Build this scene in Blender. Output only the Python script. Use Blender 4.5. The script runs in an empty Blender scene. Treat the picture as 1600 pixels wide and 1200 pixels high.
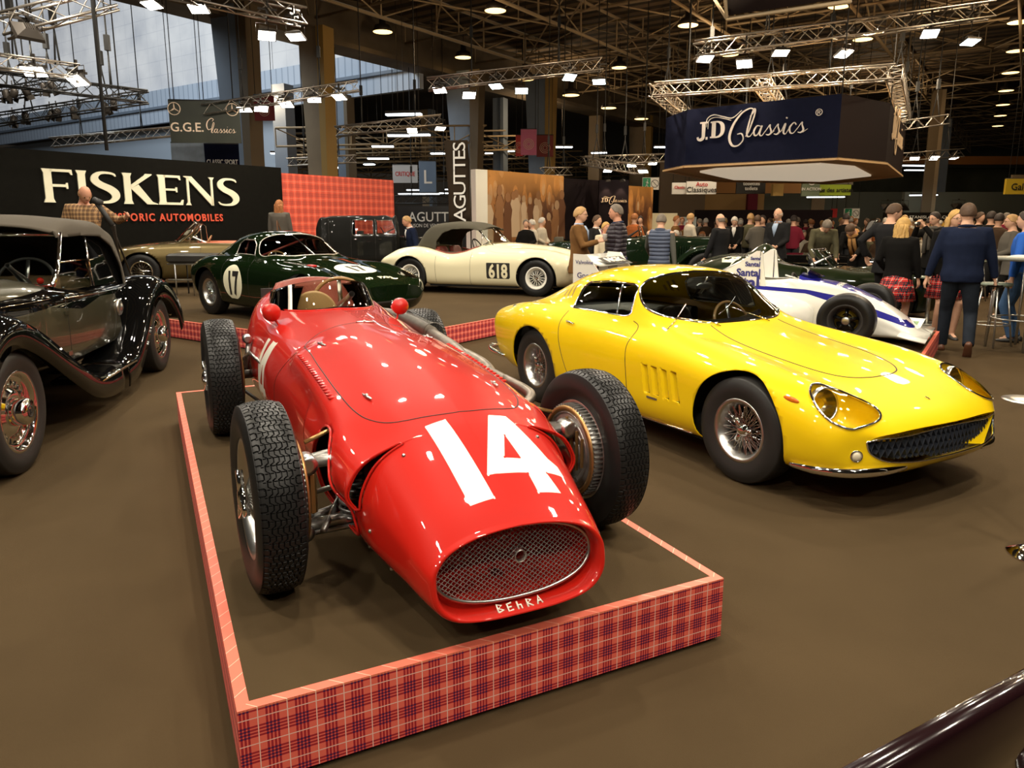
import bpy, bmesh, math, random
import numpy as np
from mathutils import Vector, Matrix
from mathutils.bvhtree import BVHTree
random.seed(7)
PI = math.pi
SC = bpy.context.scene
COL = SC.collection

# ------------------------------------------------------------------ camera, world, exposure, big lights
CAM_H = 1.55
PITCH = math.atan(213 / 1150)
cd = bpy.data.cameras.new('camera'); cam = bpy.data.objects.new('camera', cd); COL.objects.link(cam)
cam.location = (0, 0, CAM_H); cam.rotation_euler = (PI / 2 - PITCH, 0, 0)
cd.sensor_width = 36; cd.lens = 1150 / 1600 * 36; cd.shift_y = -40 / 1600
cd.clip_start = .05; cd.clip_end = 300
SC.camera = cam
SC.view_settings.view_transform = 'Standard'; SC.view_settings.look = 'None'
SC.view_settings.gamma = 1; SC.view_settings.exposure = -0.45
SC.view_settings.use_curve_mapping = False
w = bpy.data.worlds.new('hall_air'); SC.world = w; w.use_nodes = True
w.node_tree.nodes['Background'].inputs[0].default_value = (1.0, .82, .62, 1)
w.node_tree.nodes['Background'].inputs[1].default_value = .022

def light(name, kind, loc, energy, col, size=.5, to=None, spot=None):
    l = bpy.data.lights.new(name, kind); l.energy = energy; l.color = col
    if kind == 'AREA': l.shape = 'RECTANGLE'; l.size = size; l.size_y = size * .7
    elif kind == 'SPOT': l.shadow_soft_size = size; l.spot_size = spot; l.spot_blend = .6
    else: l.shadow_soft_size = size
    o = bpy.data.objects.new(name, l); COL.objects.link(o); o.location = loc
    if to is not None: o.rotation_euler = (Vector(to) - Vector(loc)).to_track_quat('-Z', 'Y').to_euler()
    return o

WARM = (1.0, .80, .55); NEUT = (1.0, .90, .74); COOL = (.86, .95, 1.0)
# area lights over stand and crowd, abstract stand-ins for the hall's many truss lamps
BIG = [(-3.2, 1.2, 5.6, NEUT, 260), (2.6, 1.0, 5.6, NEUT, 260), (-.4, 3.4, 6.0, NEUT, 300), (4.6, 4.4, 5.8, NEUT, 300),
       (-5.6, 5.2, 5.8, NEUT, 260), (-1.5, 8.2, 6.0, NEUT, 320), (2.8, 8.6, 6.0, NEUT, 320), (7.4, 8.8, 6.0, WARM, 260),
       (-6.4, 10.6, 6.0, NEUT, 300), (-2.4, 13.0, 6.0, NEUT, 420), (3.5, 13.5, 6.2, WARM, 320), (9.5, 15.0, 6.2, WARM, 420), (8.0, 19.5, 6.0, WARM, 420), (12.0, 25.5, 6.4, WARM, 600),
       (-9.5, 15.0, 6.4, NEUT, 260), (-5.2, 17.6, 6.2, NEUT, 420), (4.0, 20.0, 6.4, WARM, 500), (15.0, 21.0, 6.8, WARM, 600), (7.0, 26.0, 6.4, WARM, 500)]
for i, (x, y, z, c, e) in enumerate(BIG):
    for k in (-1, 1): light('stand_area_light', 'AREA', (x + .75 * k, y + .5 * k * (1 if i % 2 else -1), z + .15 * k), e * .5, c, .27, (x + 1.2 * k, y + .4, 0))
light('window_daylight', 'AREA', (-24, 30, 18), 5500, COOL, 16, (-18, 44, 9))  # added area light in the hall, brightening the apron and window wall
for x, y, e in ((-1.6, -2.2, 130), (2.2, -1.8, 110), (-5.0, -.5, 90)): light('stand_area_light', 'AREA', (x, y, 4.6), e, NEUT, .3, (x * .3, 3.0, .3))  # lights added behind the camera to lift platform fronts and car noses
light('window_daylight', 'AREA', (-17, 22, 13), 1300, COOL, 7, (-2, 6, 0))  # stands in for the daylight from the sheeted window
for x, y, e in ((-2, 26, 230), (8, 30, 260), (18, 30, 260), (2, 44, 450), (22, 46, 450), (12, 18, 220), (-12, 36, 400)):  # amber point lights added to lift the dark roof and girders
    light('roof_fill_light', 'POINT', (x, y, 7.4), e, (1., .72, .42), .35)

# ------------------------------------------------------------------ node helper
class X:
    """a node socket with arithmetic, to write procedural patterns as formulas"""
    def __init__(s, nt, k): s.nt = nt; s.k = k
    def m(s, op, *a):
        n = s.nt.nodes.new('ShaderNodeMath'); n.operation = op
        for i, v in enumerate((s,) + a):
            if isinstance(v, X): s.nt.links.new(v.k, n.inputs[i])
            else: n.inputs[i].default_value = v
        return X(s.nt, n.outputs[0])
    def __add__(s, o): return s.m('ADD', o)
    def __sub__(s, o): return s.m('SUBTRACT', o)
    def __mul__(s, o): return s.m('MULTIPLY', o)
    def __truediv__(s, o): return s.m('DIVIDE', o)
    def frac(s): return s.m('FRACT')
    def gt(s, o): return s.m('GREATER_THAN', o)
    def lt(s, o): return s.m('LESS_THAN', o)
    def mx(s, o): return s.m('MAXIMUM', o)
    def mn(s, o): return s.m('MINIMUM', o)
    def sn(s): return s.m('SINE')
    def ab(s): return s.m('ABSOLUTE')

def coords(nt, kind='Object'):
    tc = nt.nodes.new('ShaderNodeTexCoord'); sp = nt.nodes.new('ShaderNodeSeparateXYZ')
    nt.links.new(tc.outputs[kind], sp.inputs[0])
    return X(nt, sp.outputs[0]), X(nt, sp.outputs[1]), X(nt, sp.outputs[2])

def mixc(nt, f, a, b):
    n = nt.nodes.new('ShaderNodeMix'); n.data_type = 'RGBA'
    if isinstance(f, X): nt.links.new(f.k, n.inputs['Factor'])
    else: n.inputs['Factor'].default_value = f
    for v, i in ((a, 6), (b, 7)):
        if isinstance(v, tuple): n.inputs[i].default_value = (*v, 1)
        else: nt.links.new(v, n.inputs[i])
    return n.outputs[2]

def noise(nt, scale, detail=4, kind='Object'):
    tc = nt.nodes.new('ShaderNodeTexCoord'); n = nt.nodes.new('ShaderNodeTexNoise')
    n.inputs['Scale'].default_value = scale; n.inputs['Detail'].default_value = detail
    nt.links.new(tc.outputs[kind], n.inputs['Vector'])
    return X(nt, n.outputs[0])

MATS = {}
def mat(name, col=(.5, .5, .5), rough=.5, metal=0., coat=0., emit=None, est=1., trans=0., alpha=1., vary=0., vs=8., bump=0., bs=60., spec=.5, ior=1.45, aniso=0):
    if name in MATS: return MATS[name]
    m = bpy.data.materials.new(name); m.use_nodes = True; MATS[name] = m
    nt = m.node_tree; b = nt.nodes['Principled BSDF']
    b.inputs['Base Color'].default_value = (*col, 1); b.inputs['Roughness'].default_value = rough
    b.inputs['Metallic'].default_value = metal; b.inputs['Coat Weight'].default_value = coat
    b.inputs['Coat Roughness'].default_value = .03; b.inputs['Specular IOR Level'].default_value = spec
    b.inputs['IOR'].default_value = ior
    b.inputs['Transmission Weight'].default_value = trans; b.inputs['Alpha'].default_value = alpha
    if vary:
        f = noise(nt, vs); d = tuple(c * (1 - vary) for c in col); u = tuple(min(1, c * (1 + vary)) for c in col)
        nt.links.new(mixc(nt, (f - .5) * 2.2 + .5, d, u), b.inputs['Base Color'])
    if bump:
        f = noise(nt, bs, 3); bn = nt.nodes.new('ShaderNodeBump'); bn.inputs['Strength'].default_value = bump
        bn.inputs['Distance'].default_value = .01
        nt.links.new(f.k, bn.inputs['Height']); nt.links.new(bn.outputs[0], b.inputs['Normal'])
    if emit:
        b.inputs['Emission Color'].default_value = (*emit, 1); b.inputs['Emission Strength'].default_value = est
        m.cycles.emission_sampling = 'NONE'
    return m

def setcol(m, sock): m.node_tree.links.new(sock, m.node_tree.nodes['Principled BSDF'].inputs['Base Color'])

def glassy(name, tint=(.9, .95, .93), dark=.25, rough=.0):
    """thin window glass: mostly see-through, mirror-like by Fresnel"""
    if name in MATS: return MATS[name]
    m = bpy.data.materials.new(name); m.use_nodes = True; MATS[name] = m; nt = m.node_tree; nt.nodes.clear()
    o = nt.nodes.new('ShaderNodeOutputMaterial'); t = nt.nodes.new('ShaderNodeBsdfTransparent'); g = nt.nodes.new('ShaderNodeBsdfGlossy')
    fr = nt.nodes.new('ShaderNodeFresnel'); fr.inputs[0].default_value = 1.52; mx = nt.nodes.new('ShaderNodeMixShader')
    t.inputs[0].default_value = (*[c * (1 - dark) for c in tint], 1); g.inputs['Roughness'].default_value = rough
    nt.links.new(fr.outputs[0], mx.inputs[0]); nt.links.new(t.outputs[0], mx.inputs[1]); nt.links.new(g.outputs[0], mx.inputs[2])
    nt.links.new(mx.outputs[0], o.inputs[0]); return m

def tartan(name, per, base, dk, navy, white, rough=.45, lines=4, ang=True, vper=None, soft=1., coords_kind='Object', rot=None):
    """woven check: groups of thin dark lines both ways, navy where they cross, thin white lines between"""
    if name in MATS: return MATS[name]
    m = mat(name, base, rough); nt = m.node_tree
    x, y, z = coords(nt, coords_kind)
    u = ((x + y) / per + .2).frac(); v = (z / (vper or per) + .1).frac()
    def group(t):
        inside = t.gt(.12) * t.lt(.62)
        return inside * ((t - .12) / .5 * lines).frac().lt(.60)
    def line(t): return t.gt(.84) * t.lt(.875)
    gu, gv = group(u), group(v)
    c = mixc(nt, gu.mx(gv) * soft, base, dk)
    c = mixc(nt, gu * gv * soft, c, navy)
    c = mixc(nt, line(u).mx(line(v)) * soft, c, white)
    f = noise(nt, 3.); c = mixc(nt, f * .15, c, dk)
    setcol(m, c); return m

# ------------------------------------------------------------------ object helpers
def setp(o, label=None, cat=None, group=None, kind=None):
    if label: o['label'] = label
    if cat: o['category'] = cat
    if group: o['group'] = group
    if kind: o['kind'] = kind
    return o

def thing(name, label, cat, loc=(0, 0, 0), rz=0., group=None, sc=1.):
    o = bpy.data.objects.new(name, None); COL.objects.link(o); o.empty_display_size = .1
    o.location = loc; o.rotation_euler = (0, 0, rz); o.scale = (sc, sc, sc)
    return setp(o, label, cat, group)

def link(name, me, parent=None, loc=None, rot=None, label=None):
    o = bpy.data.objects.new(name, me); COL.objects.link(o); o.parent = parent
    if loc is not None: o.location = loc
    if rot is not None: o.rotation_euler = rot
    if label: o['label'] = label
    return o

class B:
    """collects shapes and links them as one mesh object"""
    def __init__(s): s.v = []; s.f = []; s.m = []; s.sm = []
    def add(s, vs, fs, mi=0, smooth=True, M=None):
        n = len(s.v)
        s.v += [tuple(M @ Vector(p)) for p in vs] if M is not None else [tuple(p) for p in vs]
        s.f += [tuple(i + n for i in f) for f in fs]; s.m += [mi] * len(fs); s.sm += [smooth] * len(fs); return s
    def box(s, c, d, mi=0, M=None, rz=0, bev=0):
        cx, cy, cz = c; hx, hy, hz = d[0] / 2, d[1] / 2, d[2] / 2
        if bev:
            e = bev; rings = []
            for z, k in ((-hz, e), (-hz + e, 0), (hz - e, 0), (hz, e)):
                rings.append([(sx * (hx - k - (e if j else 0)) if False else sx * (hx - k) - (sx * e if j == 0 else 0), sy * (hy - k) - (sy * e if j == 1 else 0), z)
                              for sx, sy, j in ((1, 1, 0), (1, 1, 1))[::1] for _ in (0,)] if False else
                             [(px * (hx - k) - ox * e, py * (hy - k) - oy * e, z) for px, py, ox, oy in
                              ((1, -1, 1, 0), (1, -1, 0, -1), (1, 1, 0, 1), (1, 1, 1, 0), (-1, 1, -1, 0), (-1, 1, 0, 1), (-1, -1, 0, -1), (-1, -1, -1, 0))])
            rings = [[(r[j]) for j in (1, 2, 3, 4, 5, 6, 7, 0)] for r in rings]
            R = Matrix.Rotation(rz, 4, 'Z') if rz else None
            T = Matrix.Translation((cx, cy, cz)) @ (R if R is not None else Matrix.Identity(4))
            if M is not None: T = M @ T
            return s.loft(rings, mi, caps=True, M=T, smooth=False)
        vs = [(x, y, z) for z in (-hz, hz) for x, y in ((-hx, -hy), (hx, -hy), (hx, hy), (-hx, hy))]
        c_, s_ = math.cos(rz), math.sin(rz)
        vs = [(cx + x * c_ - y * s_, cy + x * s_ + y * c_, cz + z) for x, y, z in vs]
        return s.add(vs, [(3, 2, 1, 0), (4, 5, 6, 7), (0, 1, 5, 4), (1, 2, 6, 5), (2, 3, 7, 6), (3, 0, 4, 7)], mi, False, M)
    def loft(s, rings, mi=0, caps=True, M=None, smooth=True, closed=True):
        n = len(rings[0]); vs = [p for r in rings for p in r]; fs = []
        for i in range(len(rings) - 1):
            for j in range(n if closed else n - 1):
                k = (j + 1) % n; fs.append((i * n + j, i * n + k, (i + 1) * n + k, (i + 1) * n + j))
        if caps: fs += [tuple(range(n))[::-1], tuple(range((len(rings) - 1) * n, len(rings) * n))]
        return s.add(vs, fs, mi, smooth, M)
    def tube(s, pts, r, n=8, mi=0, M=None, caps=True, closed=False):
        P = [Vector(p) for p in pts]; k = len(P); rs = r if isinstance(r, (list, tuple)) else [r] * k
        rings = []; up = None
        for i in range(k):
            a = P[i - 1] if i or closed else P[i]; b = P[(i + 1) % k] if i < k - 1 or closed else P[i]
            t = (b - a); t = t.normalized() if t.length > 1e-9 else Vector((0, 0, 1))
            if up is None:
                up = Vector((0, 0, 1)) if abs(t.z) < .9 else Vector((1, 0, 0))
            up = (up - t * up.dot(t)); up = up.normalized() if up.length > 1e-6 else t.orthogonal().normalized()
            q = t.cross(up)
            rings.append([tuple(P[i] + (up * math.cos(2 * PI * j / n) + q * math.sin(2 * PI * j / n)) * rs[i]) for j in range(n)])
        if closed: rings.append(rings[0])
        return s.loft(rings, mi, caps and not closed, M)
    def lathe(s, prof, n=32, axis='Z', c=(0, 0, 0), mi=0, M=None, caps=False, smooth=True):
        """prof: (along, radius)"""
        rings = []
        for a, r in prof:
            ring = []
            for j in range(n):
                t = 2 * PI * j / n; p, q = r * math.cos(t), r * math.sin(t)
                v = {'Z': (p, q, a), 'Y': (q, a, p), 'X': (a, p, q)}[axis]
                ring.append((v[0] + c[0], v[1] + c[1], v[2] + c[2]))
            rings.append(ring)
        return s.loft(rings, mi, caps, M, smooth)
    def ball(s, c, r, n=16, mi=0, M=None):
        r = r if isinstance(r, (tuple, list)) else (r, r, r); h = n // 2
        rings = [[(c[0] + r[0] * math.sin(PI * i / h) * math.cos(2 * PI * j / n), c[1] + r[1] * math.sin(PI * i / h) * math.sin(2 * PI * j / n),
                   c[2] - r[2] * math.cos(PI * i / h)) for j in range(n)] for i in range(1, h)]
        vs = [p for g in rings for p in g] + [(c[0], c[1], c[2] - r[2]), (c[0], c[1], c[2] + r[2])]; k = len(rings); fs = []
        for i in range(k - 1):
            for j in range(n): q = (j + 1) % n; fs.append((i * n + j, i * n + q, (i + 1) * n + q, (i + 1) * n + j))
        fs += [(k * n, (j + 1) % n, j) for j in range(n)] + [(k * n + 1, (k - 1) * n + j, (k - 1) * n + (j + 1) % n) for j in range(n)]
        return s.add(vs, fs, mi, True, M)
    def prism(s, poly, a, b, plane='XY', mi=0, M=None, smooth=False):
        """polygon extruded from a to b along the third axis"""
        def P(p, t): return {'XY': (p[0], p[1], t), 'XZ': (p[0], t, p[1]), 'YZ': (t, p[0], p[1])}[plane]
        n = len(poly); vs = [P(p, a) for p in poly] + [P(p, b) for p in poly]
        fs = [tuple(range(n))[::-1], tuple(range(n, 2 * n))] + [(i, (i + 1) % n, n + (i + 1) % n, n + i) for i in range(n)]
        return s.add(vs, fs, mi, smooth, M)
    def me(s, name, mats):
        me = bpy.data.meshes.new(name); me.from_pydata(s.v, [], s.f)
        for m in (mats if isinstance(mats, (list, tuple)) else [mats]): me.materials.append(m)
        me.polygons.foreach_set('material_index', s.m); me.polygons.foreach_set('use_smooth', s.sm)
        bm = bmesh.new(); bm.from_mesh(me); bmesh.ops.recalc_face_normals(bm, faces=bm.faces); bm.to_mesh(me); bm.free()
        me.update(); return me
    def ob(s, name, mats, parent=None, loc=None, rot=None, label=None):
        return link(name, s.me(name, mats), parent, loc, rot, label)

def sharp(o, ang=40):
    o.data.set_sharp_from_angle(angle=math.radians(ang)); return o

def mod(o, kind, **k):
    m = o.modifiers.new(kind.lower(), kind)
    for a, v in k.items(): setattr(m, a, v)
    return m

def struct(o): o['kind'] = 'structure'; return o

def crs(P, k=6, closed=False):
    """Catmull-Rom through points, k steps per segment"""
    P = np.array(P, float); n = len(P); out = []
    for i in range(n if closed else n - 1):
        p0 = P[(i - 1) % n] if closed or i else 2 * P[0] - P[1]; p1 = P[i]; p2 = P[(i + 1) % n]
        p3 = P[(i + 2) % n] if closed or i < n - 2 else 2 * P[-1] - P[-2]
        for j in range(k):
            t = j / k
            out.append(.5 * ((2 * p1) + (-p0 + p2) * t + (2 * p0 - 5 * p1 + 4 * p2 - p3) * t * t + (-p0 + 3 * p1 - 3 * p2 + p3) * t ** 3))
    if not closed: out.append(P[-1])
    return np.array(out)

def text_mesh(txt, size=1., extrude=.004, sx=1., bold=0., shear=0., align='CENTER', space=1.):
    c = bpy.data.curves.new('lettering', 'FONT'); c.body = txt; c.size = size; c.extrude = extrude; c.align_x = align
    c.shear = shear; c.offset = bold; c.space_character = space; c.resolution_u = 3
    o = bpy.data.objects.new('lettering', c); COL.objects.link(o)
    dg = bpy.context.evaluated_depsgraph_get(); me = bpy.data.meshes.new_from_object(o.evaluated_get(dg))
    bpy.data.objects.remove(o); bpy.data.curves.remove(c)
    if sx != 1:
        for v in me.vertices: v.co.x *= sx
    return me

def put_text(txt, m, size, parent, loc, rot, name='lettering', **k):
    """flat raised letters; local x = reading direction, local y = up"""
    me = text_mesh(txt, size, **k); me.materials.append(m)
    return link(name, me, parent, loc, rot)

def yawed(p, q):  # rotation for a text/plate whose x runs along p->q on the ground and faces the right-hand side
    return (PI / 2, 0, math.atan2(q[1] - p[1], q[0] - p[0]))
# ------------------------------------------------------------------ materials of the hall
M_carpet = mat('brown_carpet', (.074, .049, .0235), .95, vary=.10, vs=1.3, bump=.5, bs=700, spec=.12)
M_black = mat('black_board', (.010, .009, .007), .8, spec=.1)
M_dkmetal = mat('dark_steel', (.05, .042, .035), .5, .4)
M_alu = mat('truss_aluminium', (.55, .5, .44), .35, .9)
M_dktruss = mat('black_truss', (.05, .05, .05), .4, .7)
M_chrome = mat('chrome', (.86, .85, .82), .06, 1.)
M_satin = mat('satin_aluminium', (.62, .62, .60), .3, 1.)
M_white = mat('white_paint', (.85, .83, .74), .45)
M_cream = mat('cream_letter', (.86, .82, .62), .5)
M_rubber = mat('tyre_rubber', (.012, .0115, .011), .40, spec=.35)
M_rubberm = mat('matt_rubber', (.012, .011, .01), .7)
M_tartan = tartan('red_tartan_print', .079, (.95, .17, .115), (.40, .022, .035), (.02, .015, .085), (1., .66, .56))
M_tartanb = tartan('red_tartan_wall', .22, (.88, .13, .07), (.50, .06, .04), (.28, .05, .05), (.95, .4, .28), soft=.8)
M_tartane = tartan('red_tartan_lit_edge', .079, (.95, .30, .16), (.75, .16, .10), (.75, .16, .10), (1., .6, .45))  # paler than the panels: overhead light put into the print colours
AX = Vector((.5664, .8241, 0)).normalized(); BX = Vector((-AX.y, AX.x, 0))   # the hall's two directions
def hp(a, b, z=0.): v = AX * a + BX * b; return Vector((v.x, v.y, z))
HYAW = math.atan2(AX.y, AX.x)
def hbox(name, a0, a1, b0, b1, z0, z1, m, parent=None, label=None):
    """a box lined up with the hall"""
    b = B(); b.box((0, 0, 0), (a1 - a0, b1 - b0, z1 - z0))
    c = hp((a0 + a1) / 2, (b0 + b1) / 2, (z0 + z1) / 2)
    o = b.ob(name, m, parent, c, (0, 0, HYAW))
    if label: o['label'] = label
    return o
def ab(x, y): v = Vector((x, y, 0)); return v.dot(AX), v.dot(BX)

# floor
b = B(); b.box((0, 25, -.05), (110, 90, .1)); struct(b.ob('floor', M_carpet))
# ceiling deck and ribs
ZC = 10.6
M_deck = mat('roof_deck', (.16, .115, .065), .8)
nt = M_deck.node_tree; x, y, z = coords(nt); setcol(M_deck, mixc(nt, (x / .9).frac().gt(.5), (.15, .10, .055), (.035, .025, .016)))
struct(hbox('ceiling', -25, 115, -60, 24.4, ZC, ZC + .2, M_deck))
struct(hbox('ceiling', 28.6, 115, 24.4, 90, 9.6, 9.8, mat('far_roof', (.07, .065, .06), .9)))
struct(hbox('wall_far', 110, 110.4, -60, 90, 0, 12.4, mat('far_wall', (.075, .085, .07), .9)))
struct(hbox('wall_right', -25, 110, -60, -59.6, 0, 12, mat('far_wall')))
M_beam = mat('roof_beam', (.40, .30, .18), .6)
def girder(p, q, depth, r, seg, m, name='roof_girder'):
    b = B(); p, q = Vector(p), Vector(q); n = max(2, int((q - p).length / seg)); d = Vector((0, 0, -depth))
    top = [p.lerp(q, i / n) for i in range(n + 1)]; bot = [t + d for t in top]
    b.tube([top[0], top[-1]], r, 5); b.tube([bot[0], bot[-1]], r, 5)
    for i in range(n):
        b.tube([bot[i], top[i]], r * .55, 4, caps=False)
        b.tube([bot[i], top[i + 1]] if i % 2 else [top[i], bot[i + 1]], r * .55, 4, caps=False)
    return struct(b.ob(name, m))
for k in range(15):
    bb = 21 - 5.0 * k
    girder(hp(12, bb, ZC - .1), hp(100, bb, ZC - .1), 1.3, .07, 3.2, M_beam)
for k in range(16):
    aa = 16 + 5.2 * k
    girder(hp(aa, 24, ZC - .2), hp(aa, -50, ZC - .2), .9, .055, 3.0, M_beam)
for k in range(12):
    b = B(); aa = 13 + 7 * k
    for j in range(9):
        b.tube([hp(aa, 23 - 7 * j, ZC - .2), hp(aa + 7, 16 - 7 * j, ZC - 1.4)], .04, 4); b.tube([hp(aa + 7, 23 - 7 * j, ZC - 1.4), hp(aa, 16 - 7 * j, ZC - .2)], .04, 4)
    struct(b.ob('roof_bracing', M_beam))
M_conc = mat('concrete_beam', (.14, .11, .075), .8, vary=.3, vs=.6)
struct(hbox('ceiling_edge_beam', -14, 100, 24, 24.8, 8.7, ZC + .4, M_conc))
struct(hbox('ceiling_edge_flange', -14, 100, 23.7, 25.1, 8.6, 8.8, M_conc))
M_blue = mat('blue_grey_steel', (.19, .23, .29), .6, vary=.15, vs=.7)
M_tan = mat('tan_steel', (.28, .21, .13), .6, vary=.2, vs=.7)
M_brown = mat('brown_steel', (.14, .10, .055), .6)
M_yel = mat('ochre_steel', (.40, .25, .07), .6)
M_sheet = mat('translucent_sheeting', (.25, .26, .27), .8, emit=(.82, .90, 1.0), est=.78)
nt = M_sheet.node_tree; f = noise(nt, .35, 7); x, y, z = coords(nt)
r_ = ((z / .9).frac().gt(.94)).mx((y / 1.25).frac().gt(.965))
cc = mixc(nt, (f - .38) * 2.4 + r_ * .25, (.80, .82, .84), (.40, .43, .50))
nt.links.new(cc, nt.nodes['Principled BSDF'].inputs['Emission Color'])
struct(hbox('window_1', 28.6, 28.9, 24.8, 95, 9.9, 30, M_sheet))
M_corr = mat('corrugated_apron', (.42, .50, .60), .6); nt = M_corr.node_tree; x, y, z = coords(nt)
setcol(M_corr, mixc(nt, (y / .5).frac().gt(.8), (.50, .57, .68), (.34, .40, .50)))
struct(hbox('wall_upper_apron', 28.2, 28.5, 24.8, 95, 7.9, 9.95, M_corr))
struct(hbox('trim_apron_rail', 28.0, 28.2, 24.8, 95, 8.75, 8.9, M_blue))
struct(hbox('wall_lower_left', 29.4, 29.7, 37, 95, 0, 7.9, mat('pale_lower_wall', (.42, .48, .56), .8)))
struct(hbox('ceiling_void_roof', -14, 28, 24.8, 95, 26, 26.2, mat('far_roof')))

# ------------------------------------------------------------------ picking points of the hall by where the photo shows them
def ray(px, py):
    u = (px - 800) / 1150; v = (py - 560) / 1150; c, s = math.cos(PITCH), math.sin(PITCH)
    return Vector((u, c - v * s, -s - v * c))
def atY(px, py, Y): d = ray(px, py); t = Y / d.y; return Vector((d.x * t, Y, CAM_H + d.z * t))
def atZ(px, py, z=0.): d = ray(px, py); t = (z - CAM_H) / d.z; return Vector((d.x * t, d.y * t, z))

def roofz(p):
    a, b_ = ab(p[0], p[1]); return 9.599 if a > 28.6 and b_ > 24.4 else (ZC - .001 if b_ < 24 else (25.999 if b_ > 24.8 else 8.599))
# tapering portal columns
def column(px, Y, w, name_m, m1, m2, ztop, taper=.25, label=''):
    p = atY(px, 347, Y); b = B()
    for mi, (u0, u1, d0, d1) in enumerate(((-w / 2, w * .22, -.3, .3), (w * .22, w / 2, -.34, .34))):
        k = taper * w
        rings = []
        for z, e in ((0, 0), (ztop * .45, 0), (ztop, k)):
            rings.append([(u0 - (e if mi == 0 else 0), d0, z), (u1 + (e * .4 if mi else 0), d0, z), (u1 + (e * .4 if mi else 0), d1, z), (u0 - (e if mi == 0 else 0), d1, z)])
        b.loft(rings, mi, smooth=False)
    o = b.ob('column', [m1, m2], None, (p.x, p.y, 0), (0, 0, HYAW - PI / 2 + .2))
    struct(o); return o
column(389, 27.6, 1.2, '', M_blue, M_brown, 9.0, .25)
column(508, 30.2, .95, '', M_tan, M_yel, 8.9, .2)
column(452, 37, .8, '', M_blue, M_blue, 8, 0)
column(546, 40, .7, '', M_blue, M_brown, 8, 0)
column(732, 38, 1.35, '', M_blue, M_brown, 8.8, .3)
column(782, 46, .7, '', M_blue, M_blue, 8.8, .0)
column(846, 42, 1.3, '', M_blue, M_yel, 9.4, .2)
column(928, 52, .8, '', M_tan, M_tan, 9, 0)
column(998, 58, 1.5, '', M_tan, M_yel, 9.4, .1)
column(1447, 48, .75, '', M_brown, M_tan, 9.6, 0)
column(1462, 60, .8, '', M_blue, M_blue, 9.6, 0)
column(1276, 56, .9, '', M_tan, M_tan, 9.6, 0)
column(1312, 60, .9, '', M_blue, M_blue, 9.6, 0)
column(672, 52, .8, '', M_tan, M_blue, 9, 0)

# ------------------------------------------------------------------ lighting trusses and their lamps
M_lensw = mat('lamp_lens_warm', (1, 1, 1), .3, emit=(1., .93, .78), est=22)
M_lensc = mat('lamp_lens_cool', (1, 1, 1), .3, emit=(.85, 1., .94), est=22)
M_lensy = mat('bay_lens_amber', (1, 1, 1), .3, emit=(1., .62, .22), est=5)
M_lensd = mat('tube_lens', (1, 1, 1), .3, emit=(.9, .97, 1.), est=6)
M_cable = mat('hanging_cable', (.03, .03, .03), .6)
def truss(p, q, s, m, label, hang=2, r=None, cat='truss', ztop=None, group=None, par=None):
    """square box truss from p to q, chords and lacing, hung on cables"""
    p, q = Vector(p), Vector(q); L = (q - p).length; t = (q - p).normalized(); n_ = Vector((-t.y, t.x, 0)).normalized(); u_ = t.cross(n_)
    if u_.z < 0: u_ = -u_
    r = r or s * .075; b = B(); n = max(2, int(L / s))
    o = thing('lighting_truss', label, cat, tuple(p), 0, group) if par is None else par
    cs = [n_ * (s / 2) * i + u_ * (s / 2) * j for i, j in ((1, 1), (-1, 1), (-1, -1), (1, -1))]; z0 = p if par is None else Vector(par.location)
    for c in cs: b.tube([p + c - z0, q + c - z0], r, 6)
    for i in range(n):
        a = p.lerp(q, i / n) - z0; e = p.lerp(q, (i + 1) / n) - z0
        for j in range(4):
            c0, c1 = cs[j], cs[(j + 1) % 4]
            b.tube([a + (c0 if i % 2 else c1), e + (c1 if i % 2 else c0)], r * .5, 4, caps=False)
    b.ob('truss_frame', m, o)
    if hang:
        for k in range(hang):
            c = B()
            aw = p.lerp(q, (k + .5) / hang); a = aw - z0; d = roofz(aw) - z0.z
            c.tube([a + n_ * s * .5 + Vector((0, 0, s * .4)), a + Vector((0, 0, s * 3)), (a.x, a.y, d)], .018, 4); c.tube([a - n_ * s * .5 + Vector((0, 0, s * .4)), a + Vector((0, 0, s * 3))], .018, 4)
            c.box((a.x, a.y, s * 4 + a.z), (.09, .09, .3))
            c.ob('hanging_cable', M_cable, o)
    return o
LM = {}
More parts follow.
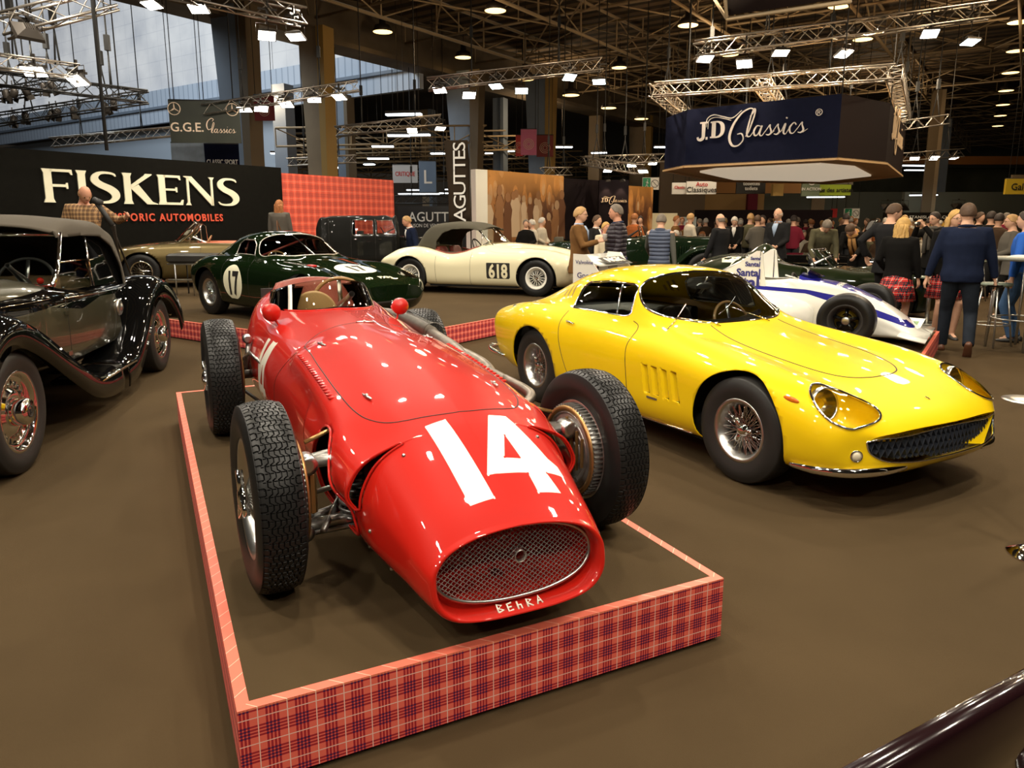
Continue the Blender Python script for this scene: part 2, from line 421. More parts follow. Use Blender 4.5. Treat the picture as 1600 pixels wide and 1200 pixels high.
def flood(loc, m, label, yaw=0., tilt=.5, s=.42, group=None, on=None):
    """rectangular floodlight in a finned housing on a bracket"""
    k = ('f', m.name)
    if k not in LM:
        h = B(); h.loft([[(x * a, y * a * .75, z) for x, y in ((-1, -1), (1, -1), (1, 1), (-1, 1))] for a, z in ((.5, 0), (.46, .12), (.22, .30), (.16, .34))], smooth=False)
        for i in range(-2, 3): h.box((i * .08, 0, .34), (.02, .25, .08))
        l = B(); l.box((0, 0, -.012), (.88, .64, .02)); y = B(); y.tube([(-.54, 0, .1), (-.54, 0, .62), (.54, 0, .62), (.54, 0, .1)], .02, 5)
        y.box((0, 0, .66), (.1, .1, .12))
        LM[k] = (h.me('housing', M_dkmetal), l.me('lens', m), y.me('bracket', M_dkmetal))
    o = thing('floodlight', label, 'floodlight', tuple(loc), yaw, group, s); hm, lm_, ym = LM[k]
    link('housing', hm, o, (0, 0, 0), (tilt, 0, 0)); link('lens', lm_, o, (0, 0, 0), (tilt, 0, 0)); link('bracket', ym, o)
    L = Vector(loc); t_ = Vector((L.x, L.y, roofz(L)))
    if on: p, q = on; u = (q - p); k_ = max(0, min(1, ((L - p).x * u.x + (L - p).y * u.y) / (u.x ** 2 + u.y ** 2))); t_ = p + u * k_
    b = B(); b.tube([(0, 0, .62), tuple(Matrix.Rotation(-yaw, 3, 'Z') @ ((t_ - L) / s))], .035 if on else .05, 5)
    if not on: b.box((0, 0, (t_.z - L.z) / s - .02), (.5, .5, .04))
    if on: e_ = Matrix.Rotation(-yaw, 3, 'Z') @ ((t_ - L) / s); [b.box(tuple(e_), d_) for d_ in ((1., .1, .1), (.1, 1., .1), (.1, .1, 1.))]; b.ob('hanging_rod', M_dkmetal, o)
    return o
TR = dict(
    t1=((0, 42), (178, -4), 12., 12.6, .30, M_alu), t2=((-10, 95), (122, 112), 13, 14, .22, M_alu), t3=((-10, 122), (232, 152), 15, 16, .24, M_dktruss),
    t4=((-10, 188), (225, 152), 18, 17, .24, M_dktruss), t4b=((-10, 150), (110, 128), 17, 16, .22, M_dktruss), t5=((80, 223), (268, 206), 26, 27, .3, M_alu), t6=((255, -22), (474, 27), 15.5, 17.5, .34, M_alu),
    t7=((318, 172), (560, 134), 21, 21.5, .26, M_alu), t8=((524, 206), (690, 187), 25, 25.5, .3, M_alu), t9=((668, 132), (940, 100), 22, 22.5, .32, M_alu),
    t10=((1085, 78), (1550, 16), 19, 18.5, .34, M_alu), t12=((1412, 196), (1477, 187), 24, 24.5, .28, M_alu), t13=((1405, 246), (1502, 239), 30, 31, .3, M_alu),
    t14=((912, 251), (1036, 247), 29, 30, .3, M_alu), t15=((912, 251), (1000, 265), 29, 25, .3, M_alu), t16=((845, 268), (892, 268), 30, 30.5, .3, M_alu), t17=((450, 254), (556, 248), 32, 32, .3, M_alu), t18=((618, 312), (720, 312), 36, 36, .35, M_dktruss))
TL = dict(t1='aluminium box truss crossing the top left corner of the hall', t2='short aluminium truss over the left sign wall, carrying a glaring lamp', t3='black truss pointing right above the dark sign wall',
    t4='lower black truss sloping up to the tip of the black truss', t4b='short black truss joining the two long black trusses at the left edge', t5='silver truss low behind the top of the sign wall', t6='amber-lit aluminium truss hanging at the top of the frame left of centre',
    t7='slim truss with four dark lamps in front of the tall tan column', t8='truss hanging above the red check wall end with two bright lamps', t9='aluminium truss over the middle of the hall with six bright floodlights',
    t10='long aluminium truss above the blue hexagonal sign with six floodlights', t12='short truss end sticking out right of the blue sign', t13='low truss with three lamps right of the blue sign', t14='rear side of the lamp ring left of the blue sign',
    t15='front side of the lamp ring left of the blue sign', t16='small curved truss above the brown mural wall', t17='thin truss over the top of the red check wall', t18='black truss above the black auction sign')
TO = {}
for k, (a, c, ya, yc, s, m) in TR.items():
    TO[k] = (atY(*a, ya), atY(*c, yc)); truss(atY(*a, ya), atY(*c, yc), s, m, TL[k], ztop=(25.9 if k in ('t1', 't2', 't3', 't4', 't4b', 't5', 't17') else (9.55 if k == 't18' else None)))
FL = [(237, 8, 15.8, 'w', 't6', 'left'), (310, 14, 16.2, 'w', 't6', 'second from the left'), (417, 56, 17., 'w', 't6', 'third from the left'), (462, 58, 17.3, 'w', 't6', 'rightmost'),
      (53, 112, 13.5, 'w', 't2', 'glaring'), (120, 126, 14., 'w', 't2', 'dim'), (382, 171, 21.2, 'w', 't7', 'leftmost'), (408, 170, 21.2, 'w', 't7', 'second'), (447, 163, 21.3, 'w', 't7', 'third'), (491, 156, 21.4, 'w', 't7', 'fourth'), (530, 152, 21.5, 'w', 't7', 'rightmost'),
      (644, 204, 25.3, 'w', 't8', 'left'), (688, 201, 25.4, 'w', 't8', 'right'), (687, 141, 22., 'w', 't9', 'leftmost glaring'), (733, 149, 22.1, 'w', 't9', 'second'), (775, 135, 22.2, 'c', 't9', 'third'),
      (815, 142, 22.3, 'c', 't9', 'fourth'), (890, 121, 22.4, 'c', 't9', 'fifth'), (936, 128, 22.5, 'c', 't9', 'rightmost'), (1102, 92, 19, 'w', 't10', 'leftmost'), (1163, 100, 19, 'w', 't10', 'second'), (1220, 83, 19, 'w', 't10', 'third'),
      (1318, 85, 18.8, 'w', 't10', 'fourth'), (1453, 53, 18.6, 'w', 't10', 'fifth'), (1516, 66, 18.5, 'c', 't10', 'rightmost'), (1429, 248, 30, 'w', 't13', 'left'), (1460, 247, 30.5, 'w', 't13', 'middle'), (1491, 247, 31, 'w', 't13', 'right'),
      (987, 258, 27, 'w', 't15', 'right'), (950, 266, 29, 'w', 't15', 'left'), (1005, 268, 27, 'w', 't14', 'lower'), (1020, 255, 30, 'w', 't14', 'upper')]
TW = dict(t6='amber-lit truss at the top left', t2='short left truss', t7='slim truss by the tan column', t8='truss over the red check wall', t9='central truss', t10='long truss above the blue sign', t13='low truss right of the blue sign', t15='front of the lamp ring left of the blue sign', t14='rear of the lamp ring left of the blue sign')
for i, (px, py, Y, c, t, w_) in enumerate(FL):
    flood(atY(px, py, Y), M_lensc if c == 'c' else M_lensw, '%s floodlight on the %s' % (w_, TW[t]), yaw=.2 * ((i * 7) % 5 - 2), tilt=-.35 - .1 * (i % 3), s=.4 if Y < 24 else .36, on=TO[t])
# theatre spots on the black trusses
def spot(loc, label, yaw, tilt):
    if 'sp' not in LM:
        h = B(); h.lathe([(-.02, .02), (-.02, .11), (.0, .12), (.22, .12), (.30, .06), (.31, .01)], 14)
        d = B(); [d.box((x, y, -.08), (sx, sy, .16)) for x, y, sx, sy in ((.13, 0, .01, .2), (-.13, 0, .01, .2), (0, .13, .2, .01))]
        y = B(); y.tube([(-.15, 0, .1), (-.15, 0, .38), (.15, 0, .38), (.15, 0, .1)], .012, 5); y.tube([(0, 0, .38), (0, 0, .55)], .02, 5)
        LM['sp'] = (h.me('lamp_can', M_dkmetal), d.me('barn_doors', M_dkmetal), y.me('yoke', M_dkmetal))
    o = thing('theatre_spotlight', label, 'spotlight', tuple(Vector(loc) + Vector((0, 0, .12))), yaw, None, .62); a, d, y = LM['sp']
    link('lamp_can', a, o, None, (tilt, 0, 0)); link('barn_doors', d, o, None, (tilt, 0, 0)); link('yoke', y, o)
for i, (px, py, Y, w_) in enumerate([(12, 163, 16.5, 'leftmost theatre spotlight under the upper black truss'), (22, 161, 16.5, 'second theatre spotlight from the left under the upper black truss'), (45, 158, 16.3, 'third theatre spotlight under the upper black truss'), (71, 153, 16.2, 'fourth theatre spotlight under the upper black truss'), (86, 150, 16, 'rightmost of the five under the upper black truss'),
      (22, 200, 18, 'leftmost theatre spotlight under the lower black truss'), (41, 196, 18, 'second theatre spotlight under the lower black truss'), (80, 191, 17.8, 'third theatre spotlight under the lower black truss'), (90, 190, 17.8, 'fourth theatre spotlight under the lower black truss'), (117, 188, 17.6, 'fifth theatre spotlight under the lower black truss'), (179, 177, 17.2, 'rightmost theatre spotlight under the lower black truss'), (169, 181, 17.3, 'sixth theatre spotlight under the lower black truss')]):
    spot(atY(px, py, Y), w_, i * 1.3, .5 * math.sin(i * 2.1))
flood(atY(42, 52, 12), mat('lamp_lens_off', (.5, .5, .48), .2), 'dark unlit floodlight below the truss in the top left corner', 1.0, .9, .42, on=TO['t1'])

# amber high-bay lamps under the roof deck
def bay(loc, label, m=None, group='amber bay lamps under the roof'):
    if 'bay' not in LM:
        h = B(); h.lathe([(.62, .03), (.6, .12), (.3, .14), (.25, .30), (0, .42), (0, .40)], 18); l = B(); l.lathe([(.03, .0), (.0, .39), (.02, .395)], 18); c = B(); c.tube([(0, 0, 0), (0, 0, 1)], .02, 4)
        LM['bay'] = (h.me('bell_housing', M_dkmetal), l.me('lens', M_lensy), c.me('stem', M_dkmetal))
    o = thing('bay_lamp', label, 'ceiling lamp', tuple(loc), 0, group); cs_ = [link(n, me, o) for n, me in zip(('bell_housing', 'lens', 'stem'), LM['bay'])]; cs_[2].location.z = .6; cs_[2].scale.z = ZC - .002 - loc[2] - .6
BP = [(598, 50, 'above the tan column'), (724, 90, 'left of the long cable over the central truss'), (1075, 40, 'near the top edge above the blue sign'), (968, 106, 'above the right end of the central truss'), (892, 149, 'just below the central truss'),
      (951, 169, 'left of the blue sign, second lowest of its row'), (1002, 186, 'left of the blue sign, lowest of its row'), (774, 17, 'at the top edge right of centre'), (1140, 86, 'between the two glaring lamps of the long truss'), (820, 124, 'behind the central truss'),
      (1348, 62, 'below the long truss, above the sign'), (1312, 10, 'at the top edge above the long truss'), (1592, 35, 'topmost at the right edge'), (1588, 80, 'second from the top at the right edge'), (1579, 114, 'third from the top at the right edge'),
      (1572, 142, 'fourth from the top at the right edge'), (1567, 164, 'fifth from the top at the right edge'), (1563, 181, 'sixth from the top at the right edge'), (1559, 197, 'lowest at the right edge'), (1413, 174, 'behind the right end of the ring truss')]
for px, py, w_ in BP: bay(atZ(px, py, 9.2 if not (800 < px < 1010 and py > 120) else 7.4), 'amber bay lamp under the roof ' + w_, group=None)
# strip lights of the far halls
k_ = 0
M_strip = M_lensd
UL = set()
def strip(px, py, Y, L, label, m=None):
    p = atY(px, py, Y); o = thing('strip_light', label, 'strip light', tuple(p), random.uniform(-.3, .3)); b = B(); b.box((0, 0, 0), (L, .3, .06)); b.ob('lens', m or M_strip, o)
    c = B(); c.box((0, 0, .08), (L * 1.02, .34, .1)); c.tube([(0, 0, .1), (0, 0, roofz(p) - p.z)], .01, 4); c.ob('casing', M_dkmetal, o)
random.seed(3)
SL = [(631, 179, 30, 1.4), (623, 212, 32, .9), (655, 211, 32, .9), (598, 229, 36, 1.0), (591, 248, 40, 1.1), (577, 257, 44, .6), (684, 240, 40, .7), (742, 237, 48, .8), (545, 264, 44, .6), (527, 262, 44, .6), (770, 240, 50, 1.), (795, 236, 52, .8), (434, 240, 44, .8),
      (645, 297, 50, .8), (653, 303, 46, .9), (632, 303, 52, .8), (676, 303, 48, .9), (697, 302, 48, .9), (703, 296, 54, .8), (1035, 230, 44, .9), (878, 230, 44, 1.2), (936, 239, 50, 1.)]
for i, (px, py, Y, L) in enumerate(SL):
    s_ = 'left of the letter L banner' if px < 655 else ('between letter L banner and feather flag' if px < 705 else 'right of the feather flag')
    lb = 'strip light %s, %s' % (s_, {631: 'topmost and widest', 623: 'left of the upper pair', 655: 'right of the upper pair', 598: 'alone under the pair', 591: 'above two tiny ones', 577: 'tiny, right one', 545: 'tiny, by the tan column', 527: 'tiny, behind the tan column', 434: 'left of the tan column', 645: 'right one of the low cluster', 653: 'low, at the banner edge', 632: 'lowest left', 684: 'upper one', 676: 'low left one', 697: 'low right one', 703: 'low far one', 742: 'nearest the flag', 770: 'mid height', 795: 'beside the column', 1035: 'highest, at the blue sign', 878: 'by the ring banners', 936: 'beyond the ring banners'}[px])
    strip(px, py, Y, L, lb)
for i, (px, py, Y, w_) in enumerate([(1433, 259, 50, 'upper long strip light behind the low truss right of the blue sign'), (1437, 266, 56, 'lower long strip light behind the low truss right of the blue sign'), (1290, 308, 47, 'strip light under the green sign'), (1443, 305, 49, 'strip light in front of the brown column at the right')]):
    strip(px, py, Y, 2.2 if i < 3 else 1.6, w_)
for i, (px, py, w_) in enumerate([(1386, 325, 'left of the three round lights above the crowd'), (1409, 325, 'middle of the three round lights above the crowd'), (1497, 324, 'right of the three round lights above the crowd')]):
    flood(atY(px, py, 45), M_lensc, w_, 0, .6, .7)
# lattice clutter of the far halls, seen through the gap
for i in range(9):
    p = atY(430 + 6 * i, 200 + 9 * i, 34 + 3 * i); q = atY(760 + 30 * i, 196 + 8 * i, 38 + 4 * i)
    struct(girder(p, q, .8, .05, 1.6, M_beam, 'roof_girder'))

for px, Y, zb_, w_ in ((167, 12.2, 235, 'thick dark pole hanging from the roof in front of the sign wall'), (186, 14, 150, 'thin steel wire hanging just right of the thick pole')):
    p = atY(px, zb_, Y); o = thing('hanging_pole' if Y < 13 else 'hanging_wire', w_, 'pole' if Y < 13 else 'wire', tuple(p)); b = B(); b.tube([(0, 0, 0), (0, 0, roofz(p) - p.z)], .028 if Y < 13 else .012, 8); b.ob('tube', M_cable, o)
# ------------------------------------------------------------------ car body tools
def herm(xs, Y, q):
    """smooth interpolation of rows Y (n,k,3) given at xs, at positions q"""
    xs = np.array(xs, float); Y = np.array(Y, float); n = len(xs); d = np.diff(xs)
    s = np.diff(Y, axis=0) / d[:, None, None]; m = np.zeros_like(Y)
    m[0] = s[0]; m[-1] = s[-1]
    for i in range(1, n - 1): m[i] = (s[i - 1] * d[i] + s[i] * d[i - 1]) / (d[i] + d[i - 1])
    out = []
    for x in q:
        i = min(max(int(np.searchsorted(xs, x) - 1), 0), n - 2); t = (x - xs[i]) / d[i]
        out.append((2 * t ** 3 - 3 * t * t + 1) * Y[i] + (t ** 3 - 2 * t * t + t) * d[i] * m[i] + (-2 * t ** 3 + 3 * t * t) * Y[i + 1] + (t ** 3 - t * t) * d[i] * m[i + 1])
    return np.array(out)

def body_grid(st, nx=90, k=5, smooth=2, extra=()):
    """st: list of (x, [(y, z) or (y, z, dx) ...]) bottom to top; returns grid (nx, nv, 3) of one half, y >= 0"""
    xs = [s[0] for s in st]; Y = [[((p[2] if len(p) > 2 else 0) + s[0], p[0], p[1]) for p in s[1]] for s in st]
    if xs[0] > xs[-1]: xs = xs[::-1]; Y = Y[::-1]
    q = np.linspace(xs[0], xs[-1], nx)
    q = np.unique(np.concatenate([q, list(extra), xs[:1], xs[-1:], xs[0] + (xs[1] - xs[0]) * np.array([.15, .3, .5]), xs[-1] - (xs[-1] - xs[-2]) * np.array([.08, .16, .3, .5])]))
    G = herm(xs, Y, q); G = np.array([crs(r, k) for r in G]); G[:, 0, 1] = 0; G[:, -1, 1] = 0
    for _ in range(smooth):
        S = G.copy(); S[:, 1:-1] = G[:, 1:-1] * .5 + (G[:, 2:] + G[:, :-2]) * .25
        S[1:-1] = S[1:-1] * .5 + (S[2:] + S[:-2]) * .25
        S[:, 0, 1] = 0; S[:, -1, 1] = 0; G = S
    G[:, :, 1] = np.maximum(G[:, :, 1], 0)
    return G

def grid_bm(G, caps=(True, True)):
    """mirror a half grid about y=0 into one closed shell"""
    nx, nv, _ = G.shape; Mr = G[:, ::-1][:, 1:].copy(); Mr[:, :, 1] *= -1
    Fg = np.concatenate([G, Mr[:, :-1]], 1)     # ring: bottom centre, left side up, top, right side down
    n = Fg.shape[1]; bm = bmesh.new(); V = [[bm.verts.new(tuple(p)) for p in r] for r in Fg]
    for i in range(nx - 1):
        for j in range(n):
            kk = (j + 1) % n
            try: f = bm.faces.new((V[i][j], V[i + 1][j], V[i + 1][kk], V[i][kk])); f.smooth = True
            except ValueError: pass
    if caps[0]: bm.faces.new(V[0]).smooth = False
    if caps[1]: bm.faces.new(V[-1][::-1]).smooth = False
    bmesh.ops.recalc_face_normals(bm, faces=bm.faces); return bm

def sdpoly(poly):
    """signed function, negative inside the polygon"""
    P = [(float(a), float(b)) for a, b in poly]; n = len(P)
    def f(u, v):
        d = 1e9; ins = False; j = n - 1
        for i in range(n):
            (x1, y1), (x0, y0) = P[i], P[j]; ex, ey = x0 - x1, y0 - y1; wx, wy = u - x1, v - y1
            t = max(0, min(1, (wx * ex + wy * ey) / (ex * ex + ey * ey + 1e-12))); a, b_ = wx - ex * t, wy - ey * t; d = min(d, a * a + b_ * b_)
            if (y1 > v) != (y0 > v) and u < (x0 - x1) * (v - y1) / (y0 - y1) + x1: ins = not ins
            j = i
        return -math.sqrt(d) if ins else math.sqrt(d)
    return f

def carve(bm, fn, ok=lambda c: True, eps=2e-5):
    """split faces along fn(co) = 0 where ok(co) holds; returns the faces with fn < 0"""
    val = {}
    def F(v):
        if v not in val: val[v] = fn(v.co) if ok(v.co) else 1.
        return val[v]
    for e in list(bm.edges):
        a, c = e.verts; fa, fc = F(a), F(c)
        if fa * fc < 0 and abs(fa) > eps and abs(fc) > eps and ok(a.co) and ok(c.co):
            lo, hi = 0., 1.; pa, pc = a.co.copy(), c.co.copy()
            for _ in range(9):
                md = (lo + hi) / 2; fm = fn(pa.lerp(pc, md))
                if (fm < 0) == (fa < 0): lo = md
                else: hi = md
            _, nv = bmesh.utils.edge_split(e, a, (lo + hi) / 2); val[nv] = 0.
    todo = list(bm.faces)
    while todo:
        f = todo.pop(); z = [v for v in f.verts if abs(F(v)) <= eps]
        if len(z) < 2: continue
        s = [F(v) for v in f.verts]
        if min(s) < -eps and max(s) > eps:
            done = False
            for i in range(len(z)):
                for j in range(i + 1, len(z)):
                    if not any(z[j] in e.verts for e in z[i].link_edges if e in f.edges):
                        try:
                            g, _ = bmesh.utils.face_split(f, z[i], z[j]); done = True; todo += [f, g]; break
                        except ValueError: pass
                if done: break
    out = []
    for f in bm.faces:
        c = f.calc_center_median()
        if ok(c) and fn(c) < 0: out.append(f)
    return out

def dense(bm, ok, cuts=1):
    es = {e for f in bm.faces if ok(f.calc_center_median()) for e in f.edges}
    if es: bmesh.ops.subdivide_edges(bm, edges=list(es), cuts=cuts, use_grid_fill=True); bm.normal_update()

def lift(bm, faces, push=0.):
    """take faces out of bm as a new bmesh, moved along the normals by push"""
    nb = bmesh.new(); mp = {}
    for f in faces:
        for v in f.verts:
            if v not in mp: mp[v] = nb.verts.new(v.co + v.normal * push)
        try: g = nb.faces.new([mp[v] for v in f.verts]); g.smooth = f.smooth
        except ValueError: pass
    bmesh.ops.delete(bm, geom=faces, context='FACES')
    return nb

def copy_faces(bm, faces, push=0.):
    nb = bmesh.new(); mp = {}
    for f in faces:
        for v in f.verts:
            if v not in mp: mp[v] = nb.verts.new(v.co + v.normal * push)
        g = nb.faces.new([mp[v] for v in f.verts]); g.smooth = f.smooth
    return nb

def bm_ob(bm, name, mats, parent=None, solid=0., label=None):
    for v in [v for v in bm.verts if not v.link_faces]: bm.verts.remove(v)
    me = bpy.data.meshes.new(name); bm.to_mesh(me); bm.free()
    for m in (mats if isinstance(mats, (list, tuple)) else [mats]): me.materials.append(m)
    o = link(name, me, parent, label=label)
    if solid: mod(o, 'SOLIDIFY', thickness=solid, offset=-1)
    return o

def borders(bm):
    """closed loops of open edges as point lists"""
    E = [e for e in bm.edges if e.is_boundary]; left = set(E); out = []
    while left:
        e = left.pop(); a, c = e.verts; loop = [a, c]
        while True:
            nx = [g for g in loop[-1].link_edges if g in left]
            if not nx: break
            left.discard(nx[0]); loop.append(nx[0].other_vert(loop[-1]))
            if loop[-1] is loop[0]: break
        if loop[0] is loop[-1]: loop = loop[:-1]
        out.append([v.co.copy() for v in loop])
    return out

class Skin:
    """surface look-up for laying trim, seams and badges on a body"""
    def __init__(s, bm): s.t = BVHTree.FromBMesh(bm)
    def hit(s, o, d):
        r = s.t.ray_cast(Vector(o), Vector(d).normalized()); return (r[0], r[1]) if r[0] is not None else (None, None)
    def top(s, x, y): return s.hit((x, y, 5), (0, 0, -1))
    def side(s, x, z, sg=1): return s.hit((x, 3 * sg, z), (0, -sg, 0))
    def front(s, y, z): return s.hit((5, y, z), (-1, 0, 0))
    def line(s, pts, how, sg=1, k=8, off=.0):
        out = []
        for p in crs([(*q, 0) if len(q) < 3 else q for q in pts], k):
            h, n = s.top(p[0], p[1]) if how == 'top' else (s.side(p[0], p[1], sg) if how == 'side' else s.front(p[0], p[1]))
            if h is not None: out.append(h + n * off)
        return out

def seam(sk, pts, how, parent, sg=1, r=.0022, m=None, name='panel_seam', off=-.0006, k=8):
    P = sk.line(pts, how, sg, k, off)
    if len(P) > 1:
        b = B(); b.tube(P, r, 5); return b.ob(name, m or M_seam, parent)

M_seam = mat('panel_gap', (.01, .008, .006), .6)
M_well = mat('wheel_well_dark', (.008, .008, .008), .9)
M_glass = glassy('car_glass', dark=.22)
M_glassd = glassy('car_glass_dark', dark=.5)
M_int = mat('cabin_black', (.02, .018, .016), .6)
WM = {}
def tyre_prof(R, W, rim, tw):
    """half-open tyre section as (y, r)"""
    h = R - rim; a = W / 2
    return [(-tw, rim), (-a * .90, rim + h * .12), (-a * 1.0, rim + h * .42), (-a * .98, rim + h * .66), (-a * .86, rim + h * .88), (-a * .76, R - h * .035), (-a * .45, R), (0, R + .001), (a * .45, R), (a * .76, R - h * .035), (a * .86, rim + h * .88), (a * .98, rim + h * .66), (a * 1.0, rim + h * .42), (a * .90, rim + h * .12), (tw, rim)]

def tread_mat(name, per, R, W, grey=.02):
    """zigzag tread cut as bump around the wheel axis (local y)"""
    if name in MATS: return MATS[name]
    m = mat(name, (grey, grey * .95, grey * .9), .45, spec=.45); nt = m.node_tree; x, y, z = coords(nt)
    an = x.m('ARCTAN2', z) * R; u = (an / per).frac(); tri = (u - .5).ab() * 2
    st = (tri - .5) * .5
    g = None
    for k in range(-2, 3):
        t = ((y / W * 6.0) - k * 1.0 + st).ab().lt(.13); g = t if g is None else g.mx(t)
    s_ = ((an / per * 3).frac() - .5).ab().lt(.09) * y.ab().gt(W * .34); g = g.mx(s_)
    r2 = (x * x + z * z).m('SQRT').gt(R * .955); g = g * r2
    bn = nt.nodes.new('ShaderNodeBump'); bn.inputs['Distance'].default_value = .006; bn.inputs['Strength'].default_value = 1; bn.invert = True
    nt.links.new(g.k, bn.inputs['Height']); nt.links.new(bn.outputs[0], nt.nodes['Principled BSDF'].inputs['Normal'])
    return m

def wheel(car, loc, side, R=.33, W=.19, rim=.19, style='wire', spokes=36, rimm=None, spm=None, key='', tread=None, name='wheel', steer=0., hubm=None, face=.0, nut=2):
    """side +1: outer face towards +y. rim is the part; tyre, spokes and hub are its sub-parts"""
    kk = (key, style, R, W, rim); rimm = rimm or M_chrome; spm = spm or M_chrome; hubm = hubm or M_chrome
    if kk not in WM:
        t = B(); pr = tyre_prof(R, W, rim, W * .42); pp = [tuple(p[:2]) for p in crs([(a, r, 0) for a, r in pr], 3)]
        t.lathe(pp, 96, 'Y'); hw = W * .42
        rm = B()
        rm.lathe([(-hw, rim - .012), (-hw - .004, rim + .008), (-hw + .006, rim + .010), (-hw + .014, rim - .006), (-hw + .03, rim - .018), (-.012, rim - .035), (hw * .2, rim - .035), (hw - .03, rim - .018), (hw - .014, rim - .006), (hw - .006, rim + .010), (hw + .004, rim + .008), (hw, rim - .012), (hw - .012, rim - .020), (hw - .030, rim - .030), (hw * .2, rim - .047), (-.012, rim - .047), (-hw + .03, rim - .030), (-hw, rim - .012)], 72, 'Y')
        sp = B(); hb = B()
        if style == 'wire':
            for L, (yh, rh, yr, rr, n, off) in enumerate(((W * .30 + face, .038, -.005, rim - .040, spokes, .5), (W * .30 + face, .038, hw * .55, rim - .036, spokes, -.5), (-W * .15, .055, -.01, rim - .04, spokes // 2, .35))):
                for i in range(n):
                    a0 = 2 * PI * i / n; a1 = a0 + (1 if i % 2 else -1) * .42 * abs(off) * 2 + .02
                    sp.tube([(rh * math.cos(a0), yh, rh * math.sin(a0)), (rr * math.cos(a1), yr, rr * math.sin(a1))], .0024 if R < .5 else .003, 4, caps=False)
            hb.lathe([(-W * .3, .05), (-W * .2, .055), (0, .034), (W * .25 + face, .036), (W * .30 + face, .043), (W * .34 + face, .043), (W * .36 + face, .034), (W * .44 + face, .030), (W * .47 + face, .018), (W * .475 + face, 0)], 20, 'Y')
            for i in range(nut):
                a = 2 * PI * i / nut + .6; Mx = Matrix.Rotation(a, 4, 'Y')
                hb.loft([[(x, W * .38 + face + yy, z) for x, yy, z in ((-w_, -.009, q), (w_, -.009, q), (w_, .009, q), (-w_, .009, q))] for q, w_ in ((.02, .018), (.055, .013), (.078, .016), (.082, .008))], 0, True, Mx)
        elif style == 'disc':
            sp.lathe([(W * .05, rim - .03), (W * .12, rim * .70), (W * .16, rim * .45), (W * .05, rim * .28), (W * .05, 0)], 48, 'Y')
            hb.lathe([(W * .05, rim * .30), (W * .22, rim * .28), (W * .26, rim * .22), (W * .28, 0)], 24, 'Y')
        elif style == 'slot':   # heavy plated wheel of a pre-war car: stepped disc with ring of slots
            sp.lathe([(W * .26, rim - .02), (W * .30, rim * .86), (W * .18, rim * .80), (W * .16, rim * .62), (W * .28, rim * .52), (W * .26, rim * .36), (W * .26, 0)], 64, 'Y')
            for i in range(24):
                Mx = Matrix.Rotation(2 * PI * i / 24, 4, 'Y'); sp.box((0, W * .19, rim * .71), (.012, .012, rim * .15), 0, Mx)
            hb.lathe([(W * .2, rim * .36), (W * .62, rim * .34), (W * .70, rim * .30), (W * .72, 0)], 32, 'Y')
            hb.lathe([(W * .725, .036), (W * .735, .034), (W * .735, .028), (W * .725, .026)], 24, 'Y', mi=1)
            me = text_mesh('B', .05, .002); n0 = [v.co for v in me.vertices]
            hb.add([(-c.x, W * .73 + c.z, c.y - .018) for c in n0], [tuple(p.vertices) for p in me.polygons], 1, False)
        elif style == 'slick':
            sp.lathe([(W * .30, rim - .02), (W * .10, rim * .80), (W * .06, rim * .62), (W * .12, rim * .40), (W * .10, 0)], 40, 'Y')
            for i in range(5):
                Mx = Matrix.Rotation(2 * PI * i / 5, 4, 'Y'); sp.loft([[(x, W * .10 + yy, z) for x, yy, z in ((-w_, 0, q), (w_, 0, q), (w_ * .6, .03, q), (-w_ * .6, .03, q))] for q, w_ in ((.03, .022), (rim * .75, .016))], 0, True, Mx)
            hb.lathe([(W * .1, .045), (W * .22, .043), (W * .24, .03), (W * .24, 0)], 20, 'Y')
        WM[kk] = (t.me('tyre', tread or M_rubber), rm.me('rim', rimm), sp.me('spokes', spm), hb.me('hub_nut', [hubm, M_int]))
    t, rm, sp, hb = WM[kk]
    o = link(name, rm, car, loc, (0, 0, (0 if side > 0 else PI) + steer))
    link('tyre', t, o); 
    if len(sp.vertices): link('wire_spokes' if style == 'wire' else 'wheel_disc', sp, o)
    link('hub_nut', hb, o)
    return o

def well(car, x, R, y0, y1, z, name='wheel_well', sg=1):
    """dark drum closing a wheel arch from inside"""
    y1 = min(y1, .70); b = B(); b.lathe([(y0 * sg, .02), (y0 * sg, R * 1.03), (y1 * sg, R * 1.03)], 40, 'Y', (x, 0, z)); b.v = [(p[0], p[1], max(p[2], z - R * .42)) for p in b.v]; b.ob(name, M_well, car)

def steering(car, loc, R, tilt, m, m2, name='steering_wheel', spokes=3, rot=PI):
    b = B(); b.tube([(0, R * math.cos(t), R * math.sin(t)) for t in np.linspace(0, 2 * PI, 40)[:-1]], .0125, 8, closed=True)
    o = b.ob(name, m, car, loc, (0, tilt, 0)); c = B()
    for i in range(spokes):
        a = PI / 2 + 2 * PI * i / spokes; c.loft([[(-.004 - .02 * (1 - q), y * math.cos(a) - s_ * math.sin(a) * w_, y * math.sin(a) + s_ * math.cos(a) * w_) for s_ in (-1, 1)] + [(.002 - .02 * (1 - q), y * math.cos(a) - s_ * math.sin(a) * w_, y * math.sin(a) + s_ * math.cos(a) * w_) for s_ in (1, -1)] for q, y, w_ in ((0, .02, .016), (1, R, .012))])
    c.lathe([(-.04, .0), (-.038, .03), (0, .034), (.2, .018), (.3, .018)], 20, 'X'); c.ob('wheel_spokes', m2, o)
    return o

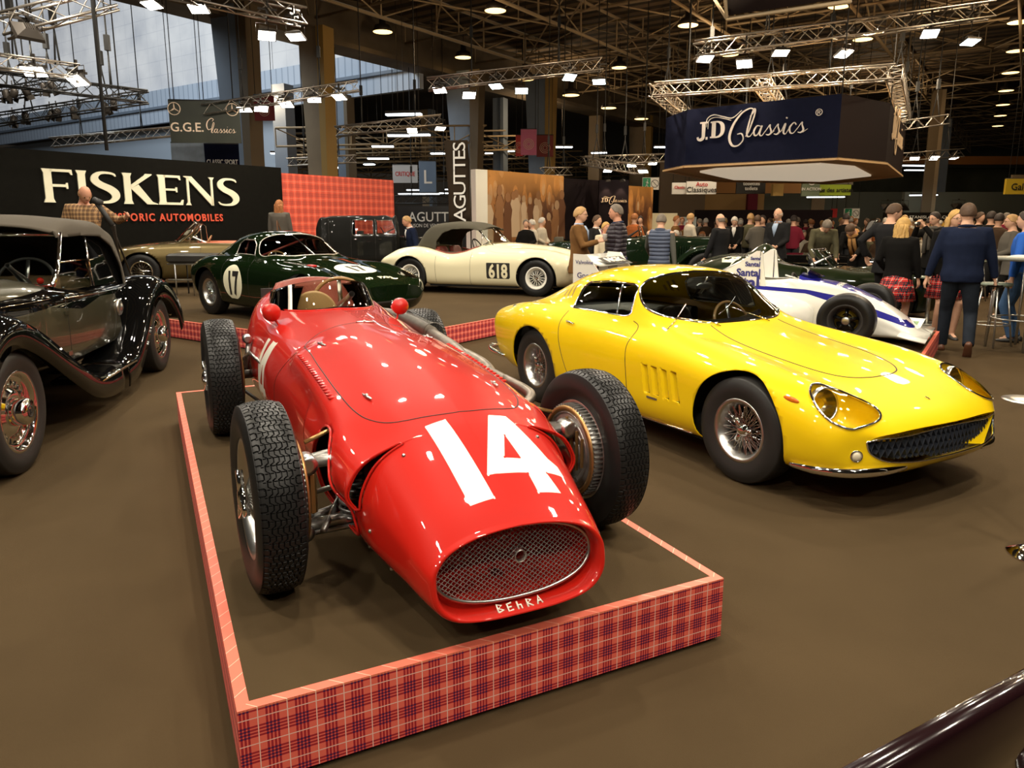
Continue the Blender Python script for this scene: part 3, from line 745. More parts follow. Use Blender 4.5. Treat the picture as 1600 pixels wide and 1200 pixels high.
def seat(car, loc, m, w=.46, name='seat', yaw=0., h=.5, ribs=0, m2=None):
    b = B(); R_ = []
    for t in np.linspace(0, 1, 7): R_.append([(-.22 + .42 * t, y * w / 2, zz) for y, zz in ((-1, 0), (-1, .13), (-.8, .17), (-.5, .14), (0, .13), (.5, .14), (.8, .17), (1, .13), (1, 0))])
    b.loft(R_); R_ = []
    for t in np.linspace(0, 1, 9):
        q = w / 2 * (1 - .25 * max(0, t - .5) ** 2 * 4); R_.append([(-.20 - .14 * t + dx, y * q, .10 + h * t) for y, dx in ((-1, -.08), (-1, .02), (-.8, .06), (-.5, .03), (0, .02), (.5, .03), (.8, .06), (1, .02), (1, -.08))])
    b.loft(R_); o = b.ob(name, m, car, loc, (0, 0, yaw))
    mod(o, 'SUBSURF', levels=1, render_levels=1)
    return o
# ------------------------------------------------------------------ tartan platform under the red racing car
M_red = mat('racing_red', (.50, .012, .006), .45, coat=1., vary=.04, vs=2, spec=.15)
M_redd = mat('dull_red', (.35, .02, .012), .5)
PA, PB, PC = Vector((-2.609, 5.572)), Vector((-.742, 1.778)), Vector((.786, 2.538))
def platform(name, label, cat, P, z, edge=.035):
    """low box with check-printed sides, printed edge strip and carpet top; P = corner points in order"""
    c = sum((Vector((p[0], p[1])) for p in P), Vector((0, 0))) / len(P); o = thing(name, label, cat, (c.x, c.y, 0))
    n = len(P); Q = [Vector((p[0], p[1])) - c for p in P]
    inner = []
    for i in range(n):
        a, p, d = Q[i - 1], Q[i], Q[(i + 1) % n]; e1 = (p - a).normalized(); e2 = (d - p).normalized(); n1 = Vector((-e1.y, e1.x)); n2 = Vector((-e2.y, e2.x))
        inner.append(p + (n1 + n2) / (1 + n1.dot(n2)) * edge)
    b = B(); b.prism([tuple(q) for q in inner], .0, z - .001); b.ob('deck', M_carpet, o)
    for i in range(n):
        a, d = Q[i], Q[(i + 1) % n]; ia, idd = inner[i], inner[(i + 1) % n]; L = (d - a).length; ang = math.atan2((d - a).y, (d - a).x); R = Matrix.Rotation(-ang, 2)
        loc = lambda v: tuple(R @ (v - a))
        b = B(); b.prism([loc(a), loc(d), loc(idd), loc(ia)], .016, z - .006); b.ob('check_panel', M_tartan, o, (a.x, a.y, 0), (0, 0, ang))
        b = B(); b.prism([loc(a), loc(d), loc(idd), loc(ia)], z - .006, z); b.ob('edge_strip', M_tartane, o, (a.x, a.y, 0), (0, 0, ang))
    return o
platform('display_platform', 'low red check platform with dark carpet top under the red racing car', 'platform', [PA, PB, PC, PA + PC - PB], .25)

# ------------------------------------------------------------------ red single-seater 14
def sec(x, w, zb, zm, zt, sq=.0, dx=0):
    h = zt - zm; d = zm - zb
    return (x, [(0, zb), (.42 * w, zb + .003), (.78 * w, zb + .16 * d), (.97 * w, zb + .52 * d), (w, zm), (.97 * w, zm + .30 * h), (.84 * w, zm + (.62 + sq) * h), (.60 * w, zm + (.84 + sq * .5) * h), (.30 * w, zm + .96 * h), (0, zt)])
MASL = (-.742, 3.771, .25); MASY = -1.1243
mas = thing('racing_car', 'red open-wheel racing car numbered 14 on the check platform', 'car', MASL, MASY)
ST = [sec(-2.26, .03, .52, .56, .60), sec(-2.1, .15, .36, .55, .74), sec(-1.85, .31, .24, .52, .86), sec(-1.6, .42, .17, .50, .90, .02), sec(-1.35, .475, .14, .48, .87, .06), sec(-1.1, .49, .13, .47, .82, .08), sec(-.8, .48, .13, .46, .795, .07),
      sec(-.55, .475, .125, .45, .785, .05), sec(-.2, .462, .125, .43, .772, .02), sec(.2, .452, .12, .42, .757), sec(.6, .445, .115, .40, .731), sec(.95, .435, .105, .375, .690), sec(1.2, .415, .10, .34, .638), sec(1.42, .385, .098, .31, .565), sec(1.60, .345, .094, .275, .478), sec(1.70, .325, .092, .25, .418), sec(1.755, .308, .090, .235, .372)]
G = body_grid(ST, 150, 6, 2, extra=(1.335, 1.345, 1.351, 1.353))
# lean the mouth: the lower lip juts forward
for i in range(G.shape[0]):
    k = max(0, (G[i, 0, 0] - 1.35) / .4) ** 1.3
    G[i, :, 0] += k * (.050 - .17 * (G[i, :, 2] - .090))
# long blister along the shoulder running into the flared scoop in front of the suspension
sm = lambda a, b_, t: (lambda u: u * u * (3 - 2 * u))(np.clip((t - a) / (b_ - a), 0, 1))
X_, Y_, Z_ = G[:, :, 0].copy(), G[:, :, 1].copy(), G[:, :, 2].copy()
cx = np.clip((X_ - .0) / 1.15, 0, 1); zc = .66 - .12 * cx ** 1.5
bl = np.exp(-((Z_ - zc) / .05) ** 2) * sm(-.05, .12, X_) * (1 - sm(1.05, 1.30, X_)) * (Y_ > .2)
G[:, :, 1] += .030 * bl; G[:, :, 2] += .012 * bl
sc_ = np.exp(-((Z_ - .44) / .10) ** 4) * (X_ < 1.352) * (.25 + .75 * sm(.80, 1.25, X_)) * (X_ > .6) * (Y_ > .15)
G[:, :, 1] += .055 * sc_
lip = G[-1].copy(); c0 = np.array([lip[:, 0].mean(), 0, .5 * (lip[0, 2] + lip[-1, 2])])
rows = []
for s_, dx in ((.985, .014), (.955, .020), (.925, .012), (.905, -.01), (.895, -.05), (.87, -.16), (.80, -.34)):
    r_ = lip.copy(); r_[:, 1] *= s_; r_[:, 2] = c0[2] + (r_[:, 2] - c0[2]) * s_; r_[:, 0] += dx; rows.append(r_)
G2 = np.concatenate([G, np.array(rows)], 0)
bm = grid_bm(G2, (True, True))
bmx = grid_bm(G, (True, True)); SK = Skin(bmx); bmx.free()
M_paintw = mat('number_white', (.90, .87, .74), .3, coat=.6)
dense(bm, lambda c: c.z > .3 and 1.22 < c.x < 1.74 and abs(c.y) < .32, 2); dense(bm, lambda c: abs(c.y) > .3 and -.9 < c.x < -.25 and c.z > .2, 1)
one = [(1.313, -.150), (1.305, -.068), (1.674, -.040), (1.678, -.128)]
four = [(1.305, .100), (1.303, .172), (1.515, .236), (1.545, .262), (1.590, .262), (1.590, .192), (1.672, .205), (1.674, .118), (1.596, .118), (1.590, -.030)]
hole = [(1.42, .112), (1.536, .124), (1.530, .062)]
fo, ff, fh = sdpoly(one), sdpoly(four), sdpoly(hole)
okn = lambda c: c.z > .3 and 1.25 < c.x < 1.72 and abs(c.y) < .30
num = set(carve(bm, lambda c: fo(c.x, c.y), okn))
for f in num: f.material_index = 1
for f in carve(bm, lambda c: ff(c.x, c.y), okn): f.material_index = 1
for f in carve(bm, lambda c: fh(c.x, c.y), okn): f.material_index = 0
# the same number on the flanks
for sg in (1, -1):
    oks = lambda c, sg=sg: c.y * sg > .25 and -1.0 < c.x < -.2 and .2 < c.z < .72
    s1 = sdpoly([(-.80, .24), (-.74, .24), (-.56, .65), (-.62, .65)]) if sg < 0 else sdpoly([(-.42, .26), (-.36, .26), (-.36, .62), (-.42, .62)])
    s4 = sdpoly([(-.66, .24), (-.60, .24), (-.56, .33), (-.50, .33), (-.49, .38), (-.54, .38), (-.40, .65), (-.49, .65), (-.72, .39), (-.74, .33), (-.62, .33)]) if sg < 0 else sdpoly([(-.60, .26), (-.54, .26), (-.54, .62), (-.62, .62), (-.80, .42), (-.80, .35), (-.60, .35)])
    for f in carve(bm, lambda c: s1(c.x, c.z), oks): f.material_index = 1
    for f in carve(bm, lambda c: s4(c.x, c.z), oks): f.material_index = 1
    if sg < 0:
        h4 = sdpoly([(-.66, .385), (-.585, .385), (-.53, .52)])
        for f in carve(bm, lambda c: h4(c.x, c.z), oks): f.material_index = 0
# cockpit opening
def fc(c):
    k = (c.x + 1.12) / .42; return math.sqrt(k * k * (1 if k < 0 else .9) + (c.y / .295) ** 2) - 1
bmesh.ops.delete(bm, geom=carve(bm, fc, lambda c: c.z > .60 and -1.8 < c.x < -.5), context='FACES')
# pockets in the flanks where the front suspension comes out
for sg in (1, -1):   # the scoops' open mouths
    bmesh.ops.delete(bm, geom=[f for f in bm.faces if abs(f.calc_center_median().x - 1.354) < .012 and f.calc_center_median().y * sg > .2 and .335 < f.calc_center_median().z < .548 and f.normal.x > .62], context='FACES')
pk = sdpoly([tuple(p[:2]) for p in crs([(1.06, .535, 0), (1.14, .46, 0), (1.22, .38, 0), (1.29, .30, 0), (1.30, .22, 0), (1.1, .195, 0), (.9, .22, 0), (.84, .34, 0), (.87, .45, 0), (.95, .53, 0)], 4, True)])
for sg in (1, -1):
    bmesh.ops.delete(bm, geom=carve(bm, lambda c: pk(c.x, c.z), lambda c: c.y * sg > .12 and .7 < c.x < 1.55 and c.z > .12), context='FACES')
LOOPS = borders(bm)
bm_ob(bm, 'body', [M_red, M_paintw], mas, .006)
for L in LOOPS:
    if len(L) > 20 and min(p.x for p in L) > .6 and max(abs(p.y) for p in L) > .2: rb = B(); rb.tube([p + Vector((0, (.006 if p.y > 0 else -.006), 0)) for p in L], .005, 8, closed=True); rb.ob('scoop_lip', M_red, mas)
ck = [L for L in LOOPS if len(L) > 20 and max(p.x for p in L) < 0]
b = B()
for L in ck: b.tube(L, .008, 6, closed=True)
b.ob('cockpit_rim', M_red, mas)
# inner tub, floor of the pockets
b = B(); b.loft([[(x, y * w_, zz) for y, zz in ((-1, .18), (1, .18), (1, .44), (.7, .50), (-.7, .50), (-1, .44))] for x, w_ in ((1.25, .17), (1.1, .19), (.6, .24), (-.6, .30), (-.75, .36))]); b.ob('engine_bay', mat('bay_dark_red', (.10, .012, .008), .5), mas)
b = B(); b.loft([[(x, y * .33, zz) for y, zz in ((-1, .2), (1, .2), (1, .24), (-1, .24))] for x in (-.75, -1.6)]); b.box((-1.6, 0, .55), (.02, .66, .6)); b.ob('cockpit_floor', M_int, mas)
# seat: tall tan-red bucket
M_leath = mat('oxblood_leather', (.26, .055, .035), .45, vary=.2); M_tanl = mat('tan_leather', (.42, .28, .14), .5)
b = B(); R_ = []
for t in np.linspace(0, 1, 11):
    w_ = .335 * (1 - .35 * max(0, t - .4) ** 2 * 2.5); zz = .34 + .585 * t
    R_.append([(-1.33 - .17 * t + .22 * abs(u) ** 2 * (1 - .5 * t), w_ * u, zz - .03 * u * u) for u in np.linspace(-1, 1, 13)] + [(-1.39 - .17 * t + .20 * abs(u) ** 2 * (1 - .5 * t), w_ * u * 1.08, zz - .03 * u * u) for u in np.linspace(1, -1, 13)])
b.loft(R_); b.ob('seat_back', M_leath, mas)
b = B(); b.loft([[(-1.34 + dx, y, .30 + z) for y, z in ((-.22, 0), (-.2, .06), (0, .05), (.2, .06), (.22, 0))] for dx in (0, .15, .34)]); b.ob('seat_cushion', M_leath, mas)
b = B(); b.lathe([(0, .0), (.004, .13), (.012, .145), (.02, .13), (.02, 0)], 40, 'X'); b.ob('gauge_panel', M_tanl, mas, (-.93, -.10, .735), (0, -.15, 0))
steering(mas, (-1.0, .09, .77), .185, -.35, mat('wood_rim', (.32, .17, .06), .35, coat=.5), M_satin, spokes=3)
b = B(); b.lathe([(0, 0), (0, .04), (.012, .045), (.015, .04), (.015, 0)], 24, 'X'); 
for k in range(3): b.lathe([(0, 0), (0, .035), (.01, .04), (.012, 0)], 20, 'X', (0, -.10 + .1 * k, .0))
b.ob('dashboard_dials', M_int, mas, (-.88, 0, .70), (0, -.3, 0))
# wrap-round screen
V_ = []; nn = 36; nz = 8
for i in range(nn + 1):
    t = -1 + 2 * i / nn; px = -.765 - .50 * abs(t) ** 2.3; py = .345 * math.sin(t * PI / 2) * (1 - .05 * abs(t) ** 4); h, n = SK.top(px, py); z0 = (h.z if h else .75) - .012
    for j in range(nz + 1):
        s_ = j / nz; hh = .175 * (1 - .55 * abs(t) ** 3); V_.append((px - .085 * s_ - .03 * s_ * s_, py * (1 - .10 * s_), z0 + hh * s_))
b = B(); F_ = [(i * (nz + 1) + j, (i + 1) * (nz + 1) + j, (i + 1) * (nz + 1) + j + 1, i * (nz + 1) + j + 1) for i in range(nn) for j in range(nz)]
b.add(V_, F_); o = b.ob('windscreen', glassy('plexiglass', (.96, .93, .84), .12), mas); mod(o, 'SOLIDIFY', thickness=.003)
b = B(); i = 8; P = [Vector(V_[k * (nz + 1) + j]) + Vector((.004, -.002, 0)) for k in (i, i + 1) for j in range(nz + 1)]
b.add(P, [(j, nz + 1 + j, nz + 2 + j, j + 1) for j in range(nz)]); o = b.ob('white_screen_strip', M_white, mas); mod(o, 'SOLIDIFY', thickness=.002)
for sg in (1, -1):
    b = B(); b.lathe([(.052 * math.cos(t), .053 * math.sin(t)) for t in np.linspace(0, PI * .9, 14)] + [(-.046, .035), (-.046, 0)], 28, 'X', (-.70, .385 * sg, .785)); o = b.ob('mirror_pod', M_red, mas)
    b = B(); b.tube([(-.70, .37 * sg, .745), (-.66, .35 * sg, .71), (-.64, .30 * sg, .715)], .007, 6); b.ob('mirror_stalk', M_red, o)
    b = B(); b.lathe([(0, 0), (0, .046), (-.002, .046)], 24, 'X', (-.747, .385 * sg, .785)); b.ob('mirror_glass', M_chrome, o)
# bonnet gaps and fasteners
sl = [(-.12, -.225), (-.003, -.325), (.25, -.338), (.473, -.346), (.815, -.347), (1.038, -.333), (1.15, -.298), (1.225, -.235), (1.262, -.12), (1.275, 0), (1.262, .12), (1.225, .235), (1.15, .298), (1.038, .333), (.815, .347), (.473, .346), (.25, .338), (-.003, .325), (-.12, .225)]
seam(SK, sl, 'top', mas, r=.0028, k=10, name='bonnet_gap')
seam(SK, [(-.12, -.225), (-.165, -.11), (-.175, 0), (-.165, .11), (-.12, .225)], 'top', mas, r=.0022, name='bonnet_gap')
for sg in (1, -1): seam(SK, [(-.003, .66), (-.06, .60), (-.16, .50), (-.20, .38), (-.16, .25)], 'side', mas, sg, r=.0022, name='panel_gap_side')
for x, y, a in ((-.16, .02, 1.4), (.14, -.27, .2), (.98, -.27, .1), (.14, .27, .2), (.98, .27, -.1)):
    h, n = SK.top(x, y)
    b = B(); b.loft([[(q, s_ * w_, zz) for s_, zz in ((-1, 0), (1, 0), (.6, .008), (-.6, .008))] for q, w_ in ((-.045, .003), (-.02, .007), (.02, .007), (.05, .003))]); b.ball((.0, 0, .008), .008, 8)
    b.ob('bonnet_latch', M_satin, mas, tuple(h), (0, 0, a))
for sg in (1, -1):
    b = B()
    for i in range(20):
        x = .16 + .036 * i; h, n = SK.top(x, .375 * sg)
        if h is not None: b.ball((h.x, h.y, h.z), (.012, .018, .007), 8)
    b.ob('louver_row', M_red, mas)
# rivets round the scoop
b = B()
for sg in (1, -1):
    for x, z in ((1.40, .52), (1.42, .28), (1.30, .17), (1.48, .16)):
        h, n = SK.side(x, z, sg)
        if h is not None: b.ball(tuple(h), .008, 8)
b.ob('scoop_fasteners', M_satin, mas)
# mouth: duct lining is the body; wire mesh with its frame ring
M_wire = mat('mesh_wire', (.42, .41, .38), .4, .9)
mo = [(.275 * math.copysign(abs(math.cos(t)) ** .86, math.cos(t)), .232 + .112 * math.copysign(abs(math.sin(t)) ** .9, math.sin(t))) for t in np.linspace(0, 2 * PI, 64, endpoint=False)]
xof = lambda z: 1.727 + .055 - .17 * z
b = B(); b.tube([(xof(z), y, z) for y, z in mo], .006, 8, closed=True); b.ob('mesh_frame', M_satin, mas)
fm = sdpoly(mo); b = B()
for i in range(31):
    z0 = .115 + i * .0078; run = []
    for j in range(115):
        y = -.285 + j * .005; z = z0 + (.0026 if (j // 2 + i) % 2 else -.0026)
        if fm(y, z) < .002 and math.hypot(y - .02, z - .245) > .019: run.append((xof(z), y, z))
        else:
            if len(run) > 1: b.tube(run, .0011, 3, caps=False)
            run = []
    if len(run) > 1: b.tube(run, .0011, 3, caps=False)
for j in range(56):
    y = -.28 + j * .01
    for i in range(31):
        z = .1172 + i * .0078
        if (i + j) % 2 and fm(y, z) < .002 and fm(y, z + .004) < 0 and math.hypot(y - .02, z - .245) > .019: b.tube([(xof(z) , y, z - .003), (xof(z), y, z + .007)], .0011, 3, caps=False)
b.ob('mesh_wires', M_wire, mas)
b = B(); b.lathe([(-.03, .017), (.002, .018), (.004, .020), (.002, .022), (-.03, .022)], 24, 'X', (xof(.245), .02, .245)); b.ob('crank_hole', M_satin, mas)
b = B(); b.box((1.42, 0, .22), (.04, .44, .30)); b.ob('radiator', mat('radiator_core', (.06, .055, .05), .6, .5), mas)
# driver's name on the lower lip, hand painted
b = B(); yy = -.085
def stroke(b, pts, r):
    P = []
    for y, z in pts:
        h, n = SK.front(y, z)
        if h is not None: P.append(h)
    return P
GL = {'B': [[(0, 0), (0, 1), (.6, .85), (.1, .5), (.7, .25), (0, 0)]], 'E': [[(.6, 1), (0, .9), (0, 0), (.65, .1)], [(0, .5), (.5, .5)]], 'h': [[(0, 1), (0, 0)], [(0, .5), (.45, .55), (.5, 0)]], 'R': [[(0, 0), (0, 1), (.6, .8), (.05, .5), (.7, 0)]], 'A': [[(0, 0), (.35, 1), (.7, 0)], [(.15, .4), (.6, .4)]]}
for ch in 'BEhRA':
    for st in GL[ch]:
        P = [Vector((1.806 - .9 * v * .024 - .5 * (yy + u * .026) ** 2, yy + u * .026, .101 + v * .016 + .35 * (yy + u * .026) ** 2)) for u, v in st]; b.tube(P, .0032, 5)
    yy += .034
b.ob('name_lettering', M_paintw, mas)
# running gear
M_cast = mat('cast_alloy', (.42, .41, .39), .38, .85, vary=.2, vs=30); M_bronze = mat('bronze_shoe', (.45, .26, .10), .35, .8)
def treadwheel_mesh(R, W, rim, name):
    """tyre whose zigzag tread grooves are real relief"""
    pr = [tuple(p[:2]) for p in crs([(a, r, 0) for a, r in tyre_prof(R, W, rim, W * .42)], 3)]
    side = [p for p in pr if abs(p[0]) >= W * .40 or p[1] < R - .012]
    nl = [p for p in side if p[0] < 0]; nr = [p for p in side if p[0] > 0]
    na = 960; tw = W * .80; mid = []
    for j in range(85): u = -1 + 2 * j / 84; mid.append((u * tw / 2, R - .012 * abs(u) ** 3))
    nl = [p for p in nl if p[0] < -tw / 2 - .001]; nr = [p for p in nr if p[0] > tw / 2 + .001]
    prof = nl + mid + nr; A = np.arange(na) * 2 * PI / na; per = 2 * PI * R / 42; rings = []
    s_ = A * R / per
    tri = np.abs((s_ % 1) - .5) * 2; step = np.clip((tri - .5) * 3.2, -.5, .5)
    for a, r in prof:
        rr = np.full(na, r); u = a / (tw / 2)
        if abs(u) <= .80:
            q = u / .8 * 3.0 + step * .62; d = np.abs(q - np.round(q)); rr -= .0075 * (d < .085)
            s2 = np.abs(((s_ * 2 + .25) % 1) - .5); rr -= .004 * ((s2 < .045) & (np.abs(d) > .22) & (d < .5))
        elif abs(u) < 1.02: rr -= .005 * (np.abs((s_ * 2 % 1) - .5) < .09)
        rings.append([(rr[k] * math.sin(A[k]), a, rr[k] * math.cos(A[k])) for k in range(na)])
    b = B(); b.loft(rings, 0, False)
    n0 = len(nl); n1 = n0 + len(mid)
    b.sm = [not (n0 <= i // na < n1) for i in range(len(b.sm))]
    return b.me(name, M_rubber)
def maswheel(x, y, R, W, steer=0.):
    sg = 1 if y > 0 else -1; key = ('mas', R)
    if key not in WM:
        rim = .215; hw = W * .40; r_ = B(); r_.lathe([(-hw, rim - .014), (-hw - .004, rim + .010), (-hw + .010, rim + .004), (-hw + .02, rim - .016), (-.01, rim - .030), (hw - .02, rim - .016), (hw - .010, rim + .004), (hw + .004, rim + .010), (hw, rim - .014), (hw - .03, rim - .03), (0, rim - .040), (-hw + .03, rim - .03), (-hw, rim - .014)], 80, 'Y')
        sp = B()
        for i in range(60):
            a0 = 2 * PI * i / 60; a1 = a0 + (.30 if i % 2 else -.30); sp.tube([(.04 * math.cos(a0), hw * (.95 if i % 2 else .3), .04 * math.sin(a0)), ((rim - .033) * math.cos(a1), hw * (.1 if i % 2 else .35), (rim - .033) * math.sin(a1))], .0026, 4, caps=False)
        hb = B(); hb.lathe([(-hw * .4, .045), (hw * .9, .042), (hw * 1.1, .05), (hw * 1.3, .046), (hw * 1.45, .03), (hw * 1.5, 0)], 20, 'Y')
        for i in range(3):
            Mx = Matrix.Rotation(2 * PI * i / 3 + .4, 4, 'Y'); hb.loft([[(x_, hw * 1.25 + yy_, z) for x_, yy_, z in ((-w_, -.011, q), (w_, -.011, q), (w_, .011, q), (-w_, .011, q))] for q, w_ in ((.02, .02), (.07, .014), (.098, .018), (.104, .009))], 0, True, Mx)
        WM[key] = (treadwheel_mesh(R, W, rim, 'tyre'), r_.me('rim', M_satin), sp.me('wire_spokes', M_satin), hb.me('hub_nut', M_chrome))
    t, rm, sp, hb = WM[key]; o = link('wheel', rm, mas, (x, y, R), (0, 0, (0 if sg > 0 else PI) + steer))
    link('tyre', t, o); link('wire_spokes', sp, o); link('hub_nut', hb, o)
    # finned brake drum and back plate on the inner side
    if 'masdrum' not in WM:
        d = B(); d.lathe([(-.105, .0), (-.105, .185), (-.10, .19), (.0, .19), (.0, .1)], 64, 'Y')
        for i in range(64):
            Mx = Matrix.Rotation(2 * PI * i / 64, 4, 'Y'); d.box((0, -.052, .194), (.006, .10, .016), 0, Mx)
        for k in range(5): d.lathe([(-.106, .06 + .025 * k), (-.112, .064 + .025 * k), (-.106, .068 + .025 * k)], 48, 'Y')
        e = B(); e.lathe([(-.108, .172), (-.114, .174), (-.114, .192), (-.106, .194)], 56, 'Y')
        for k in range(7): e.box((-.12 + .04 * k, -.116, .02), (.006, .012, .26 - abs(k - 3) * .045))
        WM['masdrum'] = (d.me('brake_drum', M_cast), e.me('back_plate', M_bronze))
    d, e = WM['masdrum']; q = link('brake_drum', d, mas, (x, y, R), (0, 0, (0 if sg > 0 else PI) + steer)); link('back_plate', e, q)
maswheel(1.09, -.672, .340, .165, .04); maswheel(1.09, .672, .340, .165, .04)
maswheel(-1.09, -.652, .358, .195); maswheel(-1.09, .652, .358, .195)
for sg in (1, -1):
    def t(pts, r, name, m=M_cast, n=10):
        b = B(); b.tube([(p[0], p[1] * sg, p[2]) for p in pts], r, n); return b.ob(name, m, mas)
    def boss(c, r, l, name='pivot_boss', m=M_satin):
        b = B(); b.lathe([(-l / 2, 0), (-l / 2, r * .5), (-l / 2, r), (l / 2, r), (l / 2, r * .5), (l / 2, 0)], 18, 'X', (c[0], c[1] * sg, c[2])); return b.ob(name, m, mas)
    up = B()
    up.tube([(1.13, .30 * sg, .455), (1.12, .53 * sg, .45)], .024, 10); up.tube([(1.00, .30 * sg, .455), (1.08, .52 * sg, .45)], .018, 10); up.tube([(1.17, .29 * sg, .47), (.97, .29 * sg, .47)], .032, 10); u = up.ob('upper_wishbone', M_cast, mas)
    lo = B(); lo.tube([(1.15, .28 * sg, .235), (1.12, .56 * sg, .215)], .022, 10); lo.tube([(.98, .28 * sg, .235), (1.08, .56 * sg, .215)], .018, 10); lo.tube([(1.15, .27 * sg, .20), (1.13, .55 * sg, .185)], .012, 8); lo.tube([(1.18, .28 * sg, .235), (.95, .28 * sg, .235)], .028, 10); lo.ob('lower_wishbone', M_cast, mas)
    boss((1.13, .535, .45), .036, .07); boss((1.13, .555, .20), .034, .07); boss((1.16, .30, .235), .03, .05)
    t([(1.10, .535, .47), (1.09, .545, .34), (1.10, .56, .19)], .022, 'kingpin_upright', M_satin)
    sp = B(); P = [(1.12 + .042 * math.cos(a), (.375 + .042 * math.sin(a)) * sg, .225 + .21 * a / (2 * PI * 8)) for a in np.linspace(0, 2 * PI * 8, 160)]; sp.tube(P, .0075, 6); sp.ob('coil_spring', mat('spring_steel', (.18, .18, .18), .35, .8), mas)
    t([(1.12, .375, .20), (1.12, .375, .50)], .016, 'damper_rod'); b = B(); b.box((1.09, .34 * sg, .485), (.12, .10, .07), bev=.015); b.ob('damper_body', M_cast, mas)
    t([(1.02, .30, .33), (1.03, .50, .30)], .010, 'track_rod'); t([(1.20, .50, .215), (1.02, .40, .26), (.7, .36, .3)], .012, 'anti_roll_link')
    t([(1.03, .52, .50), (1.00, .44, .52), (.98, .36, .54), (.95, .31, .50)], .008, 'brake_hose', M_bronze); b = B(); b.box((1.10, .515 * sg, .33), (.05, .03, .16), bev=.008); b.ob('brake_shoe_link', M_bronze, mas)
    b = B(); b.box((1.34, .32 * sg, .18), (.05, .06, .02)); b.ob('belly_bracket', M_red, mas)
    # rear: radius rods, drive shaft and tube
    t([(-1.05, .53, .46), (-.88, .50, .53), (-.6, .46, .50)], .010, 'upper_radius_rod', M_satin); t([(-1.09, .53, .26), (-.6, .44, .24)], .010, 'lower_radius_rod', M_satin)
    t([(-1.09, .32, .36), (-1.09, .55, .36)], .028, 'drive_shaft'); t([(-1.22, .55, .36), (-1.30, .40, .40), (-1.30, .2, .42)], .026, 'rear_axle_tube', M_dkmetal)
    t([(-.98, .52, .42), (-.98, .49, .58)], .018, 'lever_damper', M_cast); boss((-.98, .50, .60), .028, .05)
# exhaust on the far flank: six stubs into one pipe with a pierced guard
M_exh = mat('exhaust_steel', (.20, .17, .14), .42, .9, vary=.3, vs=14)
ex = B()
ex.tube(crs([(.20, .455, .585), (-.05, .50, .600), (-.40, .53, .61), (-.62, .54, .62)], 8), [.040] * 25, 14)
ex.tube(crs([(.55, .475, .52), (.35, .515, .57), (.18, .505, .595), (0, .50, .60)], 8), .030, 12)
for k in range(4):
    x = .95 - .22 * k; ex.tube(crs([(x, .40, .50), (x - .03, .475, .545 - .01 * k), (x - .13, .490 + .006 * k, .56), (x - .32, .485 + .01 * k, .57)], 6), .022, 10)
ex.tube(crs([(-.55, .54, .62), (-1.2, .56, .64), (-1.9, .56, .60), (-2.3, .55, .52)], 6), .045, 12)
e_ = ex.ob('exhaust_pipe', M_exh, mas)
gd = B(); NA = 26; NX = 34
for i in range(NX):
    for j in range(NA):
        x0 = -.55 - .022 * i; a0 = 2 * PI * (j + (i % 2) * .5) / NA
        P = [(x0 + dx, .545 + .02 * (-x0 - .55) + .064 * math.cos(a0 + da), .625 + .01 * (-x0 - .55) + .064 * math.sin(a0 + da)) for dx, da in ((0, -.12), (-.011, -.055), (-.011, .055), (0, .12), (.011, .055), (.011, -.055))]
        Q = [(x0 + dx, .545 + .02 * (-x0 - .55) + .064 * math.cos(a0 + da), .625 + .01 * (-x0 - .55) + .064 * math.sin(a0 + da)) for dx, da in ((0, -.07), (-.0055, -.035), (-.0055, .035), (0, .07), (.0055, .035), (.0055, -.035))]
        gd.add(P + Q, [(k, (k + 1) % 6, 6 + (k + 1) % 6, 6 + k) for k in range(6)])
gd.lathe([(-.54, .066), (-.545, .069), (-.55, .066)], 24, 'X', (0, .545, .625)); o = gd.ob('pierced_heat_guard', mat('guard_steel', (.10, .09, .07), .4, .8), e_)
SKM = SK
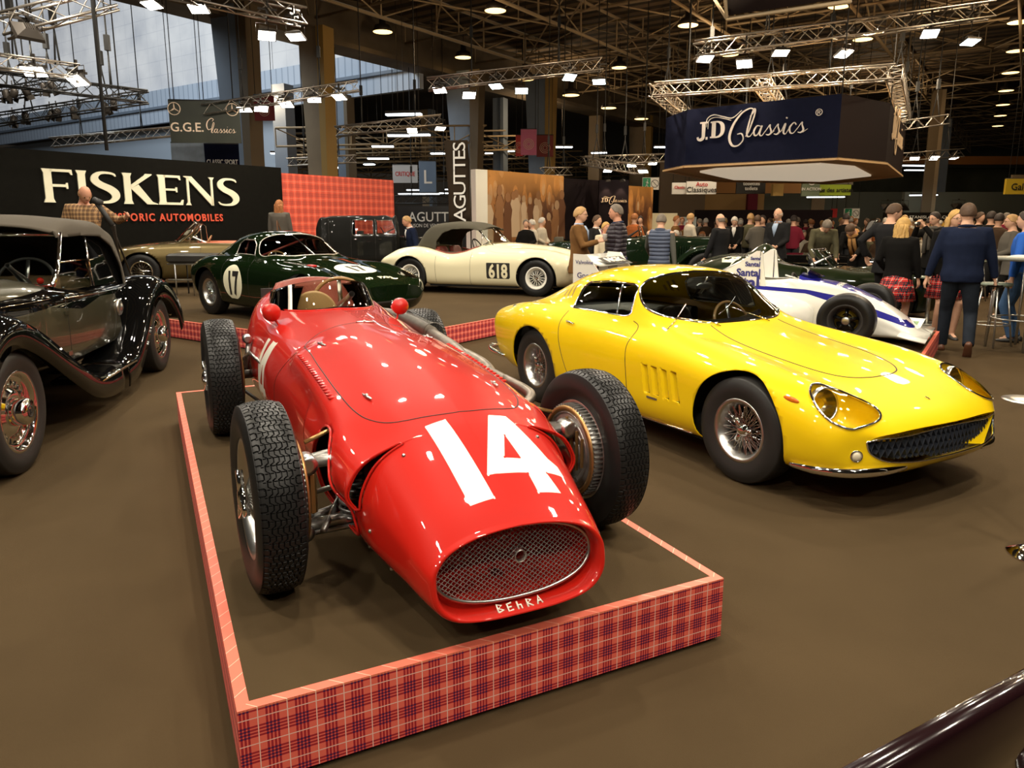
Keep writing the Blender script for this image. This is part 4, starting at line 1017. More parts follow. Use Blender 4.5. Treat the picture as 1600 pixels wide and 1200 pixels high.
# ------------------------------------------------------------------ yellow coupe
M_yelp = mat('yellow_paint', (.86, .58, .004), .45, coat=1., spec=.15, vary=.03, vs=2)
fer = thing('sports_coupe', 'bright yellow long-nosed fastback coupe with covered headlights and wire wheels', 'car', (1.455, 5.657, 0), -1.055, None, .975)
def cs(x, zb, ys, zs, ym, zm, yh, zh, yc, zc, yg, zg, yr, zr, y2, z2, zt, dx=(0,) * 10):
    P = [(0, zb), (ys * .62, zb), (ys, zs), (ym, zm), (yh, zh), (yc, zc), (yg, zg), (yr, zr), (y2, z2), (0, zt)]
    return (x, [(p[0], p[1], d) for p, d in zip(P, dx)])
DN = (0, -.01, -.06, -.11, -.11, -.085, -.05, -.03, -.01, 0)
ST = [cs(2.055, .30, .52, .315, .60, .37, .60, .43, .56, .455, .46, .47, .32, .48, .16, .485, .487, DN),
      cs(2.02, .245, .58, .27, .66, .355, .665, .44, .60, .485, .47, .505, .32, .515, .16, .52, .522, DN),
      cs(1.93, .20, .66, .235, .735, .35, .73, .47, .64, .532, .48, .55, .32, .556, .16, .560, .562, (0, -.01, -.04, -.065, -.065, -.045, -.03, -.015, 0, 0)),
      cs(1.80, .17, .72, .215, .79, .36, .775, .51, .665, .60, .49, .60, .33, .598, .16, .602, .604, (0, 0, -.015, -.02, -.02, -.015, -.01, 0, 0, 0)),
      cs(1.60, .16, .765, .21, .828, .40, .805, .58, .67, .672, .50, .655, .34, .645, .17, .650, .654),
      cs(1.35, .16, .785, .21, .848, .46, .825, .64, .665, .728, .50, .700, .34, .695, .17, .707, .712),
      cs(1.20, .16, .79, .21, .852, .48, .83, .66, .66, .752, .49, .722, .34, .722, .17, .735, .740),
      cs(.95, .16, .79, .21, .850, .49, .83, .68, .65, .782, .48, .755, .34, .760, .17, .775, .780),
      cs(.65, .16, .785, .205, .838, .50, .82, .70, .66, .808, .52, .802, .35, .812, .18, .826, .832),
      cs(.42, .16, .78, .20, .830, .51, .81, .71, .69, .818, .61, .850, .44, .873, .22, .890, .894),
      cs(.20, .16, .775, .20, .826, .52, .805, .72, .705, .822, .655, .880, .52, .985, .27, 1.035, 1.052),
      cs(.02, .16, .775, .20, .825, .52, .80, .725, .71, .825, .662, .905, .545, 1.09, .30, 1.150, 1.168),
      cs(-.15, .16, .775, .20, .825, .52, .80, .73, .715, .83, .660, .92, .545, 1.140, .31, 1.205, 1.222),
      cs(-.40, .16, .775, .20, .828, .525, .805, .735, .72, .835, .655, .925, .54, 1.155, .31, 1.225, 1.242),
      cs(-.70, .16, .775, .20, .835, .53, .81, .745, .725, .845, .645, .925, .525, 1.135, .30, 1.212, 1.230),
      cs(-1.00, .17, .78, .21, .850, .54, .825, .76, .725, .862, .63, .915, .50, 1.075, .28, 1.158, 1.180),
      cs(-1.30, .17, .78, .22, .856, .55, .83, .765, .715, .868, .60, .885, .46, .985, .25, 1.062, 1.090),
      cs(-1.60, .18, .76, .24, .835, .56, .81, .755, .68, .848, .56, .855, .41, .895, .22, .945, .968),
      cs(-1.90, .21, .71, .27, .785, .57, .755, .73, .63, .800, .50, .808, .36, .820, .18, .838, .846),
      cs(-2.12, .26, .64, .32, .715, .57, .685, .70, .58, .752, .46, .764, .32, .772, .16, .780, .783),
      cs(-2.20, .32, .58, .36, .65, .57, .62, .68, .54, .722, .42, .738, .30, .747, .15, .753, .755)]
G = body_grid(ST, 130, 6, 2)
bm = grid_bm(G); bmx = bm.copy(); FK = Skin(bmx); bmx.free()
dense(bm, lambda c: abs(c.y) > .6 and .25 < c.x < .75 and .36 < c.z < .64, 2); AR = .365
arch = lambda c: min(math.hypot(c.x - 1.2, (c.z - .34)) - AR, math.hypot(c.x + 1.2, (c.z - .33)) - (AR - .005))
bmesh.ops.delete(bm, geom=carve(bm, arch, lambda c: abs(c.y) > .40 and c.z < .80), context='FACES')
# glazing: windscreen, door glass with quarter light, rear glass
def rounded(P, k=5): return [tuple(p[:2]) for p in crs([(*p, 0) for p in P], k, True)]
ws = sdpoly(rounded([(.47, 0), (.455, .25), (.40, .42), (.27, .570), (.12, .618), (-.01, .600), (-.075, .53), (-.09, .28), (-.095, 0), (-.09, -.28), (-.075, -.53), (-.01, -.600), (.12, -.618), (.27, -.570), (.40, -.42), (.455, -.25)]))
okws = lambda c: c.z > .85 and abs(c.y) < .66 and -.2 < c.x < .56
nb = lift(bm, carve(bm, lambda c: ws(c.x, c.y), okws), -.004); LW = borders(nb); bm_ob(nb, 'windscreen', M_glass, fer)
rw = sdpoly(rounded([(-.98, 0), (-1.0, .28), (-1.06, .40), (-1.2, .43), (-1.45, .37), (-1.55, .22), (-1.57, 0), (-1.55, -.22), (-1.45, -.37), (-1.2, -.43), (-1.06, -.40), (-1.0, -.28)]))
nb = lift(bm, carve(bm, lambda c: rw(c.x, c.y), lambda c: c.z > .85 and c.x < -.9 and abs(c.y) < .5), -.004); bm_ob(nb, 'rear_window', M_glass, fer)
sw = sdpoly([(-.04, .905), (-.08, 1.10), (-.13, 1.125), (-.45, 1.128), (-.73, 1.098), (-.79, 1.06), (-.815, .93), (-.79, .885), (-.5, .888), (-.1, .888)])
LS = []
for sg in (1, -1):
    nb = lift(bm, carve(bm, lambda c: sw(c.x, c.z), lambda c: c.y * sg > .42 and -.9 < c.x < .1 and c.z > .86), -.006); L = borders(nb); LS += L; bm_ob(nb, 'door_window', M_glass, fer)
# mouth and headlamp scoops
gr = sdpoly(rounded([(.615, .405), (.60, .43), (.45, .445), (0, .452), (-.45, .445), (-.60, .43), (-.615, .405), (-.58, .345), (-.45, .308), (0, .292), (.45, .308), (.58, .345)], 3))
LG = []
nb = lift(bm, carve(bm, lambda c: gr(c.y, c.z), lambda c: c.x > 1.78 and .25 < c.z < .48), -.11); LG = borders(nb)
M_egg = mat('dark_eggcrate', (.07, .08, .105), .3, .6); nt = M_egg.node_tree
bm_ob(nb, 'grille_back', M_well, fer)
# covered headlamps
hlp = rounded([(1.585, .62), (1.62, .705), (1.71, .752), (1.80, .750), (1.875, .70), (1.915, .61), (1.925, .52), (1.895, .465), (1.83, .455), (1.73, .49), (1.63, .54)], 4)
for sg in (1, -1):
    f_ = sdpoly([(x, y * sg) for x, y in hlp])
    fs_ = carve(bm, lambda c: f_(c.x, c.y), lambda c: c.y * sg > .35 and 1.5 < c.x < 1.99 and c.z > .455)
    bowl = copy_faces(bm, fs_, 0); nb = lift(bm, fs_, .004); L = borders(nb)[0]
    gl = bm_ob(nb, 'headlamp_cover', glassy('lamp_cover_glass', (1., .99, .95), .02), fer)
    r = B(); r.tube(L, .0075, 8, closed=True); r.ob('headlamp_trim', M_chrome, gl)
    for v in bowl.verts:
        d = -f_(v.co.x, v.co.y); v.co.z -= min(.13, d * 2.4) + .004; v.co.x -= min(.05, d * .8)
    bm_ob(bowl, 'headlamp_bowl', M_yelp, fer)
    h = B(); h.lathe([(-.02, .100), (.012, .098), (.018, .092), (.006, .086)], 40, 'X'); h.lathe([(-.09, .01), (-.06, .05), (-.02, .075), (.004, .088)], 32, 'X', mi=0)
    h.lathe([(.004, .088), (.022, .06), (.030, .03), (.032, 0)], 32, 'X', mi=1)
    h.ob('headlamp', [mat('silvered_reflector', (.85, .83, .78), .22, 1.), glassy('lamp_lens_glass', (1., .95, .8), .1)], fer, (1.665, .632 * sg, .575), (0, -.18, .10 * sg))
    # round side lamp in its dish
    hh, n = FK.front(.66 * sg, .345)
    if hh is not None:
        q = n.to_track_quat('X', 'Z').to_euler(); h = B(); h.lathe([(-.03, .034), (.006, .034), (.008, .028), (.003, .026)], 24, 'X'); h.ball((0, 0, 0), (.014, .026, .026), 14, 1); h.ob('side_lamp', [M_chrome, mat('frosted_lens', (.75, .68, .5), .15, coat=1)], fer, tuple(hh), q)
    hh, n = FK.side(1.57, .605, sg)
    b = B(); b.ball((0, 0, 0), (.052, .012, .017), 16); b.ob('amber_marker', mat('amber_lens', (.75, .16, .01), .15, coat=1), fer, tuple(hh), (0, .12, -.12 * sg))
# cut the far openings done; now the shell
for sg in (1, -1):   # four raked louvres in the wing, cut right through and lined
    for k in range(4):
        x0 = .64 - .105 * k; f_ = sdpoly([(x0 + .005, .405), (x0 + .068, .405), (x0 + .035, .600), (x0 - .028, .600)])
        fs_ = carve(bm, lambda c: f_(c.x, c.z), lambda c: c.y * sg > .6 and 0 < c.x < .9 and .3 < c.z < .68)
        sc2 = copy_faces(bm, fs_); bmesh.ops.delete(bm, geom=fs_, context='FACES')
        for v in sc2.verts:
            t_ = max(0, min(1, (v.co.x - (x0 + .03 - .17 * (v.co.z - .405))) / .05 + .5)); v.co.y -= sg * .028 * t_
        bm_ob(sc2, 'wing_louvre', M_yelp, fer)
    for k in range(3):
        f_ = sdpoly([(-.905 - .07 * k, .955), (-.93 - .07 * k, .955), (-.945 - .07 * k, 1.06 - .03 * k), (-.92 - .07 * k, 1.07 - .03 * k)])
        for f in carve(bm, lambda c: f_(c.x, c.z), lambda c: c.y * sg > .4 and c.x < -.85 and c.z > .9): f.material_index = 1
LB = borders(bm)
M_dim = mat('louvre_painted_shade', (.30, .19, .01), .5)  # shade of the rear louvre slots painted as a dimmer body yellow
bm_ob(bm, 'body', [M_yelp, M_dim], fer, .006)
r = B()
for L in LW: r.tube(L, .010, 8, closed=True)
for L in LS: r.tube(L, .009, 8, closed=True)
r.ob('window_surround', M_chrome, fer)
r = B()
for L in LG: pass
r.tube([q[0] + Vector((.002, 0, 0)) for q in (FK.front(*p) for p in rounded([(.615, .405), (.60, .43), (.45, .445), (0, .452), (-.45, .445), (-.60, .43), (-.615, .405), (-.58, .345), (-.45, .308), (0, .292), (.45, .308), (.58, .345)], 4)) if q[0] is not None], .0055, 6, closed=True)
r.ob('mouth_trim', M_chrome, fer)
# egg-crate grille
e = B()
for k in range(-16, 17):
    for d in (1, -1):
        y0 = k * .042; P = []
        for s_ in np.linspace(0, 1, 14):
            z = .285 + .175 * s_; y = y0 + d * .085 * (s_ - .5)
            if gr(y, z) < -.004: P.append((2.045 - .28 * y * y - .12 * abs(z - .37), y, z))
        if len(P) > 2:
            Q = [Vector(p) for p in P]; vs = [q for p in Q for q in (p, p - Vector((.05, 0, 0)))]
            e.add(vs, [(2 * i, 2 * i + 2, 2 * i + 3, 2 * i + 1) for i in range(len(Q) - 1)], 0, False)
o = e.ob('grille', M_egg, fer); mod(o, 'SOLIDIFY', thickness=.003, offset=0)
def horse(parent, loc, rot, s, m):   # little upright emblem
    b = B(); b.tube([(0, .0, 0), (.004, .012, 0), (-.004, .024, 0), (.002, .034, 0), (.012, .040, 0)], .003, 5); b.tube([(.004, .018, 0), (.016, .026, 0)], .0018, 4); b.tube([(-.004, .01, 0), (-.014, .022, 0)], .0018, 4)
    return b.ob('horse_emblem', m, parent, loc, rot)
horse(fer, (2.03, 0, .35), (PI / 2, 0, PI / 2), 1, M_chrome)
hh, n = FK.top(1.875, 0); b = B(); b.loft([[(.026 * math.cos(t) * .7, .026 * math.sin(t) * .55, z) for t in np.linspace(0, 2 * PI, 20, endpoint=False)] for z in (0, .003)]); b.ob('nose_badge', [mat('badge_yellow', (.7, .5, .02), .3)], fer, tuple(hh), (0, .35, 0)); 
b = B(); b.tube([(.012, 0, .004), (.004, .003, .005), (-.006, -.003, .005), (-.014, .004, .004)], .0028, 5); b.tube([(.004, .003, .005), (.0, .010, .004)], .0018, 4); b.ob('badge_horse', M_int, fer, tuple(hh), (0, .35, 0))
# seams: bonnet, doors
bl_ = [(.47, .345), (.70, .38), (1.0, .392), (1.25, .375), (1.42, .325), (1.52, .24), (1.565, .12), (1.575, 0), (1.565, -.12), (1.52, -.24), (1.42, -.325), (1.25, -.375), (1.0, -.392), (.70, -.38), (.47, -.345)]
seam(FK, bl_, 'top', fer, r=.0042, name='bonnet_gap')
for sg in (1, -1):
    seam(FK, [(.02, .865), (.09, .84), (.115, .78), (.10, .68), (.12, .5), (.135, .32), (.125, .225)], 'side', fer, sg, r=.0034, name='door_gap')
    seam(FK, [(-.80, .86), (-.79, .72), (-.74, .55), (-.66, .38), (-.56, .225)], 'side', fer, sg, r=.0034, name='door_gap')
    seam(FK, [(-.56, .222), (-.2, .218), (.125, .222)], 'side', fer, sg, r=.0034, name='door_gap')
    P = FK.line([(-.78, .205), (-.3, .200), (.3, .200), (.79, .212)], 'side', sg, off=.004); b = B(); b.tube(P, .008, 6); b.ob('sill_trim', M_chrome, fer)
    hh, n = FK.side(-.655, .785, sg); b = B(); b.tube([(-.05, 0, 0), (-.045, .018 * sg, .004), (.05, .020 * sg, -.004), (.055, .004 * sg, -.006)], [.005, .008, .006, .004], 8); b.ball((-.05, .008 * sg, .0), (.012, .010, .012), 10); b.ob('door_handle', M_chrome, fer, tuple(hh))
    hh, n = FK.side(.42, .375, sg); b = B(); b.box((0, .002 * sg, 0), (.11, .004, .014)); b.ob('wing_badge', mat('badge_grey', (.2, .18, .14), .4, .6), fer, tuple(hh), (0, 0, 0))
    # quarter-light bar
    P = FK.line([(-.20, .895), (-.235, 1.01), (-.265, 1.118)], 'side', sg, off=-.002); b = B(); b.tube(P, .007, 6); b.ob('quarter_light_bar', M_chrome, fer)
    # bumpers: chrome blades wrapped round the corners
    def blade(pts, r, name):
        b = B(); C = crs(pts, 8); n_ = len(C); R_ = []
        for i, p in enumerate(C):
            a = C[max(i - 1, 0)]; c = C[min(i + 1, n_ - 1)]; t = Vector(c - a).normalized(); q = Vector((t.y, -t.x, 0)).normalized() * (-sg); k = math.sin(PI * (.06 + .88 * i / (n_ - 1))) ** .45
            R_.append([tuple(Vector(p) + q * (.020 * k * math.cos(u) + .006) + Vector((0, 0, r * k * math.sin(u)))) for u in np.linspace(0, 2 * PI, 12, endpoint=False)])
        b.loft(R_); return b.ob(name, M_chrome, fer)
    blade([(1.60, .80 * sg, .235), (1.76, .765 * sg, .240), (1.90, .675 * sg, .250), (1.985, .52 * sg, .262), (2.01, .37 * sg, .268)], .028, 'front_bumper')
    blade([(-1.70, .835 * sg, .345), (-1.98, .81 * sg, .345), (-2.20, .72 * sg, .35), (-2.30, .54 * sg, .35), (-2.33, .34 * sg, .35)], .032, 'rear_bumper')
    b = B(); b.tube([(1.95, .52 * sg, .26), (1.80, .50 * sg, .27)], .012, 6); b.tube([(-2.28, .45 * sg, .35), (-2.0, .42 * sg, .40)], .012, 6); b.ob('bumper_bracket', M_dkmetal, fer)
    # wipers
    a, _ = FK.top(.50, (-.28 if sg > 0 else .22)); c, _ = FK.top(.33, (-.28 if sg > 0 else .22) - .26); b = B(); b.tube([a, a + Vector((-.03, -.06, .03)), c + Vector((0, 0, .02))], [.006, .005, .003], 6); d, _ = FK.top(.38, (-.28 if sg > 0 else .22) - .40)
    e1 = FK.top(.24, (-.28 if sg > 0 else .22) - .10)[0]
    if d is not None and e1 is not None: b.tube([d + Vector((0, 0, .008)), c + Vector((0, 0, .012)), e1 + Vector((0, 0, .01))], .0045, 5)
    b.ob('wiper', M_chrome, fer)
    for x in (1.2, -1.2): well(fer, x, AR, .35, .80, .335, sg=sg)
# cabin
b = B(); b.loft([[(x, y, z) for y, z in ((-.70, zf), (-.72, zs_), (-.70, zs_ + .02), (.70, zs_ + .02), (.72, zs_), (.70, zf))] for x, zf, zs_ in ((.62, .3, .70), (.40, .25, .72), (.38, .25, .30), (-.75, .25, .30), (-.78, .25, .80), (-1.75, .35, .80))]); b.ob('cabin_floor', M_int, fer)
b = B(); b.loft([[(x, y, zt_ - .05 * y * y) for y in np.linspace(-.6, .6, 9)] + [(x, y, zb_) for y in (.6, -.6)] for x, zt_, zb_ in ((.46, .86, .70), (.38, .875, .70), (.27, .87, .66), (.24, .80, .64))]); b.ob('dashboard', M_int, fer)
M_grey = mat('grey_trim_leather', (.20, .19, .17), .55); M_blk = mat('black_leather', (.03, .028, .025), .45)
b = B(); b.box((-1.05, 0, .815), (.55, 1.1, .02)); b.ob('parcel_shelf', M_grey, fer)
for sg in (1, -1):
    o = seat(fer, (-.38, .33 * sg, .32), M_blk, .46, h=.44)
    b = B()
    for k in range(7): b.tube([(-.22 + .045 * k, -.15, .155), (-.22 + .045 * k, .15, .155)], .02, 8)
    for k in range(7): b.tube([(-.235 - .02 * k, -.14, .20 + .05 * k), (-.235 - .02 * k, .14, .20 + .05 * k)], .02, 8)
    b.ob('seat_pleats', mat('ribbed_seat_cloth', (.38, .34, .26), .6), o)
steering(fer, (.02, .34, .775), .19, -.45, MATS['wood_rim'], M_satin, spokes=3)
b = B(); b.ball((0, 0, 0), (.012, .09, .028), 14); b.tube([(.0, 0, .02), (.03, 0, .07)], .006, 5); b.ob('interior_mirror', M_satin, fer, (.03, 0, 1.10))
b = B(); b.tube([(0, .12, -.0), (-.18, .11, -.17)], .012, 6); b.ob('roof_brace', M_int, fer, (-.05, .0, 1.14))
for x in (1.2, -1.2):
    for sg in (1, -1): wheel(fer, (x, .715 * sg, .33), sg, .33, .20, .192, 'wire', 36, key='fer', rimm=M_satin, tread=tread_mat('coupe_tread', .05, .33, .2), steer=0, face=-.02, nut=3)
b = B(); b.loft([[(x, y, z) for y, z in ((-.74, .17), (.74, .17), (.70, .30), (-.70, .30))] for x in (.84, -.84)]); b.ob('underside', M_well, fer)
# ------------------------------------------------------------------ cars on the back stage
ZS = .25
M_creamp = mat('cream_paint', (.80, .74, .50), .45, coat=1., spec=.15); M_grnp = mat('racing_green_paint', (.004, .010, .003), .4, coat=1., spec=.0)
M_olive = mat('bronze_metallic', (.13, .095, .035), .35, .6, coat=1.); M_blackp = mat('black_paint', (.003, .003, .003), .4, coat=1., spec=.0)
M_mgrn = mat('mid_green_paint', (.005, .014, .005), .4, coat=1., spec=.05)
M_salmon = mat('salmon_leather', (.62, .17, .09), .5); M_ltgrn = mat('letter_cream', (.86, .84, .62), .5)
def shell(car, ST, paint, arches, nx=100, sm_=2, opening=None, wins=(), patches=(), grilles=(), mats=(), solid=.006, name='body', ay=.4, k=6, hook=None, az=9):
    """loft, cut wheel arches, cockpit opening, windows; returns the skin and border loops"""
    G = body_grid(ST, nx, k, sm_)
    if hook: hook(G)
    bm = grid_bm(G); c_ = bm.copy(); sk = Skin(c_); c_.free()
    if arches: bmesh.ops.delete(bm, geom=carve(bm, lambda c: min(math.hypot(c.x - a[0], c.z - a[1]) - a[2] for a in arches), lambda c: abs(c.y) > ay and c.z < az), context='FACES')
    wl = []
    for w_ in wins: wl += [w_[:3] + ((lambda c, k=w_[3], q=q: k(c) and c.y * q > 0),) + w_[4:] for q in (1, -1)] if w_[2] == 'xz' else [w_]
    for nm, poly, pl, ok, m, push in wl:
        f = sdpoly(poly); ax = {'xy': (0, 1), 'xz': (0, 2), 'yz': (1, 2)}[pl]
        fs = carve(bm, lambda c: f(c[ax[0]], c[ax[1]]), ok)
        nb = lift(bm, fs, push); L = borders(nb)
        if m is None: nb.free()
        else: bm_ob(nb, nm, m, car)
        if nm.endswith('window') or nm == 'windscreen':
            r = B()
            for l in L: r.tube(l, .008, 6, closed=True)
            r.ob('window_trim', M_chrome if paint is not M_grnp else M_alu, car)
    for poly, pl, ok, mi in patches:
        f = sdpoly(poly); ax = {'xy': (0, 1), 'xz': (0, 2), 'yz': (1, 2)}[pl]
        for q in carve(bm, lambda c: f(c[ax[0]], c[ax[1]]), ok): q.material_index = mi
    if opening: bmesh.ops.delete(bm, geom=carve(bm, lambda c: opening(c), lambda c: c.z > .5), context='FACES')
    L = borders(bm); bm_ob(bm, name, [paint] + list(mats), car, solid)
    return sk, L
def oval(cx, cz, a, b_, n=28, p=1.): return [(cx + a * math.copysign(abs(math.cos(t)) ** p, math.cos(t)), cz + b_ * math.copysign(abs(math.sin(t)) ** p, math.sin(t))) for t in np.linspace(0, 2 * PI, n, endpoint=False)]
def S8(x, zb, w, zm, ws_, zs_, wt, zt_, z0, dx=0):
    """simple section: sill, widest, shoulder, inner top, centre"""
    return (x, [(0, zb), (w * .7, zb), (w * .95, zb + .05), (w, zm), (w * .99, (zm + zs_) / 2 + .02), (ws_, zs_), (wt, zt_), (wt * .5, z0 - (z0 - zt_) * .25), (0, z0)])
def paint_text(txt, m, size, car, sk, x, z, sg, up='side', **k):
    """flat lettering pressed against the body side"""
    me = text_mesh(txt, size, .0, **k); me.materials.append(m); bm_ = bmesh.new(); bm_.from_mesh(me); bmesh.ops.triangulate(bm_, faces=bm_.faces)
    bmesh.ops.subdivide_edges(bm_, edges=[e for e in bm_.edges if e.calc_length() > .06], cuts=2)
    for v in bm_.verts:
        if up == 'side': X_ = x - v.co.x * sg; Z_ = z + v.co.y; h, n = sk.side(X_, Z_, sg)
        elif up == 'front': h, n = sk.front(x + v.co.x, z + v.co.y)
        else: h, n = sk.top(x + (v.co.y * up[1]), z + v.co.x * up[0])
        if h is not None: v.co = h + n * .004
    me2 = bpy.data.meshes.new('lettering'); bm_.to_mesh(me2); bm_.free(); me2.materials.append(m); return link('lettering', me2, car)
def cabin(car, x0, x1, w, zf, m=M_int):
    b = B(); b.box(((x0 + x1) / 2, 0, zf), (abs(x1 - x0), w * 2, .03)); b.ob('cabin_floor', m, car)


jag = thing('drophead_coupe', 'cream drophead coupe with raised dark hood and number 618 on its side', 'car', (-.494, 14.125, ZS), -.347, None, .955)
def jc(x, zb, ws, zs, wm, zm, wc, zc, wg, zg, zt): return (x, [(0, zb), (ws * .6, zb), (ws, zs), (wm, zm), (wm * .985, (zm + zc) / 2 + .03), (wc, zc), (wg, zg), (wg * .5, zt - .012), (0, zt)])
JS = [jc(2.12, .32, .40, .36, .50, .44, .44, .52, .26, .56, .58), jc(1.98, .22, .56, .28, .70, .46, .58, .66, .30, .70, .74), jc(1.75, .16, .68, .24, .78, .48, .64, .76, .33, .78, .83), jc(1.45, .15, .74, .22, .81, .50, .67, .84, .36, .84, .895), jc(1.1, .15, .75, .2, .82, .50, .68, .86, .40, .87, .93),
      jc(.75, .15, .75, .2, .82, .50, .70, .84, .45, .90, .96), jc(.40, .15, .75, .2, .82, .50, .72, .83, .52, .93, .975), jc(.1, .15, .75, .2, .82, .50, .735, .815, .60, .90, .96), jc(-.2, .15, .75, .2, .82, .48, .745, .77, .62, .80, .86), jc(-.5, .15, .75, .2, .82, .48, .75, .73, .62, .77, .84),
      jc(-.75, .15, .75, .2, .83, .50, .76, .78, .62, .82, .88), jc(-1.05, .16, .76, .22, .84, .52, .745, .865, .60, .88, .92), jc(-1.35, .17, .76, .24, .845, .54, .70, .87, .56, .88, .91), jc(-1.7, .2, .68, .28, .79, .55, .60, .80, .44, .82, .84), jc(-2.0, .26, .52, .34, .64, .52, .46, .66, .34, .68, .69), jc(-2.17, .34, .30, .38, .40, .46, .30, .53, .2, .54, .55)]
nb_ = [(.33, .315), (.80, .315), (.80, .612), (.33, .612)]
sdc = sdpoly([(.10, -.60), (.10, .60), (-.35, .66), (-.80, .64), (-1.0, .5), (-1.0, -.5), (-.80, -.64), (-.35, -.66)])
sk, L = shell(jag, JS, M_creamp, [(1.3, .34, .385), (-1.3, .34, .375)], opening=lambda c: sdc(c.x, c.y), patches=[(nb_, 'xz', lambda c: abs(c.y) > .6 and .2 < c.x < .95 and c.z < .75, 1)], mats=[M_int], az=.76)
for sg in (-1, 1):
    paint_text('618', M_creamp, .35, jag, sk, .565, .338, sg, sx=.72, bold=.012)
    for x in (1.3, -1.3): wheel(jag, (x, .70 * sg, .34), sg, .34, .17, .20, 'wire', 30, rimm=M_white, spm=M_white, key='jag', face=.0); well(jag, x, .385, .3, .8, .345, sg=sg)
    seam(sk, [(.02, .80), (.0, .6), (-.01, .3), (-.01, .18)], 'side', jag, sg, r=.003); seam(sk, [(-.72, .72), (-.73, .5), (-.73, .2)], 'side', jag, sg, r=.003)
    seam(sk, [(.25, .88), (.5, .80), (1.0, .80), (1.5, .80)], 'side', jag, sg, r=.002)
    h, n = sk.side(1.93, .52, sg); b = B(); b.ball(tuple(h), (.05, .06, .08), 16); b.ob('headlamp', M_chrome, jag)
b = B(); M_hood = mat('olive_hood_cloth', (.055, .048, .030), .85, bump=.3, bs=300); M_oxb = MATS['oxblood_leather']
def softtop(car, rows, m, win=None, name='folding_hood'):
    """rows: (x, half width at waist, waist z, half width at roof, roof z)"""
    st = [(x, [(0, zt + .012) if False else (w0, z0), (w0 * .99, z0 + (zt - z0) * .35), ((w0 + w1) / 2, z0 + (zt - z0) * .75), (w1, zt - .03), (w1 * .75, zt + .0), (w1 * .4, zt + .018), (0, zt + .024)]) for x, w0, z0, w1, zt in rows]
    st = sorted(st, key=lambda s: s[0]); xs = [s[0] for s in st]; Y = [[(s[0], p[0], p[1]) for p in s[1]] for s in st]
    q = np.linspace(xs[0], xs[-1], 50); Gs = np.array([crs(r, 5) for r in herm(xs, Y, q)]); nx_, nv, _ = Gs.shape
    Mr = Gs[:, ::-1][:, 1:].copy(); Mr[:, :, 1] *= -1; F = np.concatenate([Gs, Mr], 1); bm = bmesh.new(); V = [[bm.verts.new(tuple(p)) for p in r] for r in F]
    for i in range(nx_ - 1):
        for j in range(F.shape[1] - 1): bm.faces.new((V[i][j], V[i + 1][j], V[i + 1][j + 1], V[i][j + 1])).smooth = True
    bm.normal_update()
    if win:
        f = sdpoly(win); nb = lift(bm, carve(bm, lambda c: f(c.x, c.z), lambda c: abs(c.y) > .25), 0); nb.free()
    L = borders(bm); o = bm_ob(bm, name, m, car, .012); return o, L
softtop(jag, [(-1.26, .46, .90, .30, .95), (-1.15, .54, .89, .44, 1.10), (-.98, .60, .88, .50, 1.26), (-.7, .635, .80, .52, 1.325), (-.3, .64, .78, .52, 1.335), (.0, .62, .90, .50, 1.295), (.16, .58, 1.19, .48, 1.235)], M_hood, [(.2, .8), (.2, 1.18), (-.10, 1.23), (-.45, 1.225), (-.66, 1.15), (-.78, 1.0), (-.80, .8)])
b = B()
for sg in (1, -1):
    b.tube([(.34, .52 * sg, .93), (.06, .50 * sg, 1.20)], .013, 6); b.tube([(.34, .52 * sg, .93), (.48, 0, .97)], .010, 6); b.tube([(.06, .50 * sg, 1.20), (.12, 0, 1.25)], .013, 6)
    b.tube([(.16, .60 * sg, .90), (.14, .55 * sg, 1.16), (.06, .51 * sg, 1.20)], .007, 5)
b.tube([(.48, 0, .97), (.12, 0, 1.25)], .010, 6); b.ob('windscreen_frame', M_chrome, jag)
b = B(); b.add([(.34, .52, .93), (.48, 0, .97), (.12, 0, 1.25), (.06, .5, 1.2), (.34, -.52, .93), (.06, -.5, 1.2)], [(0, 1, 2, 3), (1, 4, 5, 2)], 0, False); b.ob('windscreen', M_glass, jag)
for sg in (1, -1): seat(jag, (-.5, .32 * sg, .40), M_oxb, .50, h=.40)
steering(jag, (-.02, -.33, .86), .20, -.5, M_int, M_satin); cabin(jag, .3, -1.0, .7, .30, M_oxb)
b = B(); b.box((.22, 0, .86), (.05, 1.1, .14)); b.ob('dashboard', mat('walnut', (.16, .06, .025), .3, coat=.6), jag)
r = B(); P = sk.line([(.10, .60), (-.1, .64), (-.35, .66), (-.6, .66), (-.80, .64)], 'top', off=.006); r.tube(P, .014, 6); P = sk.line([(.10, -.60), (-.1, -.64), (-.35, -.66), (-.6, -.66), (-.80, -.64)], 'top', off=.006); r.tube(P, .014, 6); r.ob('cockpit_trim', M_oxb, jag)
b = B(); b.tube([(2.1, -.6, .38), (2.2, -.3, .40), (2.22, 0, .40), (2.2, .3, .40), (2.1, .6, .38)], .035, 10); b.tube([(-2.1, -.6, .42), (-2.25, 0, .44), (-2.1, .6, .42)], .035, 10); b.tube([(2.19, -.3, .33), (2.21, -.3, .52)], .02, 8); b.ob('bumper', M_chrome, jag)
b = B(); b.loft([[(x, y, z) for y, z in ((-.72, .14), (.72, .14), (.6, .3), (-.6, .3))] for x in (.9, -.9)]); b.ob('underside', M_well, jag)

